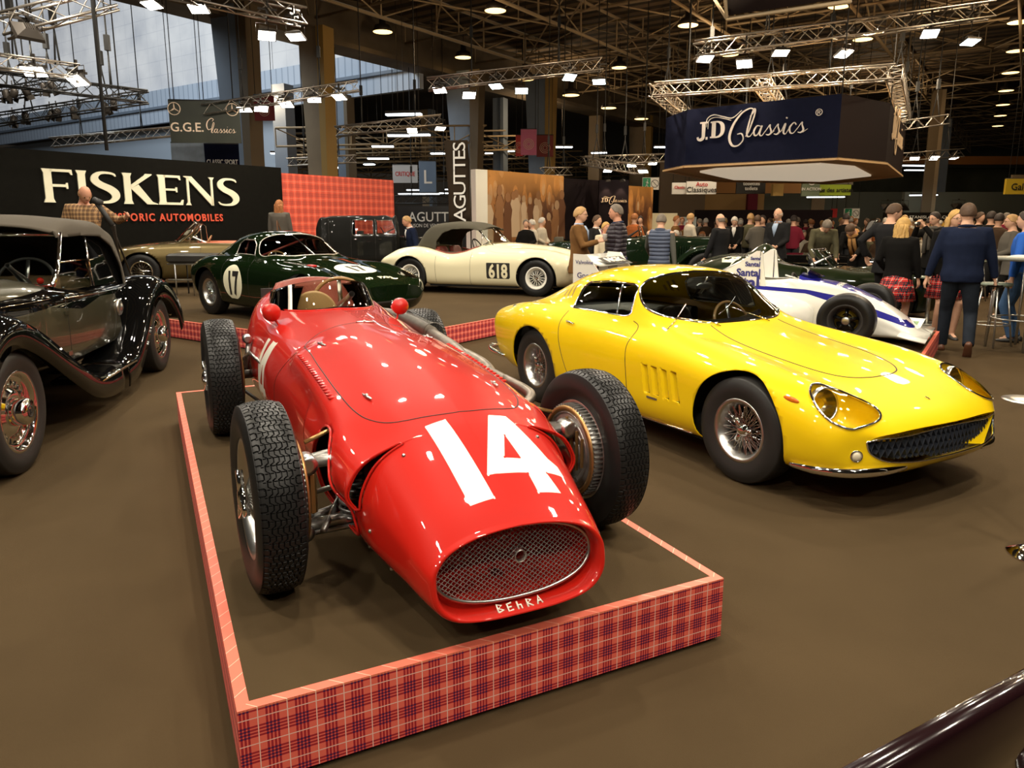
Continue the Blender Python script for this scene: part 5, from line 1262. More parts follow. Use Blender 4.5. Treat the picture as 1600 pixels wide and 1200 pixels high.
# --- green closed racer 17
g17 = thing('racing_coupe', 'dark green racing coupe with white roundels numbered 17', 'car', (-2.984, 10.362, ZS), -.688, None, .942)
GS = [cs(2.03, .34, .48, .36, .56, .42, .54, .48, .48, .52, .40, .54, .28, .555, .14, .56, .562), cs(1.93, .22, .60, .28, .70, .42, .68, .54, .60, .60, .44, .60, .30, .60, .15, .61, .612), cs(1.70, .17, .71, .22, .79, .42, .77, .60, .66, .68, .47, .66, .32, .66, .16, .672, .678),
      cs(1.20, .16, .77, .20, .845, .48, .82, .68, .66, .80, .48, .765, .34, .76, .17, .775, .780), cs(.75, .16, .77, .20, .84, .50, .81, .71, .67, .82, .50, .82, .36, .825, .18, .85, .858), cs(.40, .16, .77, .2, .835, .50, .80, .72, .68, .83, .60, .86, .44, .885, .22, .91, .915),
      cs(.15, .16, .77, .2, .83, .5, .80, .72, .69, .84, .62, .89, .50, 1.0, .26, 1.055, 1.065), cs(-.05, .16, .77, .2, .83, .5, .80, .73, .70, .85, .63, .93, .53, 1.10, .28, 1.17, 1.18), cs(-.35, .16, .77, .2, .835, .51, .81, .74, .70, .86, .63, .94, .53, 1.155, .29, 1.235, 1.25), cs(-.7, .17, .78, .21, .85, .53, .82, .75, .70, .87, .62, .93, .51, 1.13, .28, 1.215, 1.23),
      cs(-1.05, .18, .79, .22, .865, .55, .83, .77, .70, .89, .58, .90, .46, 1.04, .26, 1.13, 1.15), cs(-1.4, .2, .77, .25, .85, .56, .81, .76, .67, .87, .52, .87, .40, .94, .22, 1.0, 1.01), cs(-1.75, .24, .68, .32, .77, .57, .73, .72, .58, .80, .46, .81, .34, .83, .18, .85, .855), cs(-1.98, .34, .52, .40, .62, .56, .58, .66, .48, .71, .40, .72, .28, .73, .14, .735, .738)]
ok_s = lambda c: abs(c.y) > .5 and -1 < c.x < .4 and c.z > .25
wsp = rounded([(.40, 0), (.39, .25), (.33, .45), (.16, .60), (.0, .625), (-.10, .55), (-.13, .3), (-.135, 0), (-.13, -.3), (-.10, -.55), (.0, -.625), (.16, -.60), (.33, -.45), (.39, -.25)])
sk, L = shell(g17, GS, M_grnp, [(1.18, .34, .375), (-1.18, .34, .38)], mats=[M_ltgrn, M_int], az=.80,
    wins=[('windscreen', wsp, 'xy', lambda c: c.z > .84 and -.2 < c.x < .5, M_glass, -.003), ('door_window', [(-.12, .92), (-.16, 1.08), (-.25, 1.13), (-.52, 1.13), (-.60, 1.08), (-.62, .93)], 'xz', lambda c: abs(c.y) > .42 and c.z > .88 and c.x < .1, M_glass, -.004), ('headlamp_cover', oval(1.74, .58, .16, .10), 'xy', lambda c: c.y > .3 and c.x > 1.4 and c.z > .4, MATS['lamp_cover_glass'], .002), ('headlamp_cover', oval(1.74, -.58, .16, .10), 'xy', lambda c: c.y < -.3 and c.x > 1.4 and c.z > .4, MATS['lamp_cover_glass'], .002)],
    patches=[(oval(-.42, .53, .235, .25, 32), 'xz', ok_s, 1), (oval(1.32, 0, .26, .30, 32), 'xy', lambda c: c.z > .6 and c.x > .9, 1), (oval(0, .37, .48, .075, 30), 'yz', lambda c: c.x > 1.85, 2)])
bm = None
for sg in (1, -1):
    paint_text('17', M_int, .46, g17, sk, -.42, .36, sg, sx=.62, bold=.016)
    for x in (1.18, -1.18): wheel(g17, (x, .71 * sg, .34), sg, .34, .19, .20, 'wire', 40, rimm=M_satin, spm=M_satin, key='g17', face=-.01); well(g17, x, .378, .3, .8, .345, sg=sg)
    h = B(); h.lathe([(-.03, .05), (.0, .085), (.02, .08), (.03, 0)], 24, 'X'); h.ob('headlamp', M_chrome, g17, (1.70, .58 * sg, .565), (0, -.2, .1 * sg))
    seam(sk, [(-.05, .86), (-.03, .5), (-.04, .24)], 'side', g17, sg, r=.003); seam(sk, [(-.68, .88), (-.70, .6), (-.62, .3)], 'side', g17, sg, r=.003)
    h_, n = sk.side(.52, .50, sg); b = B(); b.box((0, 0, 0), (.02, .02, .16)); b.ob('vent_badge', M_chrome, g17, tuple(h_))
paint_text('17', M_int, .42, g17, sk, 1.46, 0, 1, (1, -.9), sx=.62, bold=.018)
paint_text('49   FXN', M_ltgrn, .12, g17, sk, 1.84, 0, 1, (1, -.9), bold=.004)
b = B(); b.tube([(-.18, -.50, .90), (-.16, .2, 1.12)], .016, 6); b.tube([(-.55, -.55, .85), (-.5, -.48, 1.12), (-.5, .48, 1.12), (-.55, .55, .85)], .018, 6); b.ob('roll_bar', mat('roll_bar_red', (.22, .03, .02), .4), g17)
for sg in (1, -1): seat(g17, (-.42, .32 * sg, .32), M_blk, .46, h=.40)
steering(g17, (.0, -.33, .80), .18, -.45, MATS['wood_rim'], M_satin); cabin(g17, .4, -1.1, .68, .28)
b = B(); b.tube([(.40, 0, .92), (-.12, 0, 1.19)], .009, 6); b.ob('screen_bar', M_satin, g17)
h, n = sk.top(.62, -.3); b = B(); b.ball((0, 0, .0), (.11, .04, .02), 14); b.ob('fuel_flap', M_red, g17, (1.02, -.50, .80))

# --- bronze convertible
ast = thing('convertible', 'bronze open convertible with salmon leather seats in front of the dark sign wall', 'car', (-6.31, 15.63, ZS), math.radians(197))
AS = [jc(2.15, .32, .5, .36, .62, .46, .54, .56, .32, .60, .62), jc(1.95, .20, .66, .28, .77, .48, .66, .68, .36, .70, .73), jc(1.6, .17, .72, .24, .81, .50, .70, .78, .38, .79, .82), jc(1.25, .17, .75, .22, .83, .5, .72, .84, .42, .83, .87), jc(.8, .17, .76, .22, .83, .5, .735, .86, .48, .88, .91), jc(.4, .17, .76, .22, .83, .5, .74, .875, .55, .91, .93),
      jc(.1, .17, .76, .22, .83, .5, .745, .875, .62, .89, .90), jc(-.4, .17, .76, .22, .83, .5, .75, .87, .62, .88, .89), jc(-.9, .17, .76, .22, .83, .5, .75, .87, .62, .88, .90), jc(-1.3, .18, .76, .24, .83, .54, .73, .86, .56, .87, .90), jc(-1.8, .22, .70, .3, .78, .56, .66, .78, .46, .80, .82), jc(-2.2, .34, .54, .4, .60, .54, .5, .66, .36, .68, .69)]
sda = sdpoly([(.22, -.60), (.22, .60), (-1.05, .64), (-1.3, .5), (-1.3, -.5), (-1.05, -.64)])
sk, L = shell(ast, AS, M_olive, [(1.25, .34, .38), (-1.22, .34, .375)], opening=lambda c: sda(c.x, c.y), az=.77)
for sg in (1, -1):
    for x in (1.25, -1.22): wheel(ast, (x, .71 * sg, .34), sg, .34, .17, .20, 'wire', 36, key='g17b', face=0); well(ast, x, .38, .3, .8, .345, sg=sg)
    seam(sk, [(.12, .86), (.16, .6), (.14, .22)], 'side', ast, sg, r=.003)
    b = B(); b.tube([sk.side(x, .67, sg)[0] + Vector((0, .006 * sg, 0)) for x in (.62, .5, .3)], .012, 6); b.ob('wing_vent_strip', M_chrome, ast)
    b = B(); b.box((.46, .80 * sg, .67), (.22, .06, .04)); b.ob('wing_vent', M_int, ast)
b = B()
for sg in (1, -1): b.tube([(.52, .66 * sg, .90), (.30, .60 * sg, 1.10), (.20, .56 * sg, 1.27)], .015, 6); b.tube([(.12, .62 * sg, .90), (.14, .58 * sg, 1.22), (.20, .56 * sg, 1.26)], .008, 5)
b.tube([(.52, .66, .90), (.66, .3, .93), (.69, 0, .935), (.66, -.3, .93), (.52, -.66, .90)], .010, 6); b.tube([(.20, .56, 1.27), (.27, .3, 1.30), (.29, 0, 1.305), (.27, -.3, 1.30), (.20, -.56, 1.27)], .018, 6); b.ob('windscreen_frame', M_chrome, ast)
b = B(); R_ = [[(.52 + .17 * (1 - (y / .66) ** 2) - s_ * (.32 + .08 * (1 - (y / .66) ** 2)), y * (1 - .15 * s_), .90 + .035 * (1 - (y / .66) ** 2) + .37 * s_) for y in np.linspace(-.66, .66, 13)] for s_ in (0, .5, 1)]; b.loft(R_, caps=False, closed=False); b.ob('windscreen', M_glass, ast)
for sg in (1, -1):
    seat(ast, (-.35, .34 * sg, .42), M_salmon, .5, h=.42); h, n = sk.top(.35, .68 * sg); b = B(); b.ball((0, 0, .07), (.03, .05, .04), 12); b.tube([(0, 0, 0), (0, 0, .06)], .008, 6); b.ob('wing_mirror', M_chrome, ast, tuple(h))
b = B(); b.loft([[(x, y, z) for y, z in ((-.66, .80), (-.64, zt_), (-.5, zt_ + .03), (.5, zt_ + .03), (.64, zt_), (.66, .80))] for x, zt_ in ((-.95, .90), (-1.02, .98), (-1.45, .96), (-1.55, .86))]); b.ob('hood_cover', M_salmon, ast)
steering(ast, (.05, .34, .86), .19, -.5, MATS['wood_rim'], M_satin); cabin(ast, .3, -1.2, .7, .3, M_salmon)
b = B()
for sg in (1, -1): b.loft([[(x, y * sg, z) for y, z in ((.60, .5), (.66, .5), (.655, .90), (.61, .90))] for x in (.2, -1.0)])
b.ob('door_trim', M_salmon, ast)
b = B(); b.box((.33, 0, .84), (.1, 1.15, .13)); b.ob('dashboard', M_int, ast)

# --- black saloon
sal = thing('saloon_car', 'tall black vintage saloon seen side-on before the red check wall', 'car', (-3.55, 17.9, ZS), .16, None, .84)
M_blks = mat('black_fabric_body', (.007, .007, .006), .45, coat=.35, spec=.1)
def sq(x, zb, w, zs_, wt, zt_, r=.05): return (x, [(0, zb), (w * .8, zb), (w - .01, zb + .03), (w, (zb + zs_) / 2), (w, zs_), (wt, zt_ - .10), (wt - .07, zt_ - .015), (wt * .5, zt_), (0, zt_ + .005)])
sw_ = [[(.28, 1.20), (-.28, 1.20), (-.28, 1.60), (.28, 1.60)], [(.92, 1.22), (.36, 1.22), (.36, 1.60), (.80, 1.60)]]
sk, L = shell(sal, [sq(1.0, .5, .62, 1.12, .62, 1.13), sq(.97, .45, .70, 1.15, .64, 1.48), sq(.80, .45, .72, 1.15, .66, 1.66), sq(.3, .45, .74, 1.15, .69, 1.72), sq(-.5, .45, .74, 1.15, .69, 1.72), sq(-1.0, .45, .72, 1.12, .66, 1.68), sq(-1.22, .5, .66, 1.1, .60, 1.58), sq(-1.28, .6, .5, 1.1, .5, 1.4)], M_blks, [], nx=60, sm_=1,
    wins=[('side_window', w_, 'xz', lambda c: abs(c.y) > .4 and c.z > 1.1, M_glass, -.004) for w_ in sw_] + [('rear_window', [(-.34, 1.3), (.34, 1.3), (.34, 1.55), (-.34, 1.55)], 'yz', lambda c: c.x < -1.0 and c.z > 1.2, M_glass, -.003), ('front_screen_window', [(-.58, 1.2), (.58, 1.2), (.56, 1.56), (-.56, 1.56)], 'yz', lambda c: c.x > .75 and c.z > 1.15, M_glass, -.003)])
b = B(); b.loft([[(x, y * w_, z) for y, z in ((-1, .55), (-1, zt_ - .15), (-.7, zt_ - .02), (0, zt_), (.7, zt_ - .02), (1, zt_ - .15), (1, .55))] for x, w_, zt_ in ((.95, .58, 1.16), (2.1, .40, 1.10))]); b.ob('bonnet', M_blks, sal)
b = B(); b.box((2.13, 0, .82), (.06, .62, .62), bev=.05); b.ob('radiator_shell', M_chrome, sal)
def wing(car, path, y0, y1, drop, m, name='wing', sg=1, crown=.05):
    C = crs([(x, 0, z) for x, z in path], 7); n = len(C); R_ = []
    for i in range(n):
        t = Vector(C[min(i + 1, n - 1)] - C[max(i - 1, 0)]).normalized(); nn_ = Vector((-t.z, 0, t.x)); nn_ = nn_ if nn_.z > 0 or abs(nn_.z) < .2 and nn_.x * (1 if C[i][0] > car_mid else -1) > 0 else -nn_
        R_.append([tuple(Vector((C[i][0], y * sg, C[i][2])) + nn_ * o_) for y, o_ in ((y0, -.02), (y0 + (y1 - y0) * .2, crown * .7), (y0 + (y1 - y0) * .5, crown), (y0 + (y1 - y0) * .8, crown * .75), (y1 - .01, -.01), (y1, -drop * .5), (y1 - .01, -drop))])
    b = B(); b.loft(R_, caps=False, closed=False); o = b.ob(name, m, car); mod(o, 'SOLIDIFY', thickness=.008, offset=0); return o
for sg in (1, -1):
    car_mid = -1.45; wing(sal, [(-.9, .35), (-1.1, .65), (-1.35, .80), (-1.65, .72), (-1.85, .45)], .55, .82, .10, M_blackp, 'rear_wing', sg)
    car_mid = 1.7; wing(sal, [(.7, .34), (1.1, .55), (1.45, .80), (1.8, .85), (2.1, .65), (2.2, .45)], .5, .82, .10, M_blackp, 'front_wing', sg)
    b = B(); b.box((-.1, .74 * sg, .33), (1.7, .24, .03)); b.ob('running_board', M_blackp, sal)
    for x in (1.68, -1.35): wheel(sal, (x, .68 * sg, .40), sg, .40, .15, .24, 'wire', 40, rimm=M_blackp, spm=M_blackp, key='sal')
    for x in (-.33, .33, -.92): seam(sk, [(x, 1.62), (x, 1.1), (x, .5)], 'side', sal, sg, r=.006)
    for x in (-.25, .42): h, n = sk.side(x, 1.08, sg); b = B(); b.tube([h, h + Vector((.0, .03 * sg, 0)), h + Vector((.08, .03 * sg, 0))], .008, 6); b.ob('door_handle', M_chrome, sal)
b = B(); [b.box((x, 0, 1.0), (.15, 1.2, .6)) for x in (-1.0, -.1)]; b.ob('seat_back', M_blk, sal); steering(sal, (.58, -.35, 1.22), .21, -.5, M_int, M_int)

# --- grey-green and black drophead at the left edge
M_gg = mat('grey_green_paint', (.050, .046, .026), .3, .3, coat=1.)
M_clt = mat('grey_hood_cloth', (.075, .062, .045), .9, bump=.4, bs=200)
drk = thing('vintage_drophead', 'black and grey-green vintage drophead with raised cloth hood at the left edge', 'car', (-4.276, 5.943, 0), -1.374, None, 1.068)
def dk(x, zb, w, zw, zt_, rnd=.06): return (x, [(0, zb), (w * .8, zb), (w * .97, zb + .04), (w, (zb + zw) / 2), (w * .985, zw), (w * .90, zw + (zt_ - zw) * .55), (w * .68, zw + (zt_ - zw) * .86), (w * .36, zt_ - .008), (0, zt_)])
def dhook(G): pass
sdd = sdpoly([(.18, -.56), (.18, .56), (-1.0, .60), (-1.25, .45), (-1.25, -.45), (-1.0, -.60)])
okd = lambda c: abs(c.y) > .2
sk, L = shell(drk, [dk(2.3, .50, .30, .85, 1.0), dk(2.25, .46, .36, .88, 1.04), dk(1.6, .44, .44, .90, 1.09), dk(1.0, .42, .55, .90, 1.11), dk(.6, .42, .66, .90, 1.09), dk(.3, .42, .70, .90, 1.02), dk(-.1, .42, .72, .89, .95), dk(-.6, .42, .72, .88, .94), dk(-1.1, .43, .70, .87, .92), dk(-1.5, .45, .64, .84, .90), dk(-1.9, .50, .50, .78, .84), dk(-2.2, .56, .30, .68, .74)],
    M_gg, [], opening=lambda c: sdd(c.x, c.y), mats=[M_blackp], patches=[
    ([(2.5, .80), (1.2, .815), (.55, .86), (.1, .80), (-.3, .86), (-1.2, .82), (-2.4, .74), (-2.4, 1.5), (.1, 1.5), (.25, 1.01), (.9, .955), (1.5, .94), (2.5, .93)], 'xz', okd, 1), ([(.36, .5), (.28, .0), (.36, -.5), (-3, -1), (-3, 1)], 'xy', lambda c: c.z > .9, 1), ([(-.86, .3), (-.66, .86), (-3, .86), (-3, .3)], 'xz', okd, 1)])
softtop(drk, [(-1.36, .60, .66, .46, .86), (-1.30, .62, .70, .50, 1.10), (-1.18, .64, .86, .55, 1.30), (-.95, .64, .90, .56, 1.42), (-.5, .64, .92, .57, 1.465), (0, .62, .98, .56, 1.44), (.10, .58, 1.32, .54, 1.40)], M_clt, [(.12, .9), (.12, 1.335), (-.3, 1.345), (-.75, 1.33), (-1.0, 1.24), (-1.12, 1.05), (-1.16, .86)])
for sg in (1, -1):
    b = B(); b.add([(-.48, .625 * sg, .93), (-1.16, .62 * sg, .90), (-1.10, .60 * sg, 1.08), (-.98, .57 * sg, 1.26), (-.74, .56 * sg, 1.34), (-.48, .56 * sg, 1.35)], [(0, 1, 2, 3, 4, 5)], 0, False); b.ob('hood_side_lining', M_blackp, drk)
b = B()
for sg in (1, -1): b.tube([(.36, .62 * sg, .99), (.22, .61 * sg, 1.1), (.03, .59 * sg, 1.37)], [.022, .018, .014], 8); b.tube([(-.45, .62 * sg, .93), (-.45, .59 * sg, 1.34)], .010, 6)
b.tube([(.05, .59, 1.36), (.05, -.59, 1.36)], .014, 6); b.tube([(.36, .62, 1.0), (.36, -.62, 1.0)], .012, 6); b.ob('windscreen_frame', M_chrome, drk)
b = B(); b.add([(.35, .6, 1.01), (.35, -.6, 1.01), (.05, -.58, 1.35), (.05, .58, 1.35)], [(0, 1, 2, 3)], 0, False); b.ob('windscreen', M_glass, drk)
for sg in (1, -1): b = B(); b.add([(.20, .615 * sg, .96), (-.44, .62 * sg, .93), (-.44, .595 * sg, 1.15), (.16, .60 * sg, 1.15)], [(0, 1, 2, 3)], 0, False); q_ = b.ob('door_glass', M_glass, drk); b = B(); b.tube([(.18, .605 * sg, 1.155), (-.44, .60 * sg, 1.155)], .008, 6); b.ob('glass_rail', M_chrome, q_)
seat(drk, (-.55, .0, .45), M_tanl, 1.1, h=.45); steering(drk, (.0, .3, 1.0), .20, -.5, M_int, M_satin); cabin(drk, .5, -1.3, .66, .45)
for sg in (1, -1):
    car_mid = 1.5; wing(drk, [(2.12, .40), (2.10, .66), (1.88, .86), (1.6, .90), (1.28, .78), (.85, .54), (.5, .36), (.2, .29), (-.1, .28)], .46, .90, .16, M_blackp, 'front_wing', sg, .045)
    car_mid = -1.6; wing(drk, [(-.25, .28), (-.55, .33), (-.85, .55), (-1.12, .80), (-1.5, .90), (-1.9, .80), (-2.2, .58), (-2.32, .40)], .46, .89, .18, M_blackp, 'rear_wing', sg, .045)
    b = B(); b.box((-.05, .70 * sg, .275), (.80, .36, .035), bev=.01); b.ob('running_board', M_blackp, drk); b = B(); b.tube([(.38, .885 * sg, .285), (-.48, .885 * sg, .285)], .014, 6); b.ob('board_trim', M_chrome, drk)
    b = B(); [b.box((x, .70 * sg, .297), (.62, .02, .008)) for x in (-.05,)]; b.box((-.05, .70 * sg, .296), (.66, .28, .006)); b.ob('step_pad', M_satin, drk)
    for x in (1.6, -1.5): wheel(drk, (x, .76 * sg, .365), sg, .365, .19, .235, 'slot', key='drk', tread=tread_mat('vintage_tread', .045, .365, .19), hubm=M_chrome)
    b = B(); b.loft([[(x, y * sg, z) for y, z in ((.44, .30), (.60, .30), (.60, .8), (.44, .8))] for x in (1.9, 1.0)]); b.loft([[(x, y * sg, z) for y, z in ((.44, .30), (.60, .30), (.60, .8), (.44, .8))] for x in (-1.05, -2.1)]); b.ob('inner_wing', M_well, drk)
    h, n = sk.side(-.72, .72, sg); b = B(); b.lathe([(0, .07), (.012, .07), (.02, .055), (.015, .05), (.03, .03), (.035, 0)], 28, 'Y'); o = b.ob('filler_cap', M_satin, drk, tuple(h), (0, 0, 0 if sg > 0 else PI)); 
    h, n = sk.side(-.62, .80, sg); b = B(); b.tube([h, h + Vector((0, .035 * sg, 0)), h + Vector((.12, .035 * sg, -.012))], .009, 6); b.ob('door_handle', M_chrome, drk)
    seam(sk, [(.34, .90), (.345, .7), (.33, .46)], 'side', drk, sg, r=.003); seam(sk, [(-.62, .88), (-.64, .7), (-.55, .46)], 'side', drk, sg, r=.003)
    for z in (.80, .50): h, n = sk.side(.36, z, sg); b = B(); b.box((0, 0, 0), (.07, .02, .03)); b.ob('door_hinge', M_gg, drk, tuple(h))
    b = B(); b.tube(sk.line([(.34, .905), (-.3, .885), (-1.0, .875)], 'side', sg, off=.004), .008, 6); b.tube(sk.line([(2.2, .90), (1.4, .905), (.5, .92)], 'side', sg, off=.003), .004, 6); b.ob('waist_strip', M_chrome, drk)
h, n = sk.top(.62, .35); b = B(); b.ball((0, 0, .03), .025, 12); b.ob('scuttle_lamp', mat('red_lens', (.5, .02, .01), .2, coat=1.), drk, (.30, .52, 1.0))
b = B(); b.box((-2.38, .62, .62), (.02, .30, .17), bev=.006); b.ob('rear_plate', mat('grey_plate', (.3, .32, .3), .3, .4), drk); b = B(); b.tube([(-2.36, .62, .54), (-2.25, .62, .45)], .012, 6); b.lathe([(-2.40, .0), (-2.40, .03), (-2.34, .04), (-2.32, .02)], 16, 'X', (0, .74, .48)); b.ob('tail_lamp', M_chrome, drk)
b = B(); b.loft([[(x, y * .4, z) for y, z in ((-1, .28), (1, .28), (1, .6), (-1, .6))] for x in (2.2, -2.1)]); b.ob('chassis', M_well, drk)
b = B()
for k in range(1): b.lathe([(0, .0), (0, .33), (.03, .36), (.10, .365), (.16, .34), (.16, 0)], 48, 'X', (-2.28, 0, .66)); b.ob('spare_wheel', M_rubber, drk)
# ------------------------------------------------------------------ raised back stage with its check-printed front
c0 = Vector((-1.705, 7.898)); A2 = Vector((AX.x, AX.y)); B2 = Vector((BX.x, BX.y))
SD_ = ab(-6.09, 20.0)[1] - ab(-1.705, 7.898)[1] - .02
platform('display_stage', 'wide low carpeted stage with red check front edge carrying the cars at the back', 'stage', [c0, c0 + A2 * 9.0, c0 + A2 * 9.0 + B2 * SD_, c0 + B2 * SD_], ZS, .03)

# ------------------------------------------------------------------ sign wall: big serif letters cut as real raised shapes
def P_(px, Y): return atY(px, 347, Y)
def on_wall(px, py, b_):
    """point of the wall plane b = b_ seen at a pixel"""
    d = ray(px, py); n = BX; t = (b_ - Vector((0, 0, CAM_H)).dot(n)) / d.dot(n); return Vector((0, 0, CAM_H)) + d * t
wa0, wb0 = ab(-6.09, 20.0)          # right end of the dark sign wall
b = B(); b.box((0, 0, -.125), (19, .25, 2.96)); W1 = thing('sign_wall', 'long black display wall with large cream serif letters', 'display wall', tuple(hp(wa0 - 9.5, wb0 + .13, ZS)), HYAW)
b.v = [(x, y, z + 1.355) for x, y, z in b.v]; b.ob('wall_panel', mat('black_wall_board', (.007, .0065, .005), .85, spec=.08, vary=.15), W1)
bw = wb0; L2_ = on_wall(617, 300, bw).dot(AX) - wa0; b = B(); b.box((0, 0, 1.165), (L2_ - .04, .22, 2.83)); W2 = thing('check_wall', 'bright red check printed wall right of the black sign wall', 'display wall', tuple(hp(wa0 + .02 + L2_ / 2, wb0 + .16, ZS)), HYAW); b.ob('wall_panel', M_tartanb, W2)
# serif glyphs on a unit height; each a list of polygons (convex or not) plus bowls made from swept strokes
def sweep(pts, k=8):
    """variable-width stroke: (x, y, half width)"""
    C = crs(pts, k); out = []; n = len(C); L_ = []; R_ = []
    for i in range(n):
        t = C[min(i + 1, n - 1)][:2] - C[max(i - 1, 0)][:2]; t = t / (np.linalg.norm(t) + 1e-9); q = np.array([-t[1], t[0]]) * C[i][2]
        L_.append(tuple(C[i][:2] + q)); R_.append(tuple(C[i][:2] - q))
    return [[L_[i], L_[i + 1], R_[i + 1], R_[i]] for i in range(n - 1)]
def st(x0, x1, y0=0, y1=1, fl=.03): return [[(x0 - fl, y0), (x1 + fl, y0), (x1, y0 + .12), (x1, y1 - .12), (x1 + fl, y1), (x0 - fl, y1), (x0, y1 - .12), (x0, y0 + .12)]]
Sg = sweep([(.50, .86, .012), (.46, .93, .03), (.36, .965, .035), (.2, .95, .045), (.10, .84, .065), (.10, .70, .085), (.20, .58, .095), (.36, .47, .10), (.46, .34, .095), (.47, .19, .075), (.38, .07, .05), (.22, .035, .035), (.08, .06, .03), (.02, .14, .012)])
FG = {'F': (.60, st(.06, .20) + [[(.18, .92), (.52, .92), (.55, .84), (.58, .84), (.57, 1), (.18, 1)], [(.18, .47), (.44, .47), (.45, .42), (.48, .42), (.48, .60), (.45, .60), (.44, .55), (.18, .55)]]),
      'I': (.30, st(.07, .21)), 'S': (.60, Sg),
      'K': (.74, st(.06, .20) + [[(.19, .50), (.26, .56), (.62, .93), (.66, .97), (.66, 1), (.52, 1), (.50, .95), (.19, .60)], [(.24, .54), (.36, .64), (.64, .08), (.74, .03), (.76, 0), (.52, 0), (.20, .50)]]),
      'E': (.62, st(.06, .20) + [[(.18, .92), (.50, .92), (.53, .85), (.56, .85), (.55, 1), (.18, 1)], [(.18, .48), (.43, .48), (.44, .43), (.47, .43), (.47, .60), (.44, .60), (.43, .55), (.18, .55)], [(.18, 0), (.58, 0), (.60, .18), (.57, .18), (.53, .08), (.18, .08)]]),
      'N': (.82, [[(.04, 0), (.16, 0), (.13, .10), (.13, .97), (.08, .97), (.08, .10)], [(.02, .97), (.02, 1), (.20, 1), (.70, .22), (.70, 0), (.66, 0), (.10, .92)], [(.66, 0), (.71, 0), (.71, .90), (.75, 1), (.61, 1), (.66, .90)]])}
def ngon_mesh(polys, d):
    b = B()
    for p in polys:
        if len(p) < 3: continue
        b.prism(p, 0, d, 'XY')
    return b
txt = 'FISKENS'; x = 0; wid = sum(FG[c][0] for c in txt)
# where the photo shows the lettering on the wall
dirx = AX; org = None
bw = wb0
pL, pR = on_wall(66, 316, bw), on_wall(376, 322, bw); zt_ = on_wall(66, 263, bw).z
Hh = zt_ - pL.z; Ww = (pR - pL).length; a0 = pL.dot(AX); ctr = wa0 - 9.5
for i, ch in enumerate(txt):
    wch, polys = FG[ch]; b = ngon_mesh(polys, .03); k = Ww / wid
    me = b.me('wall_letter', M_cream)
    o = link('wall_letter', me, W1, (a0 + x * k - ctr, -.13, pL.z - ZS), (PI / 2, 0, 0)); o.scale = (k / 1.0 * 1.0, Hh, 1)
    x += wch
q0, q1 = on_wall(166, 345, bw), on_wall(348, 345, bw)
me = text_mesh('HISTORIC AUTOMOBILES', .30, .012, bold=.006, align='LEFT', space=1.25); wx = max(v.co.x for v in me.vertices); me.materials.append(mat('red_letter', (.75, .10, .05), .5))
o = link('subtitle_lettering', me, W1, (q0.dot(AX) - ctr, -.14, q0.z - ZS), (PI / 2, 0, 0)); kx = (q1 - q0).length / wx; o.scale = (kx, .78, 1)

# ------------------------------------------------------------------ mural walls and neighbouring stands
def awall(name, label, cat, p0, p1, ybase_z, ztop, m, th=.25, part='wall_panel'):
    """wall from ground point p0 to p1"""
    p0, p1 = Vector(p0), Vector(p1); c = (p0 + p1) / 2; L = (p1 - p0).length; o = thing(name, label, cat, (c.x, c.y, ybase_z), math.atan2(p1.y - p0.y, p1.x - p0.x))
    b = B(); b.box((0, th / 2, (ztop - ybase_z) / 2), (L, th, ztop - ybase_z)); b.ob(part, m, o); return o
def zat(py, Y): return atY(800, py, Y).z
mm = mat('sepia_mural_print', (.4, .2, .08), .6); nt = mm.node_tree
f = noise(nt, .9, 6); g = noise(nt, 2.6, 3); x_, y_, z_ = coords(nt)
tc = nt.nodes.new('ShaderNodeTexCoord'); mp = nt.nodes.new('ShaderNodeMapping'); mp.inputs['Scale'].default_value = (2.2, 1, .8); vn = nt.nodes.new('ShaderNodeTexVoronoi'); vn.inputs['Scale'].default_value = 1.3
nt.links.new(tc.outputs['Object'], mp.inputs[0]); nt.links.new(mp.outputs[0], vn.inputs['Vector']); vd = X(nt, vn.outputs['Distance'])
c = mixc(nt, (f - .4) * 4, (.10, .035, .012), (.62, .27, .07)); c = mixc(nt, (vd.lt(.30)) * (g - .25).mx(0) * 2.2, c, (.55, .38, .22)); c = mixc(nt, vd.gt(.52) * .7, c, (.06, .02, .01)); c = mixc(nt, (z_ - 2.2).mx(0).mn(1) * .8, c, (.58, .26, .05)); setcol(mm, c)
MW = awall('mural_wall', 'tall wall with brown photographic mural of a crowded old motor race', 'display wall', P_(762, 23.4), P_(880, 26.6), 0, zat(268, 24.2), mm)
# painted figures of the mural: soft standing shapes
random.seed(5); fm_ = [mat('mural_tone_%d' % i, c_, .7) for i, c_ in enumerate([(.42, .27, .15), (.28, .13, .05), (.55, .40, .26), (.14, .055, .02)])]
b = B()
for i in range(26):
    x = -2.1 + 4.3 * random.random(); z = .35 + .9 * random.random(); s_ = .55 + .35 * random.random(); m_ = random.randrange(4)
    b.prism([(x + s_ * u * .5, z + s_ * v) for u, v in ((-.5, 0), (.5, 0), (.42, .9), (.55, 1.25), (.25, 1.55), (-.25, 1.55), (-.5, 1.25), (-.35, .8))], -.004 - .0006 * i, -.0005, 'XZ', m_)
    b.prism([(x + s_ * .16 * math.cos(t), z + s_ * 1.72 + s_ * .19 * math.sin(t)) for t in np.linspace(0, 2 * PI, 10, endpoint=False)], -.005 - .0006 * i, -.0005, 'XZ', random.choice((0, 1)))
b.ob('mural_figures', fm_, MW)
awall('white_pillar', 'flat white pillar at the left end of the brown mural', 'pillar', P_(744, 23), P_(762, 23.3), 0, zat(265, 23.2), M_white, .5, 'pillar_panel')
M_plum = mat('dark_plum_board', (.010, .006, .007), .8, spec=.1)
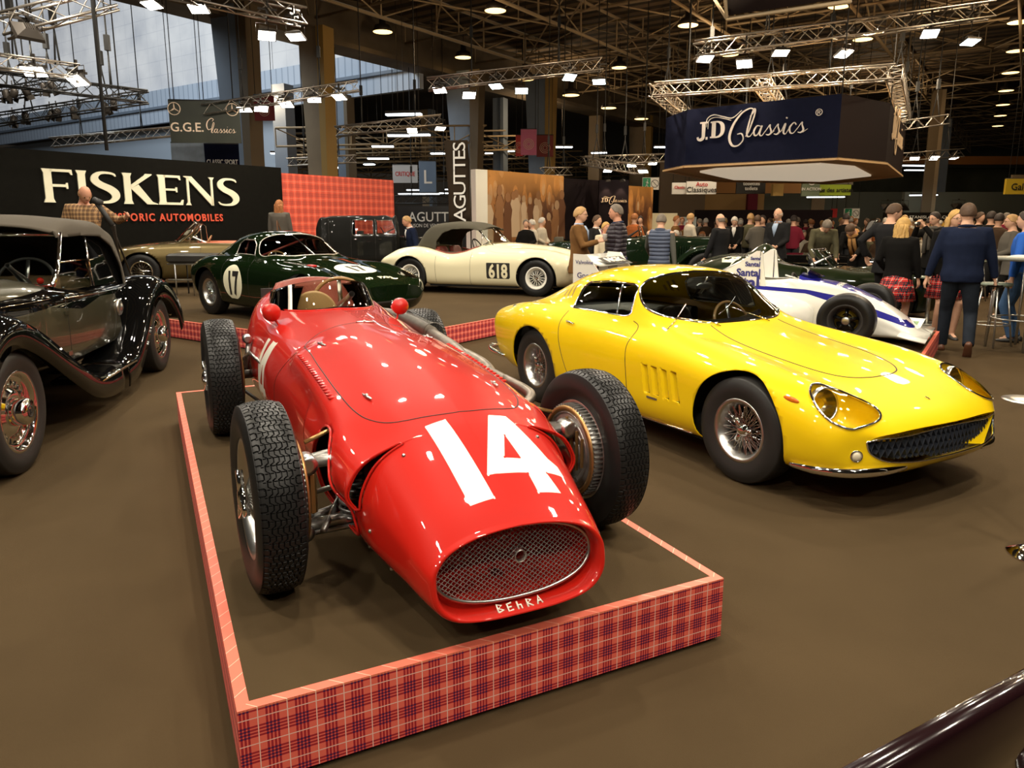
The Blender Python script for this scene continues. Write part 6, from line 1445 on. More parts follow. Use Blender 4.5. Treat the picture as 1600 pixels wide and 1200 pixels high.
JW = awall('brand_wall', 'dark plum wall with a small gold script sign lit by two spots', 'display wall', P_(880, 26.6), P_(935, 28.2), 0, zat(279, 27), M_plum)
JW2 = awall('brand_wall', 'dark plum end wall with gold script lettering behind the men in jackets', 'display wall', P_(935, 27.4), P_(981, 27.4), 0, zat(281, 27.4), M_plum)
awall('mural_wall', 'narrow orange-brown mural panel right of the dark plum wall', 'display wall', P_(981, 27.6), P_(1019, 28.8), 0, zat(291, 28), mm)
# script lettering drawn as tapering strokes
def script_mesh(strokes, d, m, name='script_lettering'):
    b = B()
    for s in strokes:
        for p in sweep(s, 7): b.prism(p, 0, d, 'XY')
    return b
JD = [[(0.02, .30, .035), (.05, .22, .04), (.14, .20, .05), (.23, .27, .06), (.24, .45, .062), (.24, .78, .062)], [(.10, .78, .028), (.40, .78, .028)], [(.33, .24, .045), (.40, .24, .045)],
      [(.58, .24, .03), (.58, .78, .03)], [(.50, .26, .024), (.78, .26, .03), (.93, .36, .06), (.96, .52, .075), (.92, .68, .06), (.78, .77, .03), (.50, .77, .024)], [(.64, .26, .055), (.64, .77, .055)],
      [(.34, .62, .008), (.36, .90, .012), (.60, 1.02, .016), (.95, .93, .018), (1.30, .86, .016), (1.62, 1.08, .008)], [(.40, .55, .006), (.43, .84, .010), (.66, .93, .012), (1.0, .86, .012), (1.25, .78, .010)],
      [(1.93, .85, .012), (2.05, 1.02, .022), (1.92, 1.12, .02), (1.62, .98, .026), (1.34, .62, .040), (1.22, .22, .045), (1.33, -.06, .035), (1.55, -.08, .022), (1.72, .10, .018), (1.66, .30, .022), (1.50, .30, .014)]]
def lowers(x):
    o = [[(x, .20, .01), (x + .12, .40, .02), (x + .30, .98, .022), (x + .22, 1.05, .016), (x + .06, .45, .028), (x + .06, .22, .026), (x + .16, .20, .012), (x + .27, .34, .008)]]
    x += .27
    o += [[(x + .25, .50, .012), (x + .12, .52, .020), (x + .02, .36, .030), (x + .06, .21, .024), (x + .17, .26, .015), (x + .27, .50, .012)], [(x + .29, .52, .024), (x + .22, .26, .026), (x + .30, .19, .014), (x + .42, .34, .008)]]
    x += .42
    for _ in range(2): o += [[(x - .02, .30, .008), (x + .14, .52, .014), (x + .15, .44, .020), (x + .20, .28, .028), (x + .12, .20, .022), (x + .02, .22, .012)], [(x + .18, .22, .010), (x + .30, .32, .008)]]; x += .27
    o += [[(x, .30, .008), (x + .12, .52, .024), (x + .07, .26, .028), (x + .14, .19, .014), (x + .24, .34, .008)], [(x + .145, .68, .026), (x + .165, .72, .026)]]; x += .24
    o += [[(x + .24, .46, .020), (x + .16, .53, .014), (x + .03, .38, .028), (x + .06, .22, .024), (x + .16, .20, .014), (x + .28, .34, .008)]]; x += .28
    o += [[(x - .02, .30, .008), (x + .14, .52, .014), (x + .15, .44, .020), (x + .20, .28, .028), (x + .12, .20, .022), (x + .02, .22, .012)], [(x + .18, .20, .012), (x + .34, .30, .006)]]
    return o
JDS = JD + lowers(1.80)
JDW = 4.1
def jd_sign(parent, loc, rz, width, m, d=.012):
    me = script_mesh(JDS, d, m).me('script_lettering', m); o = link('script_lettering', me, parent, loc, (PI / 2, 0, rz)); s = width / JDW; o.scale = (s, s, 1); return o
M_gold = mat('warm_gold_letter', (.75, .55, .35), .4); M_sil = mat('silver_letter', (.72, .66, .62), .4)
s_ = 1.05; jd_sign(JW2, (-.46, -.015, zat(318, 27.4)), 0, 1.0, M_gold)
for i, px in enumerate((950, 973)): flood(atY(px, 283, 27), M_lensw, ('left', 'right')[i] + ' small spot lighting the script sign on the plum wall', 0, .5, .2); light('sign_spot', 'SPOT', tuple(atY(px, 285, 27.2)), 60, WARM, .05, tuple(atY(px - 6, 330, 27.4)), 1.2)

# ------------------------------------------------------------------ big hexagonal hanging sign
HS = thing('hanging_sign', 'large dark blue hanging fascia with silver script lettering under a ring of trusses', 'hanging sign', tuple(atY(1215, 262, 19)), 0)
z1 = atY(1073, 165, 20.4); z0_ = atY(1070, 258, 20.4)
Q = [atY(1038, 262, 22.0), atY(1070, 258, 20.4), atY(1308, 248, 17.9), atY(1384, 249, 19.3), atY(1409, 270, 24.5), atY(1300, 266, 29), atY(1120, 266, 27.5)]
zb_, zt2 = 3.03, 4.48; M_navy = mat('navy_fascia', (.007, .009, .026), .8, vary=.1, spec=.08); M_plumd = mat('dark_brown_fascia', (.016, .010, .009), .8, spec=.08)
c = HS.location.copy(); HS.location.z = zb_
for i in range(len(Q)):
    p, q = Q[i], Q[(i + 1) % len(Q)]; p = Vector((p.x - c.x, p.y - c.y)); q = Vector((q.x - c.x, q.y - c.y)); L = (q - p).length
    b = B(); b.box((L / 2, .04, (zt2 - zb_) / 2), (L, .08, zt2 - zb_)); b.ob('fascia_panel', M_navy if i < 2 or i > 3 else M_plumd, HS, (p.x, p.y, 0), (0, 0, math.atan2(q.y - p.y, q.x - p.x)))
    b = B(); b.box((L / 2, .02, -.02), (L, .14, .05)); b.ob('lower_trim', mat('tan_trim', (.55, .36, .18), .5), HS, (p.x, p.y, 0), (0, 0, math.atan2(q.y - p.y, q.x - p.x)))
ctr2 = sum((Vector((q.x - c.x, q.y - c.y)) for q in Q), Vector((0, 0))) / len(Q)
b = B(); b.prism([(q.x - c.x, q.y - c.y) for q in Q], .0, .03); b.ob('soffit', mat('tan_soffit', (.55, .38, .20), .6), HS)
b = B(); b.prism([tuple(ctr2 + (Vector((q.x - c.x, q.y - c.y)) - ctr2) * .72) for q in Q], -.05, .0); b.ob('soffit_glow_panel', mat('soffit_glow', (.9, .82, .68), .7, emit=(1., .84, .62), est=.55), HS)  # inner soffit panel with a weak warm glow put into its material
p, q = Q[1] - c, Q[2] - c; L = math.hypot(q.x - p.x, q.y - p.y); an = math.atan2(q.y - p.y, q.x - p.x); t_ = Vector((math.cos(an), math.sin(an), 0)); nn2 = Vector((t_.y, -t_.x, 0)); d0 = Vector((p.x, p.y, 0)) + t_ * (L * .085) + nn2 * .012; d0.z = .50
jd_sign(HS, tuple(d0), an, L * .77, M_sil, .02)
me = text_mesh('®', .22, .006); me.materials.append(M_sil); d1 = d0 + t_ * (L * .79); d1.z = 1.0; link('registered_mark', me, HS, tuple(d1), (PI / 2, 0, an))
p, q = Q[3] - c, Q[4] - c; L2 = math.hypot(q.x - p.x, q.y - p.y); an2 = math.atan2(q.y - p.y, q.x - p.x); t2 = Vector((math.cos(an2), math.sin(an2), 0)); d0 = Vector((p.x, p.y, 0)) + t2 * (L2 * .15) + Vector((t2.y, -t2.x, 0)) * .012; d0.z = .5
jd_sign(HS, tuple(d0), an2, L2 * .7, M_gold, .02)
b = B()
for q in Q: b.tube([(q.x - c.x, q.y - c.y, 1.4), (q.x - c.x, q.y - c.y, ZC - zb_ + .01)], .015, 4)
b.ob('hanging_cable', M_cable, HS)
# truss ring over it
TRg = [(atY(1024, 140, 20.5), atY(1398, 108, 18.2)), (atY(1398, 108, 18.2), atY(1416, 168, 26)), (atY(1024, 140, 20.5), atY(1085, 163, 27)), (atY(1085, 163, 27), atY(1410, 146, 27)), (atY(1190, 124, 19.4), atY(1232, 152, 26))]
for i, (p, q) in enumerate(TRg):
    q.z = p.z = 5.0
    truss(p, q, .32, M_alu, ('front', 'right', 'left', 'rear', 'cross')[i] + ' truss of the ring above the hexagonal blue sign', hang=2)

# ------------------------------------------------------------------ banners and far signs
def banner(name, label, cat, px0, py0, px1, py1, Y, m, yaw=0., txt=None, tm=None, ts=.3, vert=False, extra=None, top=None, thick=.03, sx=1., font=None, flip=False):
    p = atY((px0 + px1) / 2, (py0 + py1) / 2, Y); w_ = (px1 - px0) / 1150 * Y; h_ = abs(py1 - py0) / 1150 * Y / math.cos(PITCH) ** 0
    o = thing(name, label, cat, tuple(p), yaw); b = B(); b.box((0, 0, 0), (w_ / max(.2, math.cos(yaw)), thick, h_)); b.ob('panel', m, o)
    if txt:
        for i, (s, zz, sc_, mm_) in enumerate(txt):
            me = text_mesh(s, ts * sc_, .004, sx=sx, bold=.004); me.materials.append(mm_ or tm)
            link('lettering', me, o, (0 if not vert else w_ * .28, -thick / 2 - .006, zz * h_), (PI / 2, -PI / 2 if vert else 0, 0) if not vert else (PI / 2, -PI / 2, 0))
    b = B(); zt3 = roofz(p) - p.z
    for s in (-1, 1): b.tube([(s * w_ * .42, 0, h_ / 2), (s * w_ * .42, 0, zt3)], .012, 4)
    b.tube([(-w_ / 2, 0, h_ / 2), (w_ / 2, 0, h_ / 2)], .025, 6)
    if top != 0: b.ob('hanging_rail', M_cable, o)
    return o
M_wl = mat('white_letter', (.85, .84, .8), .5); M_rl = mat('red_sign', (.55, .03, .03), .5); M_gry = mat('grey_banner', (.55, .56, .58), .6); M_gb = mat('green_black_banner', (.025, .028, .018), .5, vary=.3, vs=1.5); M_crm2 = mat('pinkish_letter', (.85, .66, .5), .5)
gge = banner('hanging_banner', 'dark green hanging banner with two ring emblems, second banner lettering in script', 'banner', 270, 160, 371, 221, 21, M_gb, .12, [('G.G.E.', -.22, .8, M_crm2)], None, .42, top=25.8)
for c_ in gge.children:
    if c_.name.startswith('lettering'): c_.location.x = -.48; c_.location.z = -.26
GGEC = [[(x * .55 + .12, y * .52 - .42, r * .6) for x, y, r in s] for s in lowers(.18)] + [[(.30, .20, .010), (.36, .28, .014), (.26, .33, .014), (.10, .20, .020), (.04, .0, .026), (.10, -.18, .018), (.24, -.14, .010)]]
me = script_mesh([[(x, y, r) for x, y, r in s] for s in GGEC], .01, M_crm2).me('script_lettering', M_crm2); link('script_lettering', me, gge, (.02, -.03, -.10), (PI / 2, 0, 0)).scale = (.58, .58, 1)
for x in (-.78, .74):
    b = B(); b.tube([(.16 * math.cos(t), 0, .16 * math.sin(t)) for t in np.linspace(0, 2 * PI, 30)[:-1]], .012, 6, closed=True)
    for k in range(3): a = PI / 2 + 2 * PI * k / 3; b.tube([(0, 0, 0), (.15 * math.cos(a), 0, .15 * math.sin(a))], [.026, .006], 4)
    b.ob('ring_emblem', M_crm2, gge, (x, -.03, .33))
banner('hanging_banner', 'pale blue cloth banner below the ring emblem banner', 'banner', 269, 224, 322, 262, 24, mat('pale_blue_cloth', (.40, .48, .58), .7, vary=.2, vs=3), .0, top=25.8)
banner('hanging_banner', 'navy banner with narrow white capitals beside the pale blue cloth', 'banner', 322, 226, 372, 264, 24, M_navy, .1, [('CLASSIC SPORT', -.30, 1.0, M_wl)], None, .22, top=25.8, sx=.62)
banner('hanging_banner', 'white hanging banner with thin red capitals left of the letter L banner', 'banner', 614, 258, 652, 285, 38, M_gry, 0, [('CRITIQUE', -.12, 1.0, M_rl)], None, .30, top=9.6, sx=.75)
banner('hanging_banner', 'blue hanging banner with a big white letter L', 'banner', 655, 253, 681, 299, 34, mat('steel_blue_banner', (.13, .20, .32), .6), 0, [('L', -.22, 1.0, M_wl)], None, .85, top=9.6)
ag = thing('flag_banner', 'tall brown feather flag with vertical white capitals', 'flag', tuple(atY(718, 380, 21)), -.15); ag.location.z = 0
pz0, pz1 = zat(350, 21), zat(219, 21); b = B(); R_ = []
for s in np.linspace(0, 1, 9): z = pz0 + (pz1 - pz0) * s; R_.append([(-.30 + .02 * math.sin(4 * s) - .08 * s + u * .66, .02 * math.sin(6 * s + 4 * u), z) for u in np.linspace(0, 1, 6)])
b.loft(R_, caps=False, closed=False); o = b.ob('flag_cloth', mat('brown_flag_cloth', (.035, .024, .015), .7, spec=.1), ag); mod(o, 'SOLIDIFY', thickness=.01)
b = B(); b.tube([(.34, 0, 0), (.32, 0, pz1)], .018, 6); b.box((.34, 0, .02), (.5, .4, .04)); b.ob('flag_pole', M_dkmetal, ag)
me = text_mesh('AGUTTES', .62, .004, sx=1.0, bold=.0, align='LEFT', space=.82); wx = max(v.co.x for v in me.vertices); me.materials.append(M_wl); o = link('vertical_lettering', me, ag, (.20, -.05, pz0 + .06), (PI / 2, -PI / 2, 0)); o.scale = ((pz1 - pz0 - .12) / wx, .80, 1)
ap = awall('auction_stand_wall', 'black stand wall with white serif capitals behind the feather flag', 'display wall', P_(622, 34), P_(748, 34), 0, zat(322, 34), mat('black_glossy_board', (.008, .008, .009), .35))
me = text_mesh('AGUTTES', .98, .01, bold=.006); me.materials.append(M_wl); o = link('lettering', me, ap, (-.18, -.02, zat(346, 34) - 0), (PI / 2, 0, 0)); o.scale = (.56, .62, 1)
me = text_mesh('MAISON DE VENTES AUX ENCHERES', .30, .01); me.materials.append(M_wl); o = link('lettering', me, ap, (.1, -.02, zat(355, 34)), (PI / 2, 0, 0)); o.scale = (.62, .75, 1)
def rings_banner(px0, py0, px1, py1, Y, label, m):
    o = banner('hanging_banner', label, 'banner', px0, py0, px1, py1, Y, m, 0, top=9.9); b = B()
    for r in (.08, .14, .20): b.tube([(r * Y / 30 * math.cos(t), 0, r * Y / 30 * math.sin(t)) for t in np.linspace(0, 2 * PI, 26)[:-1]], .008 * Y / 30, 4, closed=True)
    b.ob('ring_logo', M_crm2, o, (0, -.03, -.1)); return o
rings_banner(814, 203, 838, 241, 38, 'pink and grey banner with concentric rings on the blue column', mat('pink_banner', (.50, .12, .22), .6))
rings_banner(806, 212, 817, 243, 40, 'narrow red banner left of the pink ring banner', M_rl); rings_banner(839, 212, 864, 244, 40, 'dark red banner right of the pink ring banner', mat('dark_red_banner', (.20, .02, .02), .6))
rings_banner(398, 150, 428, 187, 27, 'dark red banner with rings on the brown column', MATS['dark_red_banner'])
# ------------------------------------------------------------------ white and blue single-seater on its platform
bc = Vector((2.81, 9.09)); bf = Vector((math.cos(-.586), math.sin(-.586))); bl2 = Vector((-bf.y, bf.x))
platform('display_platform', 'red check platform end showing under the nose of the white racing car', 'platform', [bc + bf * 2.12 - bl2 * 1.1, bc + bf * 2.12 + bl2 * 1.1, bc - bf * 2.5 + bl2 * 1.1, bc - bf * 2.5 - bl2 * 1.1], ZS)
bra = thing('formula_car', 'white and blue single-seater racing car with winged fin lettering and bare slick tyres', 'car', (2.81, 9.09, ZS), -.586)
M_wht = mat('racing_white', (.78, .76, .68), .4, coat=1., spec=.15); M_blup = mat('deep_blue_paint', (.012, .012, .20), .4, coat=1., spec=.1); M_nav = mat('navy_lettering', (.02, .02, .16), .5); M_grn2 = mat('leaf_green_lettering', (.03, .35, .08), .5)
def fs_(x, zb, w, zm, wt, zt_): return (x, [(0, zb), (w * .7, zb), (w, zb + .03), (w, zm), (w * .96, zm + (zt_ - zm) * .35), (wt + (w - wt) * .35, zm + (zt_ - zm) * .72), (wt, zm + (zt_ - zm) * .93), (wt * .5, zt_), (0, zt_ + .003)])
def bhook(G): pass
coc = lambda c: math.sqrt(((c.x - .42) / .36) ** 2 + (c.y / .23) ** 2) - 1
sk, L = shell(bra, [fs_(2.10, .06, .07, .08, .04, .11), fs_(2.0, .05, .34, .09, .20, .15), fs_(1.75, .05, .30, .15, .16, .34), fs_(1.5, .05, .29, .22, .17, .48), fs_(1.3, .05, .30, .26, .20, .57), fs_(1.0, .05, .33, .30, .24, .64), fs_(.7, .05, .36, .34, .26, .66), fs_(.3, .05, .42, .36, .27, .64), fs_(0, .05, .46, .38, .24, .66), fs_(-.4, .05, .46, .38, .20, .68), fs_(-1.0, .06, .36, .36, .14, .60), fs_(-1.6, .1, .22, .34, .10, .46), fs_(-1.9, .2, .12, .3, .06, .36)],
    M_wht, [], nx=80, opening=lambda c: coc(c), mats=[M_blup], patches=[([(1.75, -.02), (1.3, -.20), (.80, -.21), (.72, 0), (.80, .21), (1.3, .20), (1.75, .02)], 'xy', lambda c: c.z > .42, 1), ([(.85, .545), (-.4, .60), (-.4, .56), (.85, .50), (1.9, .19), (2.02, .17), (1.9, .24), (1.2, .485)], 'xz', lambda c: abs(c.y) > .08, 1)])
for sg in (1, -1):
    b = B(); b.loft([[(x, y * sg, z) for y, z in ((.30, .06), (w_, .06), (w_ + .01, zt_ - .10), (w_ - .05, zt_), (.34, zt_ + .05), (.25, zt_ + .04))] for x, w_, zt_ in ((.95, .42, .30), (.85, .70, .36), (.6, .86, .44), (-.3, .90, .48), (-1.0, .80, .40), (-1.15, .55, .3))]); b.ob('side_pod', M_wht, bra)
    b = B(); b.loft([[(x, y * sg, z) for y, z in ((w_ + .006, .20), (w_ + .018, .20), (w_ + .018, .28), (w_ + .006, .28))] for x, w_ in ((.8, .74), (.6, .87), (-.3, .905), (-.9, .83))]); b.ob('side_stripe', M_nav, bra)
    fn = B(); fn.prism([(-.18, .60), (-.12, .70), (.27, .97), (.31, .97), (.31, .50), (.0, .50)], .30 * sg, .325 * sg, 'XZ'); f_ = fn.ob('fin_plate', M_wht, bra)
    for t_, s_, xx, zz, mm_ in (('Santal', .21, .08, .53, M_nav), ('Santal', .12, .19, .675, M_nav), ('Santal', .075, .235, .79, M_nav), ('Santal', .05, .265, .865, M_nav)):
        me = text_mesh(t_, s_, .001, bold=.006 * s_ / .2); me.materials.append(mm_); link('lettering', me, f_, (xx + .0, .333 * sg if sg > 0 else -.333, zz), (PI / 2, 0, 0 if sg < 0 else PI))
    b = B(); b.box((.10, .330 * sg, .515), (.34, .004, .012)); b.prism([(.20, .505), (.26, .505), (.27, .46), (.24, .44)], .327 * sg, .331 * sg, 'XZ'); b.ob('green_mark', M_grn2, f_)
    b = B(); b.prism([(.33, .50), (.40, .50), (.335, .96), (.32, .96)], .30 * sg, .32 * sg, 'XZ'); b.ob('fin_post', M_wht, bra)
    wheel(bra, (1.37, .80 * sg, .285), sg, .285, .25, .17, 'slick', rimm=M_int, spm=M_blackp, key='slick', hubm=M_satin)
    wheel(bra, (-1.35, .76 * sg, .33), sg, .33, .36, .18, 'slick', rimm=M_int, spm=M_blackp, key='slickr', hubm=M_satin)
    b = B(); b.tube([(1.42, .22 * sg, .42), (1.37, .66 * sg, .38)], .014, 6); b.tube([(1.25, .22 * sg, .16), (1.37, .66 * sg, .17)], .014, 6); b.tube([(1.52, .2 * sg, .16), (1.37, .66 * sg, .17)], .014, 6); b.tube([(-1.35, .2 * sg, .34), (-1.35, .62 * sg, .33)], .022, 8); b.ob('suspension_arm', M_satin, bra)
    b = B(); b.loft([[(x, y * sg, z) for y, z in ((.06, .08 + dz), (.66, .08 + dz), (.66, .095 + dz), (.06, .095 + dz))] for x, dz in ((2.10, 0), (1.95, .025), (1.84, .05))]); b.ob('front_wing', M_wht, bra)
    b = B(); b.prism([(-2.06, .48), (-1.60, .48), (-1.60, .57), (-1.86, .88), (-2.06, .89)], .50 * sg, .515 * sg, 'XZ'); e = b.ob('wing_end_plate', M_wht, bra)
    for t_, s_, xx, zz in (('Valvoline', .072, -1.90, .76), ('Good', .10, -1.88, .58)):
        me = text_mesh(t_, s_, .001); me.materials.append(M_nav); link('lettering', me, e, (xx + (.01 if 'V' in t_ else 0), .521 * sg, zz), (PI / 2, 0, 0 if sg < 0 else PI))
    b = B(); b.box((-1.8, .14 * sg, .52), (.14, .012, .42)); b.ob('wing_strut', M_satin, bra)
b = B(); R_ = [[(x, y, z) for x, z in ((-1.66, .735), (-1.74, .77), (-1.9, .815), (-2.04, .87), (-2.05, .86), (-1.9, .79), (-1.74, .745))] for y in (-.5, .5)]; b.loft(R_); w_ = b.ob('rear_wing', M_wht, bra)
b = B(); b.box((0, 0, 0), (.66, .005, .16)); w2 = b.ob('wing_number_board', M_int, bra, (-1.72, 0, .80), (-1.15, 0, PI / 2)); me = text_mesh('NGK', .15, .003, bold=.006); me.materials.append(M_paintw); link('lettering', me, w2, (0, -.006, -.055), (PI / 2, 0, 0)).scale = (1.5, 1, 1)
b = B(); b.loft([[(x, y, z) for y, z in ((-w_, z0_), (-w_ * .8, zt_ - .03), (0, zt_), (w_ * .8, zt_ - .03), (w_, z0_))] for x, w_, z0_, zt_ in ((.95, .22, .60, .66), (.82, .24, .62, .70), (.74, .245, .62, .725))], caps=False, closed=False); b.ob('cockpit_cowl', M_blup, bra)
b = B(); b.loft([[(x, y * w_, z0_ + dz * math.sqrt(max(0, 1 - y * y))) for y in np.linspace(-1, 1, 13)] for x, w_, z0_, dz in ((.95, .14, .67, .02), (.80, .20, .66, .10), (.74, .21, .66, .13))], caps=False, closed=False); b.ob('windscreen', M_glassd, bra)
paint_text('PARMALAT', M_paintw, .085, bra, sk, 1.20, 0, 1, (1, -.95), bold=.003)
seat(bra, (.22, 0, .18), M_blk, .36, h=.40); steering(bra, (.66, 0, .58), .13, -.3, M_int, M_int)
b = B(); b.tube([(.10, -.16, .6), (.10, -.12, .88), (.10, .12, .88), (.10, .16, .6)], .016, 8); b.tube([(.10, 0, .88), (-.3, 0, .66)], .014, 6); b.ob('roll_hoop', M_satin, bra)
b = B(); b.tube([(.60, -.28, .70), (.75, -.30, .66)], .008, 5); b.ob('mirror', M_wht, bra)
ic = thing('information_card', 'small tilted information card on a short stand by the white racing car nose', 'card', tuple(atZ(1406, 530, ZS)), -.75); b = B(); b.tube([(0, 0, 0), (0, 0, .16)], .008, 6); b.lathe([(0, .05), (.008, .05), (.008, 0)], 14); b.ob('stand', M_satin, ic)
b = B(); b.box((0, 0, 0), (.42, .26, .008)); c_ = b.ob('card', M_white, ic, (0, 0, .18), (.45, 0, 0)); b = B(); [b.box((-.08, .07 - .03 * k, .006), (.18, .012, .002)) for k in range(5)]; b.box((.12, 0, .006), (.09, .12, .002)); b.ob('print', mat('print_green_grey', (.25, .38, .18), .6), c_)

# ------------------------------------------------------------------ green racer 7 behind it
gy = -.25; lan = thing('sports_racer', 'dark green open sports racer with a cream number 7 on its tail', 'car', (4.9, 12.4, 0), gy, None, 1.0)
coc2 = lambda c: math.sqrt(((c.x + .05) / .42) ** 2 + ((c.y) / .44) ** 2) - 1
def lhook(G):
    X_, Y_, Z_ = G[:, :, 0], G[:, :, 1], G[:, :, 2]; G[:, :, 2] += .24 * np.exp(-((X_ + .62) / .26) ** 2) * np.exp(-(Y_ / .22) ** 2) * (Z_ > .6)
sk, L = shell(lan, [jc(2.0, .22, .5, .26, .6, .40, .5, .52, .3, .54, .55), jc(1.75, .15, .68, .2, .76, .42, .62, .70, .36, .60, .62), jc(1.3, .14, .72, .2, .80, .46, .62, .82, .38, .70, .74), jc(.8, .14, .72, .2, .80, .48, .64, .78, .42, .76, .82), jc(.4, .14, .72, .2, .8, .48, .66, .80, .5, .84, .86), jc(0, .14, .72, .2, .8, .48, .68, .82, .5, .84, .85), jc(-.5, .14, .72, .2, .8, .5, .66, .90, .45, .92, .94), jc(-1.0, .15, .72, .2, .82, .52, .62, 1.0, .42, .98, .98), jc(-1.4, .16, .7, .24, .80, .54, .58, .96, .38, .94, .94), jc(-1.9, .24, .56, .32, .66, .54, .48, .74, .3, .76, .76), jc(-2.15, .36, .34, .4, .42, .50, .32, .56, .2, .58, .58)],
    mat('bottle_green_paint', (.007, .013, .003), .35, coat=1., spec=.1), [(1.2, .33, .37), (-1.15, .33, .37)], opening=lambda c: coc2(c), hook=lhook, az=.75, nx=80)
for sg in (1, -1):
    paint_text('7', M_ltgrn, .50, lan, sk, -1.22, .63, sg, sx=1.1, bold=.02)
    for x in (1.2, -1.15): wheel(lan, (x, .68 * sg, .33), sg, .33, .17, .20, 'wire', 30, key='g17b'); well(lan, x, .37, .3, .75, .335, sg=sg)
b = B(); P = [(.36 + .16 * math.cos(t), .50 * math.sin(t), .84) for t in np.linspace(-PI / 2, PI / 2, 17)]; Q = [(p[0] - .22, p[1] * .86, 1.12 - .06 * abs(p[1])) for p in P]; b.loft([P, Q], caps=False, closed=False); b.ob('windscreen', M_glass, lan); b = B(); b.tube(Q, .010, 6); b.tube(P, .010, 6); b.tube([P[0], Q[0]], .012, 6); b.tube([P[-1], Q[-1]], .012, 6); b.tube([P[8], Q[8]], .012, 6); b.ob('windscreen_frame', M_chrome, lan)
steering(lan, (.10, -.22, .86), .19, -.5, M_int, M_satin); seat(lan, (-.2, -.22, .35), M_blk, .42, h=.36); cabin(lan, .5, -.5, .6, .3)

# ------------------------------------------------------------------ vintage green tourer behind the men, and black car with open bonnet
tou = thing('vintage_tourer', 'dark green vintage tourer with long louvred bonnet behind the men in jackets', 'car', (2.8, 18.1, 0), -.12, None, 1.08)
sk, L = shell(tou, [dk(1.95, .45, .34, .95, 1.12), dk(1.1, .45, .42, .98, 1.14), dk(.6, .45, .56, .98, 1.16), dk(.2, .45, .64, .98, 1.14), dk(-.8, .45, .66, .96, 1.06), dk(-1.5, .45, .62, .94, 1.04), dk(-1.75, .5, .5, .90, 1.0)], M_mgrn, [], nx=50, opening=lambda c: max(abs(c.x + .65) - .85, abs(c.y) - .50), mats=[M_blackp])
b = B(); b.box((2.0, 0, .82), (.07, .62, .66), bev=.08); b.box((2.03, 0, .80), (.04, .5, .5)); b.ob('radiator_shell', M_chrome, tou)
for sg in (1, -1):
    b = B()
    for k in range(18): b.box((.85 + .055 * k, (.50 - .0075 * k) * sg, .80), (.018, .03, .26))
    b.ob('bonnet_louvres', M_mgrn, tou)
    car_mid = 1.5; wing(tou, [(.6, .40), (1.0, .55), (1.3, .80), (1.65, .90), (2.0, .80), (2.15, .6)], .5, .80, .05, M_mgrn, 'front_wing', sg); car_mid = -1.4; wing(tou, [(-.8, .45), (-1.1, .75), (-1.45, .88), (-1.8, .75), (-2.0, .5)], .55, .82, .05, M_mgrn, 'rear_wing', sg)
    for x in (1.65, -1.45): wheel(tou, (x, .68 * sg, .40), sg, .40, .14, .25, 'wire', 40, rimm=M_mgrn, spm=M_mgrn, key='tou')
    b = B(); b.lathe([(-.18, .02), (-.12, .09), (0, .125), (.02, .125), (.04, 0)], 28, 'X', (2.08, .36 * sg, 1.0)); b.ob('headlamp', M_chrome, tou); b = B(); b.box((-.1, .72 * sg, .38), (1.5, .24, .03)); b.ob('running_board', M_blackp, tou)
    paint_text('4', M_ltgrn, .42, tou, sk, -.55, .60, sg, sx=.9, bold=.01); h, n = sk.side(-1.2, .8, sg)
b = B(); b.tube([(.3, .52, 1.12), (.25, .5, 1.35), (.25, -.5, 1.35), (.3, -.52, 1.12)], .012, 6); b.ob('windscreen_frame', M_chrome, tou); b = B(); b.add([(.3, .5, 1.13), (.3, -.5, 1.13), (.25, -.5, 1.34), (.25, .5, 1.34)], [(0, 1, 2, 3)]); b.ob('windscreen', M_glass, tou)
steering(tou, (.0, .28, 1.08), .21, -.6, M_int, M_int); b = B(); b.loft([[(x, y, z) for y, z in ((-.5, .9), (-.46, 1.1), (.46, 1.1), (.5, .9))] for x in (-1.45, -1.62)]); b.ob('folded_hood', M_hood, tou)
blk = thing('black_car', 'black car with open bonnet that the two bending men look into', 'car', (7.1, 16.9, 0), -.25, None, .95)
sk, L = shell(blk, [jc(1.9, .25, .5, .3, .62, .42, .52, .62, .32, .62, .63), jc(1.6, .18, .68, .24, .76, .48, .64, .74, .36, .72, .73), jc(.9, .18, .72, .24, .80, .5, .68, .80, .5, .80, .81), jc(.3, .18, .72, .24, .80, .5, .70, .84, .6, .86, .88), jc(-.8, .18, .72, .24, .80, .5, .70, .86, .6, .88, .90), jc(-1.5, .2, .7, .26, .78, .52, .64, .84, .5, .86, .87), jc(-2.0, .3, .5, .34, .6, .5, .48, .66, .36, .68, .68)], M_blackp, [(1.2, .33, .37), (-1.25, .33, .37)], opening=lambda c: max(abs(c.x - 1.15) - .45, abs(c.y) - .42), az=.7, nx=60)
b = B(); R_ = [[(x, y * w_, z) for y in (-1, -.5, 0, .5, 1)] for x, z, w_ in ((.70, .82, .42), (.78, 1.2, .42), (.98, 1.62, .40), (1.06, 1.70, .32))]; b.loft(R_, caps=False, closed=False); o = b.ob('open_bonnet', M_blackp, blk); mod(o, 'SOLIDIFY', thickness=.02)
b = B(); b.tube([(.95, .40, .75), (1.0, .38, 1.5)], .008, 5); b.box((1.15, 0, .55), (.85, .7, .3)); b.tube([(.8, 0, .74), (1.5, 0, .74)], .06, 10); b.ob('engine', mat('engine_metal', (.25, .24, .22), .35, .8, vary=.4, vs=20), blk)
for sg in (1, -1):
    for x in (1.2, -1.25): wheel(blk, (x, .68 * sg, .33), sg, .33, .17, .20, 'disc', key='blk')
    b = B(); b.tube(sk.line([(1.5, .66), (.5, .70), (-1.5, .70)], 'side', sg, off=.004), .010, 6); b.ob('side_trim', M_chrome, blk)

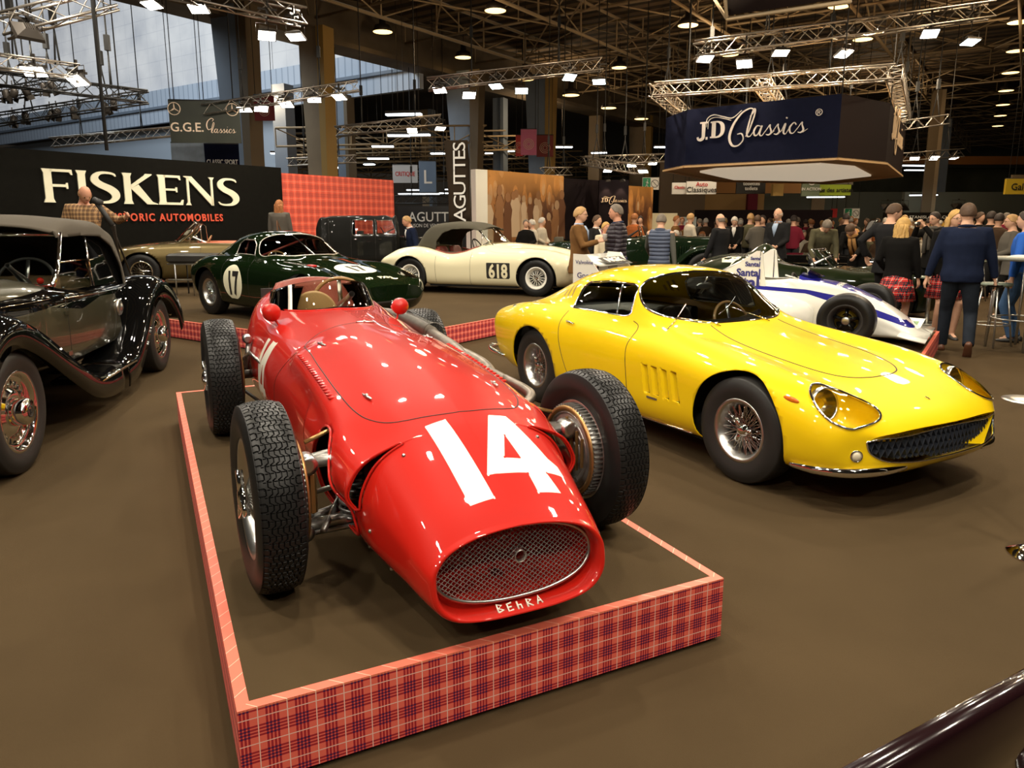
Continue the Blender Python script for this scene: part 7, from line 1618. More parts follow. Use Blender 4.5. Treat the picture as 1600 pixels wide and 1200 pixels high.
# ------------------------------------------------------------------ bar table, stools, rope posts, rail
M_tube = mat('brushed_tube', (.55, .54, .5), .3, .9); M_ttop = mat('pale_table_top', (.22, .22, .18), .4); M_gseat = mat('grey_green_seat', (.22, .26, .20), .4)
tb = thing('bar_table', 'high round bar table on splayed steel legs at the right edge', 'table', tuple(atZ(1592, 545, 0)), .3)
b = B(); b.lathe([(1.09, 0), (1.09, .42), (1.12, .43), (1.13, .42), (1.13, 0)], 40); b.ob('table_top', M_ttop, tb)
for k in range(4): a = PI / 4 + PI / 2 * k; b = B(); b.tube([(.30 * math.cos(a), .30 * math.sin(a), 1.09), (.36 * math.cos(a), .36 * math.sin(a), 0)], .016, 8); b.ob('leg', M_tube, tb)
b = B(); b.tube([(.335 * math.cos(t), .335 * math.sin(t), .38) for t in np.linspace(0, 2 * PI, 40)[:-1]], .010, 6, closed=True); b.ob('foot_ring', M_tube, tb)
cupm = thing('paper_stack', 'white paper sheets lying on the bar table', 'papers', tuple(atZ(1592, 545, 0) + Vector((-.15, -.1, 1.131))), .4); b = B(); b.box((0, 0, .008), (.30, .21, .016)); b.box((.05, .03, .02), (.28, .2, .008), rz=.3); b.ob('sheets', M_white, cupm)
def stool(px, py, label, h=.80):
    o = thing('bar_stool', label, 'stool', tuple(atZ(px, py, 0)), .4); b = B(); b.lathe([(h - .04, 0), (h - .04, .17), (h - .02, .185), (h, .18), (h + .005, 0)], 32); b.ob('seat', M_gseat, o)
    for k in range(4): a = PI / 4 + PI / 2 * k; b = B(); b.tube([(.13 * math.cos(a), .13 * math.sin(a), h - .03), (.24 * math.cos(a), .24 * math.sin(a), 0)], .012, 8); b.ob('leg', M_tube, o)
    b = B(); b.tube([(.20 * math.cos(t), .20 * math.sin(t), .28) for t in np.linspace(0, 2 * PI, 30)[:-1]], .008, 6, closed=True); b.ob('foot_ring', M_tube, o); return o
def pstool(px, py, label, h=.74):
    o = thing('bar_stool', label, 'stool', tuple(atZ(px, py, 0)), 0); b = B(); b.lathe([(h - .03, 0), (h - .03, .17), (h - .01, .185), (h, .17), (h, 0)], 32); b.ob('seat', M_gseat, o)
    b = B(); b.tube([(0, 0, .01), (0, 0, h - .02)], .03, 12); b.ob('pedestal', M_tube, o); b = B(); b.lathe([(0, 0), (0, .22), (.012, .21), (.02, .05), (.03, 0)], 32); b.tube([(.20 * math.cos(t), .20 * math.sin(t), .03) for t in np.linspace(0, 2 * PI, 30)[:-1]], .010, 6, closed=True); b.ob('base', M_tube, o)
pstool(1447, 508, 'pedestal bar stool with grey-green seat beside the blonde woman in the kilt')
stool(1545, 540, 'four-legged steel stool behind the man in the navy sweater'); stool(1518, 470, 'steel stool partly hidden between the legs of the man in the navy sweater')
def post(px, py, label, r=.17, off=None):
    o = thing('rope_post', label, 'barrier post', tuple(atZ(px, py, 0)), 0); b = B(); b.lathe([(0, 0), (0, r), (.008, r), (.02, r * .6), (.03, .03), (.03, 0)], 40); b.ob('base', M_chrome if r < .2 else M_satin, o); b = B(); b.tube([(0, 0, .02), (0, 0, .95)], .022, 14); b.ball((0, 0, .97), .035, 12); b.ob('pole', M_tube, o); return o
post(1606, 626, 'polished rope post with a shiny round base by the yellow car nose', .20); post(1638, 870, 'rope post whose grey round base shows at the right edge of the floor', .17)
# glossy dark hand-rail crossing the bottom right corner, on posts
r0, r1 = atY(1300, 1240, .95), atY(1720, 985, 1.35)
rl = thing('barrier_rail', 'glossy dark barrier rail crossing the bottom right corner', 'barrier', (r0.x, r0.y, 0)); d_ = r1 - r0; an = math.atan2(d_.y, d_.x); L_ = math.hypot(d_.x, d_.y)
M_rail = mat('gloss_dark_lacquer', (.012, .004, .005), .15, coat=1.)
z_at = lambda t: r0.z + d_.z * t
b = B(); b.loft([[(x, y, z + zz) for y, zz in ((-.02, -.24), (.02, -.24), (.022, -.005), (.014, .004), (-.014, .004), (-.022, -.005))] for x, z in ((-.4, (r0.z + r1.z) / 2), (L_ + .6, (r0.z + r1.z) / 2))]); b.ob('rail', M_rail, rl, (0, 0, 0), (0, 0, an))
for t in (-.35, L_ + .5): b = B(); b.tube([(t * math.cos(an), t * math.sin(an), 0), (t * math.cos(an), t * math.sin(an), (r0.z + r1.z) / 2 - .2)], .02, 10); b.lathe([(0, 0), (0, .14), (.01, .14), (.01, 0)], 24, 'Z', (t * math.cos(an), t * math.sin(an), 0)); b.ob('post', M_rail, rl)
# low steel trestle between the bronze convertible and the green racer
q = atZ(300, 462, ZS); tr = thing('padded_bench', 'black padded bench on a steel tube frame before the bronze convertible door', 'bench', (q.x, q.y, ZS), -.10)
for x in (-.28, .05, .55): b = B(); b.tube([(x, 0, 0), (x, 0, .56)], .014, 8); b.ob('leg', M_tube, tr)
for z in (.56, .28): b = B(); b.tube([(-.42, 0, z), (.70, 0, z)], .014, 8); b.ob('cross_bar', M_tube, tr)
b = B(); b.box((.14, .2, .66), (1.16, .46, .17), bev=.04); [b.tube([(x, .4, 0), (x, .4, .58)], .014, 6) for x in (-.28, .55)]; b.ob('black_pad', mat('black_leather', (.03, .028, .025)), tr)

# ------------------------------------------------------------------ far right of the hall: kiosks, signs, orange band
M_org = mat('orange_band', (.42, .17, .05), .6); M_orgd = mat('brown_orange_slats', (.42, .20, .06), .6); M_dgr = mat('dark_green_grey_wall', (.075, .085, .065), .8, vary=.3, vs=.4)
def slab(name, label, cat, px0, py0, px1, py1, Y, m, depth=.4, ground=True, yaw=0.):
    """block facing the camera side; its top left and bottom right as seen"""
    x0, x1 = P_(px0, Y).x, P_(px1, Y).x; z1_ = zat(py0, Y); z0_ = 0 if ground else zat(py1, Y); o = thing(name, label, cat, ((x0 + x1) / 2, Y, z0_), yaw); b = B(); b.box((0, depth / 2, (z1_ - z0_) / 2), (x1 - x0, depth, z1_ - z0_)); b.ob('panel', m, o)
    if not ground and cat: b = B(); [b.tube([(s * (x1 - x0) * .4, depth / 2, z1_ - z0_), (s * (x1 - x0) * .4, depth / 2, ZC + .01 - z0_)], .012, 4) for s in (-1, 1)]; b.ob('hanging_cable', M_cable, o)
    return o, x1 - x0, z1_ - z0_
o = slab('ceiling_band', None, None, 1340, 244, 1700, 257, 60, M_org, .5, False)[0]; struct(o)
struct(slab('wall_far_right', None, None, 1290, 262, 1800, 347, 66, M_dgr, .5)[0]); struct(slab('wall_far_grey', None, None, 1410, 300, 1800, 352, 52, mat('grey_blind', (.20, .21, .17), .8), .4)[0])
struct(slab('wall_slat', None, None, 1030, 250, 1100, 352, 46, mat('brown_corrugated', (.16, .115, .075), .8), .4)[0]); struct(slab('wall_timber_band', None, None, 1088, 278, 1290, 302, 50, M_orgd, .4, False)[0]); struct(slab('wall_ochre', None, None, 1096, 303, 1192, 352, 48, mat('ochre_wall', (.40, .25, .10), .8), .4)[0]); struct(slab('wall_dark_red', None, None, 1167, 303, 1182, 352, 47.5, mat('wine_wall', (.16, .01, .03), .8), .4)[0])
struct(slab('wall_grey_link', None, None, 1180, 300, 1420, 352, 56, mat('grey_link_wall', (.11, .12, .10), .8), .4)[0])
kb, w_, h_ = slab('black_stand_wall', 'long black stand wall behind the seated crowd, left part', 'display wall', 1088, 328, 1300, 352, 33, M_plum)
kb2, w_, h_ = slab('poster_wall', 'black poster wall with thin white capitals over an auction crowd print', 'display wall', 1384, 332, 1538, 352, 31, M_black, .3)
me = text_mesh('STANISLAS MACHOÏR', .20, .004, space=1.1); me.materials.append(M_wl); link('lettering', me, kb2, (-.1, -.006, h_ - .24), (PI / 2, 0, 0)).scale = (.95, .8, 1)
b = B(); b.box((.35, -.02, h_ - .72), (1.0, .03, .62)); b.ob('yellow_picture', mat('yellow_picture_print', (.80, .46, .08), .6), kb2); b = B(); b.box((0, -.012, h_ - .62), (3.3, .015, .55)); m_ = mat('crowd_print', (.25, .16, .08), .7, vary=.9, vs=9); b.ob('crowd_print', m_, kb2)
slab('white_booth', 'bright white booth wall behind the man in the quilted vest', 'booth', 1018, 333, 1058, 360, 31, mat('booth_white', (.80, .72, .48), .6)); slab('grey_display_board', 'pale grey notice board right of the white booth', 'board', 1059, 339, 1088, 360, 31, mat('notice_grey', (.32, .36, .36), .6), .2)
def hang(px0, py0, px1, py1, Y, label, m, txt, tm, ts, zz=-.15, sx=1., name='hanging_sign', cat='hanging sign'):
    return banner(name, label, cat, px0, py0, px1, py1, Y, m, 0, txt, tm, ts, sx=sx, thick=.12)
def center_txt(o):
    for c_ in o.children:
        if c_.name.startswith('lettering'): c_.rotation_euler = (PI / 2, 0, 0); c_.location.y -= .05
    return o
for c_ in [x for x in bpy.data.objects if x.name.startswith('hanging_banner')]:
    for d_ in c_.children:
        if d_.name.startswith('lettering'): d_.rotation_euler = (PI / 2, 0, 0)
center_txt(hang(1050, 286, 1072, 303, 32, 'small white sign with red print left of the classic magazine sign', M_wl, [('Classic', -.02, 1., M_rl)], None, .16)); center_txt(hang(1073, 284, 1118, 303, 31.5, 'white hanging sign with script magazine title in red and black', M_wl, [('Auto', .12, .8, M_rl), ('Classiques', -.34, 1., M_int)], None, .30))
center_txt(hang(1151, 276, 1195, 302, 36, 'black hanging sign with white toilets wording', M_int, [('toilettes', -.02, 1., M_wl), ('toilets', -.30, 1., M_wl), ('↑ ⬆ ♦♦', .26, 1., M_wl)], None, .24)); center_txt(hang(1208, 274, 1226, 286, 34, 'small red hanging sign right of the black toilets sign', mat('orange_red_sign', (.7, .10, .03), .6), [('◎', -.2, 1., M_crm2)], None, .22))
slab('ochre_hanging_box', 'plain ochre hanging box under the small red sign', 'box', 1205, 287, 1221, 306, 35, M_yel, .3, False)
center_txt(hang(1253, 275, 1280, 306, 33.4, 'grey-green hanging sign with white ring logo and white word', mat('grey_green_sign', (.16, .20, .13), .5), [('◉', .05, 1.3, M_wl), ('IN ACTION', -.22, .5, M_wl)], None, .34)); g_ = center_txt(hang(1279, 289, 1328, 305, 34, 'lime green hanging sign for the artists street', mat('lime_sign', (.38, .50, .04), .5), [('rue des artistes', -.18, 1., M_int)], None, .26)); slab('sign_header', 'grey header panel joined above the lime green sign', 'sign header', 1279, 277, 1328, 289, 34, mat('grey_header', (.16, .14, .11), .6), .12, False)
center_txt(hang(1571, 280, 1625, 303, 30, 'yellow hanging sign reading the gallery at the right edge', mat('yellow_sign', (.62, .42, .03), .5), [('Galerie', -.22, 1., M_int)], None, .36)); slab('sign_header', 'dark brown header panel above the yellow gallery sign', 'sign header', 1574, 273, 1625, 280, 30, M_brown, .12, False)
def exit_sign(px0, px1, py0, py1, Y, label):
    o = banner('exit_sign', label, 'sign', px0, py0, px1, py1, Y, M_wl, 0, thick=.1); w_ = (px1 - px0) / 1150 * Y; h_ = (py1 - py0) / 1150 * Y
    b = B(); b.box((-w_ * .25, -.055, 0), (w_ * .46, .01, h_ * .94)); b.ob('green_panel', mat('exit_green', (.02, .28, .13), .5), o); b = B(); u = h_ * .38; b.tube([(-w_ * .25, -.07, -u * .2), (-w_ * .22, -.07, u * .5)], u * .12, 6); b.ball((-w_ * .21, -.07, u * .75), u * .14, 8); b.tube([(-w_ * .33, -.07, -u * .8), (-w_ * .25, -.07, -u * .2), (-w_ * .17, -.07, -u * .8)], u * .10, 6); b.tube([(-w_ * .33, -.07, u * .2), (-w_ * .22, -.07, u * .4), (-w_ * .14, -.07, 0)], u * .08, 6); b.ob('running_figure', M_wl, o)
    b = B(); b.tube([(w_ * .25 + u * .8 * math.cos(t), -.06, u * .8 * math.sin(t)) for t in np.linspace(0, 2 * PI, 24)[:-1]], u * .07, 5, closed=True); b.tube([(w_ * .25 - u * .55, -.06, u * .55), (w_ * .25 + u * .55, -.06, -u * .55)], u * .06, 5); b.ob('no_smoking_ring', mat('grey_ring', (.12, .11, .11), .6), o)
exit_sign(1004, 1029, 278, 296, 34, 'green exit and no smoking sign left of the magazine sign'); exit_sign(1319, 1342, 326, 341, 36, 'green exit and no smoking sign above the seated crowd'); slab('red_panel', 'small dark red panel left of the far exit sign', 'panel', 1298, 326, 1307, 340, 36, M_rl, .1, False)
# nearer dark suspended frame at the top edge
fr = thing('ceiling_rig', 'brown square-tube frame with dark cloth hanging at the top edge right of centre', 'rigging', tuple(atY(1136, 30, 13)), 0)
b = B(); p0 = atY(1136, 30, 13); e = [atY(1136, 30, 13), atY(1330, 2, 11.6), atY(1330, -60, 11.6), atY(1098, -30, 14.4), atY(1130, -60, 13)]
for u, v in ((0, 1), (0, 3), (0, 4)): b.tube([e[u] - p0, e[v] - p0], .035, 4)
b.ob('frame_tube', M_beam, fr); b = B(); b.tube([(0, 0, 0), (0, 0, ZC + .01 - p0.z)], .02, 4); b.ob('hanging_cable', M_cable, fr)
b = B(); b.add([tuple(e[0] - p0 + Vector((0, 0, .06))), tuple(e[1] - p0 + Vector((0, 0, .06))), tuple(e[1] - p0 + Vector((0, 0, 1.2))), tuple(e[0] - p0 + Vector((0, 0, 1.2)))], [(0, 1, 2, 3)]); o = b.ob('dark_cloth', M_plumd, fr); mod(o, 'SOLIDIFY', thickness=.02)
# ------------------------------------------------------------------ people
SKIN = [mat('skin_light', (.62, .36, .24), .5, spec=.3, vary=.06, vs=6), mat('skin_ruddy', (.55, .27, .17), .5, spec=.3, vary=.08, vs=6)]
HAIRM = {k: mat('hair_' + k, c, .65, vary=.22, vs=18, bump=.35, bs=60) for k, c in dict(grey=(.16, .13, .10), brown=(.075, .040, .02), dark=(.03, .02, .015), blond=(.48, .29, .09), auburn=(.30, .11, .03), white=(.50, .46, .40), sand=(.42, .25, .10)).items()}
M_eye = mat('eye_dark', (.02, .015, .01), .2); M_lip = mat('lip', (.42, .14, .11), .5)
def cloth(name, c, **k): return mat(name, c, k.pop('rough', .85), spec=.1, **k)
def quilt(name, c):
    if name in MATS: return MATS[name]
    m = mat(name, c, .5, spec=.4); nt = m.node_tree; x, y, z = coords(nt); h = (z / .065 * PI).sn().ab().m('POWER', .5); bn = nt.nodes.new('ShaderNodeBump'); bn.inputs['Distance'].default_value = .02; nt.links.new(h.k, bn.inputs['Height']); nt.links.new(bn.outputs[0], nt.nodes['Principled BSDF'].inputs['Normal']); return m
def ik(S, T, a, b_, hint):
    d = T - S; L = min(d.length, (a + b_) * .999); u = d.normalized(); T = S + u * L
    k = (a * a - b_ * b_ + L * L) / (2 * L); h = math.sqrt(max(0, a * a - k * k)); q = (hint - u * hint.dot(u)); q = q.normalized() if q.length > 1e-4 else u.orthogonal().normalized()
    return S + u * k + q * h, T
def remeshed(b, name, m, vox, parent, smooth_it=2):
    me = b.me('tmp_shape', m); o = bpy.data.objects.new('tmp_shape', me); COL.objects.link(o)
    r = o.modifiers.new('r', 'REMESH'); r.mode = 'VOXEL'; r.voxel_size = vox; r.use_smooth_shade = True
    if smooth_it: s = o.modifiers.new('s', 'SMOOTH'); s.iterations = smooth_it; s.factor = .5
    me2 = bpy.data.meshes.new_from_object(o.evaluated_get(bpy.context.evaluated_depsgraph_get())); bpy.data.objects.remove(o); bpy.data.meshes.remove(me); me2.name = name
    me2.materials.clear(); me2.materials.append(m); return link(name, me2, parent)
def rotY(a): return Matrix.Rotation(a, 3, 'Y')
def head_shape(b, C, R, s=1., jaw=1., infl=0., cut=None):
    """head with brow, nose, chin; face towards +x of R"""
    rings = []; nh = 22; na = 28
    for i in range(1, nh):
        ph = PI * i / nh; z = math.cos(ph); ring = []
        for j in range(na):
            t = 2 * PI * j / na; cx, cy = math.cos(t), math.sin(t); r = math.sin(ph)
            x = .098 * r * cx; y = .076 * r * cy; zz = .118 * z
            if z < 0: y *= 1 - .22 * (-z) ** 1.3 * jaw; x += .012 * (-z) * (1 if cx > 0 else .2)
            if cx < 0: x *= 1 + .06 * max(0, z + .2)
            f = max(0, cx) ** 6
            x += f * (.020 * math.exp(-((z + .12) / .13) ** 2) * math.exp(-(cy / .22) ** 2) + .006 * math.exp(-((z - .22) / .1) ** 2) + .007 * math.exp(-((z + .78) / .12) ** 2) - .008 * math.exp(-((z - .04) / .08) ** 2) * math.exp(-((abs(cy) - .35) / .15) ** 2))
            v = Vector((x * (1 + infl / .09), y * (1 + infl / .076), zz * (1 + infl / .118)))
            ring.append(tuple(C + R @ (v * s)))
        rings.append(ring)
    b.loft(rings)
def hand(b, W, d, palm, s=1., curl=.5, side=1, thumb=1):
    """five separate fingers; d = pointing direction, palm = palm normal"""
    d = d.normalized(); n = (palm - d * palm.dot(d)); n = n.normalized() if n.length > 1e-3 else d.orthogonal().normalized(); q = d.cross(n) * side
    K = W + d * .085 * s
    b.loft([[tuple(W + d * t * s + q * (u * w_ * s) + n * (v * .014 * s)) for u, v in ((-1, 0), (-.7, 1), (.7, 1), (1, 0), (.7, -1), (-.7, -1))] for t, w_ in ((-.01, .024), (.03, .034), (.07, .042), (.092, .040))])
    for k, L in enumerate((.068, .078, .073, .058)):
        p = W + d * .088 * s + q * ((-.030 + .020 * k) * s); P = [p]; a = curl * .5
        for f in (.45, .32, .23): P.append(P[-1] + (d * math.cos(a) + n * math.sin(a)) * L * f * s); a += curl
        b.tube(P, [.0095 * s, .009 * s, .0085 * s, .007 * s], 6)
    p = W + d * .03 * s - q * .032 * s; b.tube([p, p + (d * .6 - q * .7 + n * .3).normalized() * .038 * s, p + (d * .85 - q * .45 + n * .5).normalized() * .066 * s], [.012 * s, .010 * s, .008 * s], 6)
def person(name_label, px, Y, yaw, z0=0., H=1.76, lean=0., side_lean=0., hl=None, hr=None, fl=None, fr=None, look=(0, 0), hair=('brown', 'short'), skin=0, top=None, top_hem=.86, bottom=None, skirt=None, shoes=None, girth=1., vox=.016,
           sleeves=None, vest=False, collar=None, shirt=None, tie=None, glasses=False, scarf=None, curl=.6, crouch=0., heel=False, at=None, sgroup=None):
    s = H / 1.76; loc = at or (P_(px, Y).x, Y, z0); o = thing('person', name_label, 'person', tuple(loc), yaw, sgroup, s)
    P0 = Vector((0, 0, .93 - crouch)); RL = Matrix.Rotation(side_lean, 3, 'X') @ rotY(lean)
    def up(x, y, z): return P0 + RL @ Vector((x, y, z - .93))
    body = B(); wear = B(); legs = B()
    secs = [(.84, .15, .105, 0), (.92, .165, .115, 0), (1.03, .148, .108, .004), (1.15, .155, .112, .008), (1.28, .178, .122, .004), (1.38, .185, .112, -.004), (1.44, .150, .085, -.01), (1.465, .10, .074, -.012), (1.485, .066, .062, -.012), (1.54, .054, .056, .0)]
    def torso(b, inf, z0_, z1_, flare=0.):
        R_ = []
        for z, w_, d_, dx in secs:
            if z < z0_ - .001 or z > z1_ + .001: continue
            g = girth if z < 1.35 else 1 + (girth - 1) * .4; R_.append([tuple(up(dx + (d_ * g + inf) * math.cos(t) * (1 + (.10 * (girth - 1) * 3 if math.cos(t) > 0 and z < 1.2 else 0)), (w_ * g + inf) * math.sin(t), z)) for t in np.linspace(0, 2 * PI, 20, endpoint=False)])
        if flare and z0_ < .90:
            R_.insert(0, [tuple(up(.0 + (.118 * girth + inf + flare) * math.cos(t), (.168 * girth + inf + flare) * math.sin(t), z0_ - .0)) for t in np.linspace(0, 2 * PI, 20, endpoint=False)]) if z0_ < .84 else None
        b.loft(R_)
    torso(body, 0, .84, 1.54)
    HR = RL @ Matrix.Rotation(look[0], 3, 'Z') @ rotY(look[1]); nk = up(.0, 0, 1.52); HC = nk + HR @ Vector((.022, 0, .108)) ; HC = Vector(HC)
    body.tube([up(-.01, 0, 1.46), nk, HC + HR @ Vector((-.02, 0, -.05))], [.06, .052, .055], 12); head_shape(body, HC, HR)
    for q in (1, -1): body.ball(tuple(HC + HR @ Vector((-.005, .077 * q, -.005))), (.016, .010, .030), 8)
    hands = []
    for q, tgt in ((1, hl), (-1, hr)):
        S = up(-.005, .185 * q * (1 + (girth - 1) * .5), 1.42); tgt = tgt if tgt is not None else (.06, .27 * q * (1 + (girth - 1) * .6), .80)
        T = Vector((tgt[0], tgt[1], tgt[2])); hint = Vector((-.6, .45 * q, -.55)); E, T = ik(S, T, .29, .26, hint)
        body.tube([up(0, .12 * q, 1.41), S, (S + E) / 2, E, (E + T) / 2, T], [.060, .054, .046, .040, .036, .026], 12)
        sl = sleeves if sleeves is not None else .97
        if not vest:
            We = E.lerp(T, sl); wear.tube([up(0, .10 * q, 1.41), S + Vector((0, 0, .004)), (S + E) / 2, E, (E + We) / 2, We], [.078, .072, .062, .056, .050, .042], 12)
        else:
            wear.tube([up(0, .10 * q, 1.40), S], [.085, .075], 12)
        d = (T - E).normalized(); hand(body, T + d * .01, d + Vector((0, 0, -.1 if T.z < 1 else .1)), Vector((.2, -q, -.1)) if T.z < 1.0 else Vector((.0, -q, -.3)), 1., curl, q); hands.append(T + d * .06)
    for q, ft in ((1, fl), (-1, fr)):
        Hp = P0 + Vector((0, .088 * q, -.02)); ft = ft if ft is not None else (.0, .11 * q, 0, 0); A = Vector((ft[0], ft[1], ft[2] + .085)); Kn, A = ik(Hp, A, .44, .425, Vector((1, .15 * q, 0)))
        body.tube([Hp + Vector((0, 0, .04)), Hp.lerp(Kn, .35), Kn, Kn.lerp(A, .35), A], [.088, .078, .055, .054, .036], 12)
        pt = ft[3] if len(ft) > 3 else 0; fd = Vector((math.cos(pt), 0, -math.sin(pt))); body.tube([A + Vector((-.02, 0, -.01)), A + fd * .02 + Vector((0, 0, -.045)), A + fd * .14 + Vector((0, 0, -.055))], [.036, .036, .024], 10)
        if bottom: legs.tube([Hp + Vector((0, 0, .05)), Hp.lerp(Kn, .4), Kn, Kn.lerp(A, .4), A + Vector((0, 0, -.02))], [.105 * (.6 + .4 * girth), .094, .074, .068, .062], 12)
        sh = B(); F_ = A + Vector((0, 0, -.035)); hz = .03 if not heel else .06
        R_ = []
        for t, w_, h_ in ((-.085, .022, .05), (-.06, .036, .075), (-.01, .040, .085), (.06, .044, .060), (.12, .044, .042), (.165, .030, .030), (.185, .008, .02)):
            c_ = F_ + fd * t; nz = Vector((math.sin(pt), 0, math.cos(pt))); base_ = -.048; R_.append([tuple(c_ + Vector((0, y * w_, 0)) + nz * (base_ + zz * h_)) for y, zz in ((-1, 0), (-1, .4), (-.7, .85), (0, 1), (.7, .85), (1, .4), (1, 0))])
        sh.loft(R_)
        if heel: sh.tube([F_ + fd * -.07 + Vector((0, 0, -.01)), F_ + fd * -.075 + Vector((0, 0, -.05))], .008, 6)
        sh.ob('shoe', shoes or M_blk, o)
    bo = remeshed(body, 'body', SKIN[skin], vox * .72, o, 1)
    if bottom: torso(legs, .012, .84, 1.03); remeshed(legs, 'trousers', bottom, vox, o)
    if top: torso(wear, .026, .84, 1.466); 
    if top:
        if top_hem < .84: wear.loft([[tuple(up(dx_ + (.125 * girth + f_) * math.cos(t), (.175 * girth + f_) * math.sin(t), z)) for t in np.linspace(0, 2 * PI, 20, endpoint=False)] for z, f_, dx_ in ((.95, .016, 0), (.86, .028, 0), (top_hem, .040, .0))])
        ob_ = remeshed(wear, 'vest' if vest else 'jacket', top, vox, o)
    if vest:
        sl_ = B()
        for q, tgt in ((1, hl), (-1, hr)):
            S = up(-.005, .185 * q, 1.42); tgt = tgt if tgt is not None else (.06, .27 * q, .80); E, T = ik(S, Vector(tgt), .29, .26, Vector((-.6, .45 * q, -.55))); sl_.tube([S, (S + E) / 2, E, E.lerp(T, .95)], [.062, .055, .049, .036], 12)
        remeshed(sl_, 'sleeves', vest, vox, o, 1)
    if collar:
        c_ = B(); c_.tube([tuple(up(-.012 + .075 * math.cos(t), .078 * math.sin(t), 1.465 + .02 * (1 - math.cos(t)) / 2)) for t in np.linspace(.35, 2 * PI - .35, 18)], .020, 8); c_.ob('collar', collar, o)
    if shirt:
        c_ = B(); c_.add([tuple(up(x, y, z)) for x, y, z in ((.098, -.045, 1.46), (.098, .045, 1.46), (.160 * girth, .0, 1.20), (.150 * girth, -.05, 1.38), (.150 * girth, .05, 1.38))], [(0, 1, 4, 2, 3)], 0, True); q_ = c_.ob('shirt_front', shirt, o); mod(q_, 'SOLIDIFY', thickness=.012)
        c_ = B(); c_.tube([tuple(up(-.006 + .062 * math.cos(t), .066 * math.sin(t), 1.485)) for t in np.linspace(.2, 2 * PI - .2, 16)], .014, 6); c_.ob('shirt_collar', shirt, o)
    if tie: c_ = B(); c_.loft([[tuple(up(x, y * w_, z)) for y in (-1, 1)] + [tuple(up(x - .01, y * w_, z)) for y in (1, -1)] for x, z, w_ in ((.112, 1.455, .014), (.158, 1.40, .016), (.172 * girth, 1.22, .028))]); c_.ob('tie', tie, o)
    if skirt:
        c_ = B(); R_ = []
        for z, w_, d_ in ((1.00, .155, .12), (.90, .19, .15), (.75, .225, .19), (.56, .26, .225)):
            R_.append([tuple(P0 + Vector((d_ * math.cos(t) * (1 + .05 * (1 if j % 2 else -1) * (z < .9)), w_ * math.sin(t) * (1 + .05 * (1 if j % 2 else -1) * (z < .9)), z - .93))) for j, t in enumerate(np.linspace(0, 2 * PI, 44, endpoint=False))])
        c_.loft(R_, caps=False); q_ = c_.ob('kilt', skirt, o); mod(q_, 'SOLIDIFY', thickness=.008)
    # face
    c_ = B()
    for q in (1, -1): c_.ball(tuple(HC + HR @ Vector((.088, .030 * q, .004))), (.007, .011, .006), 8)
    c_.ob('eyes', M_eye, bo)
    c_ = B(); c_.tube([tuple(HC + HR @ Vector((.090 + .006 * (1 - (y / .026) ** 2), y, -.064 + .10 * y * y / .026))) for y in np.linspace(-.026, .026, 7)], [.002, .004, .005, .005, .005, .004, .002], 6); c_.ob('mouth', M_lip, bo)
    col, sty = hair; hm = HAIRM[col]; c_ = B()
    if sty != 'bald':
        for q in (1, -1): c_.tube([tuple(HC + HR @ Vector((.091, (.018 + .024 * t) * q, .022 + .004 * math.sin(PI * t)))) for t in (0, .5, 1)], .003, 5)
    # hair: scalp shell above the hairline, plus length
    G_ = []; nh = 16; na = 28
    lim = dict(short=-.28, bald=-.30, long=-.45, bun=-.3)[sty]
    for j in range(na):
        t = 2 * PI * j / na; cx, cy = math.cos(t), math.sin(t); front = max(0, cx)
        zmin = (lim * (1 - front ** .8) + .62 * front ** .8) if sty != 'bald' else -.35 * (1 - front)
        zmin = zmin if abs(cy) < .75 or sty == 'long' else max(zmin, -.05 if cx > -.3 else zmin); zmax = 1. if sty != 'bald' else (.25 - .35 * front)
        G_.append([(max(-1, min(1, zmax + (zmin - zmax) * i / (nh - 1)))) for i in range(nh)])
    V1 = []
    for i in range(nh):
        ring = []
        for j in range(na):
            t = 2 * PI * j / na; z = G_[j][i]; r = math.sqrt(max(0, 1 - z * z)); e_ = (.013 if sty != 'bald' else .006) * (1 if i < nh - 1 else .1) + .003 * math.sin(5 * t + 3 * i) * (sty == 'long')
            ring.append(tuple(HC + HR @ Vector(((.098 + e_) * r * math.cos(t) * (1 if math.cos(t) > 0 else 1.06) - .002, (.076 + e_) * r * math.sin(t), (.118 + e_) * z))))
        V1.append(ring)
    if not (sty == 'bald' and col == 'none'): c_.loft(V1, caps=False)
    if sty == 'long':
        for k in range(34):
            a = -PI * .80 + 1.6 * PI * k / 33; a = PI + a * .62; r0_ = Vector((.085 * math.cos(a) - .01, .082 * math.sin(a), .02)); ln = .42 + .06 * math.sin(k * 2.3); P = []
            for t in np.linspace(0, 1, 9): P.append(tuple(HC + HR @ (r0_ * (1 + .35 * t)) + Vector((.008 * math.sin(9 * t + k), .010 * math.cos(8 * t + 1.7 * k), -ln * t))))
            c_.tube(P, [.020, .021, .021, .020, .019, .018, .016, .013, .005], 6)
    c_.ob('hair', hm, bo)
    if glasses:
        c_ = B()
        for q in (1, -1): c_.tube([tuple(HC + HR @ Vector((.100, .030 * q + .019 * math.cos(t), .002 + .015 * math.sin(t)))) for t in np.linspace(0, 2 * PI, 14)[:-1]], .0018, 4, closed=True); c_.tube([tuple(HC + HR @ Vector((.099, .049 * q, .004))), tuple(HC + HR @ Vector((.0, .080 * q, .010)))], .0018, 4)
        c_.tube([tuple(HC + HR @ Vector((.104, -.011, .004))), tuple(HC + HR @ Vector((.104, .011, .004)))], .0018, 4); c_.ob('glasses', M_int, o)
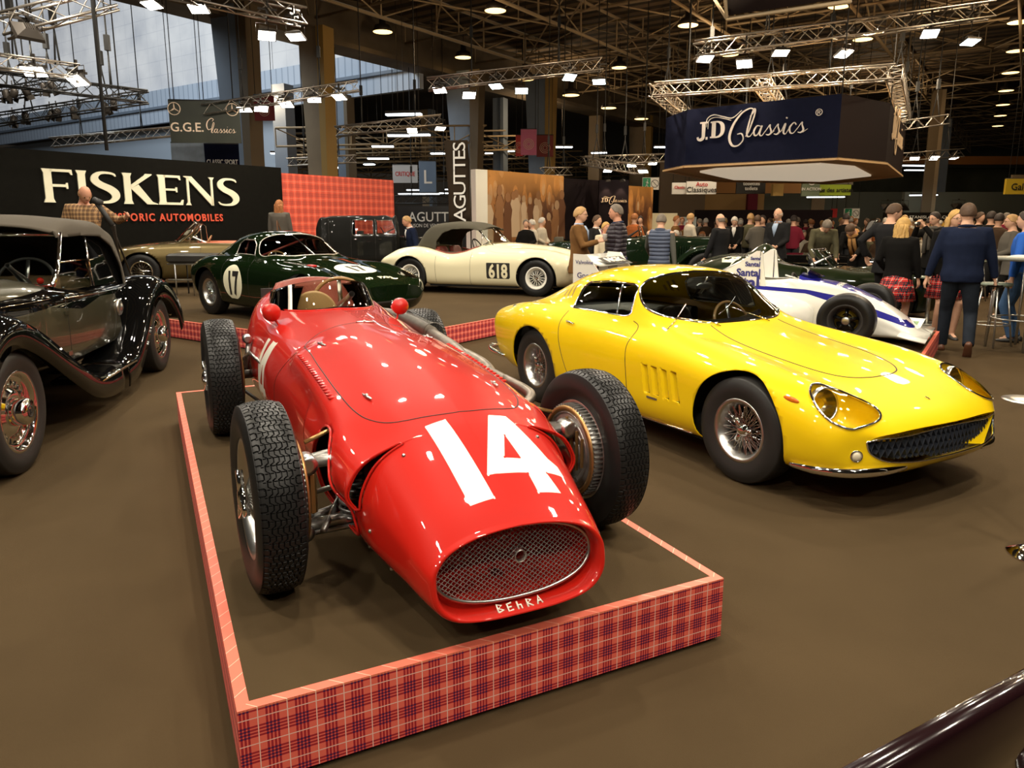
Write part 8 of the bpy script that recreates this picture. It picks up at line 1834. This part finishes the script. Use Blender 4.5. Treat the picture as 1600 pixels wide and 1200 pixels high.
    if scarf:
        c_ = B(); c_.tube([tuple(up(.0 + .085 * math.cos(t), .085 * math.sin(t), 1.46 + .01 * math.sin(3 * t))) for t in np.linspace(0, 2 * PI, 20)[:-1]], .034, 10, closed=True)
        for q, l_ in ((1, .36), (-1, .42)): c_.tube([tuple(up(.10, .035 * q, 1.43)), tuple(up(.155, .045 * q, 1.32)), tuple(up(.165 * girth, .05 * q, 1.44 - l_))], [.034, .036, .036], 8)
        c_.ob('scarf', scarf, o)
    return o, hands, HC, HR, s
def wpt(o, v):  # local point of a person in the world
    return Matrix.Translation(o.location) @ Matrix.Rotation(o.rotation_euler.z, 4, 'Z') @ (Vector(v) * o.scale.x)
C_jean = cloth('blue_black_denim', (.014, .018, .025), vary=.3, vs=5); C_navy = cloth('navy_knit', (.010, .015, .036), vary=.15, vs=8, bump=.4, bs=500); C_char = cloth('charcoal_suit', (.015, .015, .016)); C_blk = cloth('black_cloth', (.007, .0065, .006)); C_brn = cloth('brown_suede', (.17, .085, .030), vary=.2, vs=6)
C_kh = cloth('khaki_canvas', (.085, .078, .045), vary=.25, vs=7); C_grey = cloth('grey_wool', (.10, .09, .075)); C_dbr = cloth('dark_brown_cloth', (.05, .03, .018)); C_cream = cloth('cream_knit', (.60, .52, .38)); C_wsh = cloth('white_shirt', (.72, .70, .66)); C_bsh = cloth('blue_shirt', (.35, .45, .62)); C_scf = cloth('camel_scarf', (.42, .22, .08), vary=.2, vs=12)
Q_plum = quilt('dark_quilted_nylon', (.028, .022, .030)); Q_vest = quilt('slate_quilted_vest', (.075, .095, .150)); C_slv = cloth('grey_green_sleeve', (.10, .10, .085)); C_burg = cloth('burgundy', (.16, .015, .03)); C_blue = cloth('bright_blue_nylon', (.03, .12, .50))
C_kilt = tartan('red_kilt_check', .10, (.62, .025, .02), (.03, .012, .02), (.015, .02, .03), (.70, .6, .5), rough=.8, lines=2)
C_plaid = tartan('tan_plaid_shirt', .055, (.34, .19, .08), (.10, .05, .025), (.05, .03, .02), (.55, .38, .2), rough=.85, lines=2)
def face(px, Y, deg):  # yaw so that the person faces deg clockwise from towards the camera (0 = at the camera, 180 = away)
    return -PI / 2 + math.radians(deg) - math.atan2(P_(px, Y).x, Y) * 1.0
# 1 man in navy sweater walking away at the right
o, h, HC, HR, s = person('man in navy sweater and dark jeans walking away, phone in right hand', 1512, 8.72, face(1512, 8.72, 184), H=1.78, girth=1.22, top=C_navy, bottom=C_jean, top_hem=.84, hl=(.08, .36, .84), hr=(.10, -.36, .80), fl=(.22, .12, 0, 0), fr=(-.26, -.12, .07, 1.0), hair=('brown', 'short'), collar=C_navy, shoes=mat('brown_leather_shoe', (.10, .04, .02), .4), look=(.15, 0), lean=.05)
b = B(); b.box((0, 0, 0), (.16, .09, .018), bev=.006); c_ = thing('smartphone', 'black phone held by the man in the navy sweater', 'phone', tuple(wpt(o, h[1] + Vector((0, 0, -.03)))), .3); b.ob('phone_body', M_blackp, c_)
# 2 blonde woman in kilt, back to us
person('woman with long wavy blonde hair in black jacket and red check kilt, back turned', 1410, 9.9, face(1410, 9.9, 165), H=1.62, top=C_blk, skirt=C_kilt, hair=('blond', 'long'), hl=(.16, .20, .98), hr=(.10, -.26, .84), look=(-.5, .05), heel=True, top_hem=.80)
person('blonde smiling woman in kilt and black heels half hidden by the navy sweater', 1491, 9.9, face(1491, 9.9, 20), H=1.72, top=C_blk, skirt=C_kilt, hair=('blond', 'long'), heel=True, look=(.2, 0), top_hem=.82, fl=(.05, .10, 0, 0), glasses=True)
person('young man in charcoal suit seen from behind, hand on hip', 1392, 10.9, face(1392, 10.9, 150), H=1.83, top=C_char, bottom=C_char, top_hem=.78, hair=('brown', 'short'), hl=(-.05, .30, 1.0), hr=(.20, -.22, .95), look=(-.6, .15))
o, h, HC, HR, s = person('man in black coat and glasses taking a picture with a small camera', 1462, 13.2, face(1462, 13.2, -40), H=1.74, top=C_blk, bottom=C_blk, top_hem=.75, hair=('dark', 'short'), hl=(.34, .07, 1.50), hr=(.34, -.07, 1.50), glasses=True, scarf=C_grey, look=(0, .1))
c_ = thing('camera', 'small black camera in the hands of the man with glasses', 'camera', tuple(wpt(o, (.43, 0, 1.54))), o.rotation_euler.z); b = B(); b.box((0, 0, 0), (.04, .11, .065), bev=.008); b.ob('camera_body', M_int, c_); b = B(); b.lathe([(.02, .025), (.05, .025), (.05, 0)], 16, 'X'); b.ob('lens', M_satin, c_)
person('bearded man in black coat and camel scarf bending forward to write', 1347, 14.6, face(1347, 14.6, -22), H=1.78, lean=.75, top=C_blk, bottom=C_blk, top_hem=.80, hair=('brown', 'short'), scarf=C_scf, hl=(.72, .22, .92), hr=(.72, -.10, .93), look=(0, .35))
person('grey-haired man in khaki jacket bending down towards the black car', 1283, 14.5, face(1283, 14.5, 15), H=1.78, lean=.55, top=C_kh, bottom=C_jean, top_hem=.80, hair=('grey', 'short'), hl=(.42, .20, .85), hr=(.42, -.20, .85), look=(0, .55))
person('tall laughing bald man in dark suit and blue shirt', 1216, 15.2, face(1216, 15.2, -25), H=1.84, top=C_char, bottom=C_char, top_hem=.78, hair=('white', 'bald'), shirt=C_bsh, hl=(.26, .12, 1.02), hr=(.26, -.10, 1.0), look=(0, .05))
person('bald man in grey suit with back half turned to us', 1127, 14.0, face(1127, 14.0, -125), H=1.72, top=C_char, bottom=C_char, top_hem=.78, hair=('grey', 'bald'), glasses=True, hl=(.15, .26, .9), hr=(.2, -.22, .95), look=(-.3, .1))
person('white-haired man in black sweater looking down', 1148, 19.0, face(1148, 19, -5), H=1.72, top=C_blk, bottom=C_blk, hair=('white', 'short'), shirt=C_wsh, hl=(.3, .1, 1.0), hr=(.3, -.1, 1.0), look=(0, .5))
# men in the middle
person('man in slate quilted vest with his back to us', 1032, 12.2, face(1032, 12.2, 165), H=1.70, top=Q_vest, vest=C_slv, bottom=C_dbr, top_hem=.78, hair=('grey', 'short'), collar=Q_vest, hl=(.40, .28, 1.05), hr=(.0, -.28, .80), look=(.2, .15), lean=.06)
o, h, HC, HR, s = person('man in brown suede jacket and glasses holding a paper cup, facing right', 905, 12.0, face(905, 12, 78), H=1.80, top=C_brn, bottom=C_brn, top_hem=.72, hair=('sand', 'short'), glasses=True, hr=(.33, -.10, 1.22), hl=(.15, .22, .92), shirt=C_bsh)
p_ = wpt(o, (.42, -.06, 1.235)); c_ = thing('paper_cup', 'white paper cup in the hand of the man in brown suede', 'cup', tuple(p_)); b = B(); b.lathe([(0, 0), (0, .028), (.10, .040), (.103, .042), (.10, .037), (.01, .026)], 20); b.ob('cup', M_wl, c_)
person('man in dark quilted jacket facing left, talking to the man with the cup', 964, 12.0, face(964, 12, -82), H=1.84, girth=1.22, top=Q_plum, bottom=C_blk, top_hem=.78, hair=('grey', 'short'), collar=cloth('navy_collar', (.02, .03, .06)), hl=(.10, .30, .90), hr=(.16, -.26, .95), skin=1)
person('young man in dark suit and white shirt between the two talking men', 932, 15.5, face(932, 15.5, 55), H=1.70, top=C_char, bottom=C_char, shirt=C_wsh, tie=C_burg, hair=('brown', 'short'))
person('short-haired smiling woman in cream sweater between the two talking men', 946, 14.5, face(946, 14.5, 35), H=1.56, top=C_cream, bottom=C_blk, hair=('blond', 'short'), skin=1)
# on the left
o, h, HC, HR, s = person('man in tan plaid shirt looking down and holding a folded tripod', 133, 11.0, face(133, 11.0, 12), z0=ZS, H=1.86, top=C_plaid, bottom=C_kh, hair=('sand', 'bald'), hl=(.34, .44, 1.30), hr=(.05, -.26, .9), look=(.1, .45), skin=1, lean=.08)
T = [wpt(o, (.30, .28, 1.62)), wpt(o, (.48, .52, 1.28)), wpt(o, (1.1, 1.0, .25))]; T[2] = atZ(216, 462, ZS + .01) * 1.0
tp = thing('camera_tripod', 'dark folded tripod held aslant by the man in the plaid shirt', 'tripod', (T[2].x, T[2].y, ZS)); T0 = Vector((T[2].x, T[2].y, ZS)); A_, Bm = atY(152, 318, 10.75) - T0, atY(176, 352, 10.7) - T0
b = B(); b.tube([A_, Bm], .035, 10); b.tube([A_ + Vector((-.05, 0, .05)), A_ + Vector((.06, 0, 0))], .05, 10); b.ob('tripod_head', M_int, tp)
for k, e in enumerate((Vector((0, 0, .02)), Vector((-.22, .05, .02)), Vector((-.10, -.25, .02)))): b = B(); b.tube([Bm + Vector((.02 * (k - 1), 0, 0)), Bm.lerp(e, .5), e], [.018, .015, .009], 8); b.ob('leg', M_dkmetal, tp)
person('auburn-haired woman in dark jacket seen from behind at the sign wall end', 437, 17.6, face(437, 17.6, 160), z0=ZS, H=1.82, top=C_grey, bottom=C_blk, hair=('auburn', 'long'), look=(-.3, 0))
bg = thing('handbag', 'brown leather bag hanging at the auburn-haired woman back', 'bag', tuple(P_(436, 17.36) * 1.0), 0); bg.location.z = 1.05; b = B(); b.box((0, -.0, 0), (.26, .10, .30), bev=.03); b.ob('bag_body', mat('brown_bag_leather', (.20, .07, .02), .4), bg); b = B(); b.tube([(-.05, .0, .14), (-.08, .10, .55), (.05, .10, .14)], .012, 6); b.ob('strap', MATS['brown_bag_leather'], bg)
person('laughing fair-haired man in navy suit leaning forward beside the black saloon', 648, 16.8, face(648, 16.8, -70), z0=.0, H=1.72, lean=.25, top=C_navy, bottom=C_navy, shirt=C_wsh, tie=C_blk, hair=('sand', 'short'), skin=1)
person('man in grey-brown jacket and glasses at the right edge facing left', 1583, 12.0, face(1583, 12, -75), H=1.68, top=C_grey, bottom=C_blk, top_hem=.74, hair=('sand', 'short'), glasses=True, girth=1.15, hl=(.28, .14, 1.05), hr=(.28, -.14, 1.05))
person('person in bright blue jacket and jeans cut off by the right edge', 1606, 9.6, face(1606, 9.6, -100), H=1.70, top=C_blue, bottom=cloth('mid_denim', (.06, .12, .24)), hair=('dark', 'short'))
# ------------------------------------------------------------------ the seated and standing crowd far right, copied from a few builds
C_ora = cloth('rust_wool', (.34, .10, .03)); C_pale = cloth('pale_coat', (.45, .40, .32)); CRC = [C_blk, C_char, C_dbr, C_kh, C_navy, C_grey, C_ora, C_pale, C_burg, C_brn]
CRN = ['black', 'charcoal', 'dark brown', 'khaki', 'navy', 'grey', 'rust', 'pale', 'burgundy', 'brown']
def crowd_build(kind, yaw_look, hairk, seated):
    o = thing('person', 'crowd', 'person', (0, -50, 0)); b = B(); up = .45 if seated else .93; R_ = []
    for z, w_, d_ in ((0, .16, .12), (.2, .16, .12), (.4, .18, .12), (.5, .17, .10), (.56, .06, .06), (.62, .055, .055)): R_.append([(d_ * math.cos(t), w_ * math.sin(t), up + z) for t in np.linspace(0, 2 * PI, 14, endpoint=False)])
    b.loft(R_); HC = Vector((.02, 0, up + .71)); HR = Matrix.Rotation(yaw_look, 3, 'Z'); head_shape(b, HC, HR)
    for q in (1, -1):
        E = Vector((.02, .25 * q, up + .22)); T = Vector((.22, .12 * q, up + .12)); b.tube([(0, .15 * q, up + .48), tuple(E), tuple(T)], [.05, .04, .028], 8); hand(b, T, Vector((1, -.4 * q, 0)), Vector((0, 0, -1)), 1., .5, q)
        if seated: b.tube([(0, .1 * q, up + .02), (.42, .12 * q, up + .02), (.42, .12 * q, .06)], [.08, .06, .04], 8)
        else: b.tube([(0, .09 * q, up), (.01, .1 * q, .5), (0, .1 * q, .06)], [.085, .06, .04], 8)
        b.tube([((.42 if seated else 0) - .05, .12 * q, .03), ((.42 if seated else 0) + .15, .12 * q, .03)], .03, 6)
    bo = remeshed(b, 'body', SKIN[0], .016, o, 1)
    c_ = B(); c_.loft([[(d_ * math.cos(t), w_ * math.sin(t), up + z) for t in np.linspace(0, 2 * PI, 14, endpoint=False)] for z, w_, d_ in ((-.05, .19, .15), (.2, .185, .145), (.4, .205, .145), (.5, .185, .12), (.55, .08, .08))])
    for q in (1, -1): c_.tube([(0, .15 * q, up + .47), (.02, .255 * q, up + .22), (.20, .13 * q, up + .12)], [.07, .06, .045], 8)
    remeshed(c_, 'coat', C_blk, .022, o, 1)
    c_ = B(); V1 = []
    for i in range(9):
        ring = []
        for j in range(16):
            t = 2 * PI * j / 16; fr_ = max(0, math.cos(t)); zmin = -.3 * (1 - fr_) + .6 * fr_; z = 1 + (zmin - 1) * i / 8; z = max(-1, min(1, z)); r = math.sqrt(max(0, 1 - z * z)); e_ = .013 * (i < 8); ring.append(tuple(HC + HR @ Vector(((.1 + e_) * r * math.cos(t), (.078 + e_) * r * math.sin(t), (.118 + e_) * z))))
        V1.append(ring)
    c_.loft(V1, caps=False); c_.ob('hair', HAIRM[hairk], o)
    c_ = B()
    for q in (1, -1):
        if seated: c_.tube([(0, .1 * q, up + .02), (.42, .12 * q, up + .02), (.42, .12 * q, .08)], [.10, .08, .06], 8)
        else: c_.tube([(0, .09 * q, up), (.01, .1 * q, .5), (0, .1 * q, .05)], [.105, .08, .065], 8)
    c_.ob('trousers', C_char, o); return o
random.seed(21); PR = {(se, k): crowd_build(0, yl, 'brown', se) for se in (0, 1) for k, yl in enumerate((0, .5, -.5))}
used_ = set(); HK = list(HAIRM)
def crowd_copy(src, loc, yaw, ci, hk, label, group, s=1.):
    r = src
    if src.name in used_:
        r = src.copy(); COL.objects.link(r)
        for ch in list(src.children):
            c_ = ch.copy(); COL.objects.link(c_); c_.parent = r
    else: used_.add(src.name)
    r.location = loc; r.rotation_euler = (0, 0, yaw); r.scale = (s, s, s); r['label'] = label
    if group: r['group'] = group
    for ch in r.children:
        k = ch.name.split('.')[0]; m = CRC[ci] if k == 'coat' else HAIRM[hk] if k == 'hair' else None
        if m: ch.material_slots[0].link = 'OBJECT'; ch.material_slots[0].material = m
rows_ = 0; cnt = {}
for row in range(6):
    Y = 20.4 + 1.5 * row
    n_ = 15 if row < 3 else 19
    if row < 3: bn_ = thing('bench', 'long low bench in row %s of the seated crowd' % ('one', 'two', 'three', 'four', 'five', 'six')[row], 'bench', (P_(1325, Y).x, Y + .05, 0)); bn_['label'] = 'bench under the %s row of the seated crowd' % ('front', 'second', 'third', 'fourth', 'fifth', 'rear')[row]
    if row < 3: b = B(); b.box((0, 0, .42), (560 / 1150 * Y, .34, .05)); [b.box((x * Y * .2, 0, .2), (.05, .3, .4)) for x in (-1, 0, 1)]; b.ob('bench_frame', M_dkmetal, bn_)
    for k in range(n_):
        px = 1062 + (1590 - 1062) * (k + .5 * (row % 2)) / n_ + random.uniform(-5, 5); ci = random.randrange(10); hk = random.choice(HK)
        key = (row, ci, hk); 
        crowd_copy(PR[(int(row < 3), random.randrange(3))], (P_(px, Y).x, Y + .05, 0), random.choice((PI / 2 + .2, PI * .6, -PI / 2, PI, 0, PI / 2)) + random.uniform(-.3, .3), ci, hk,
                   '%s crowd member with %s hair and %s coat in the %s row' % ('seated' if row < 3 else 'standing', dict(sand='sandy').get(hk, hk), CRN[ci], ('front', 'second', 'third', 'fourth', 'fifth', 'rear')[row]), 'crowd, row %d, %s coat, %s hair' % (row + 1, CRN[ci], hk), (.96 if row < 3 else .90) + .08 * random.random())
for k, (px, Y, ci, hk, deg, w_) in enumerate([(1192, 19.3, 4, 'dark', -20, 'left of the tall laughing bald man'), (1172, 19.4, 3, 'sand', 160, 'in a fur-hooded coat left of the laughing man'), (1184, 18.7, 5, 'brown', 200, 'standing close to the fur-hooded coat'), (1322, 19.3, 0, 'dark', 180, 'behind the scarf of the bending man'), (1413, 18.9, 9, 'sand', 0, 'behind the suited young man'), (1548, 16, 0, 'dark', 170, 'right of the navy sweater'), (1560, 15, 2, 'dark', 150, 'left of the man with glasses at the right edge'), (1530, 17.5, 0, 'brown', 30, 'just behind the navy shoulder'),
       (1056, 21, 9, 'auburn', 90, 'near the white booth'), (1078, 20, 7, 'sand', 120, 'in a pale coat by the notice board'), (1001, 22, 2, 'dark', -30, 'in front of the orange mural panel'), (991, 20, 6, 'auburn', 160, 'in rust wool in front of the narrow mural'), (822, 19.5, 0, 'grey', 0, 'at the foot of the brown mural'), (846, 20.2, 7, 'white', 60, 'white-haired, right part of the mural'), (832, 19.9, 7, 'white', -60, 'white-haired, middle of the mural'), (1330, 29.5, 6, 'auburn', 180, 'in rust wool above the row of heads'), (1240, 19.5, 8, 'dark', 170, 'between the laughing man and the khaki jacket'), (1572, 18.5, 8, 'grey', 190, 'in burgundy at the right edge')]):
    crowd_copy(PR[(0, k % 3)], (P_(px, Y).x, Y, 0), face(px, Y, deg), ci, hk, 'standing visitor in %s coat, %s' % (CRN[ci], w_), None, (.98 if px > 900 else .92) + .03 * (k % 2))
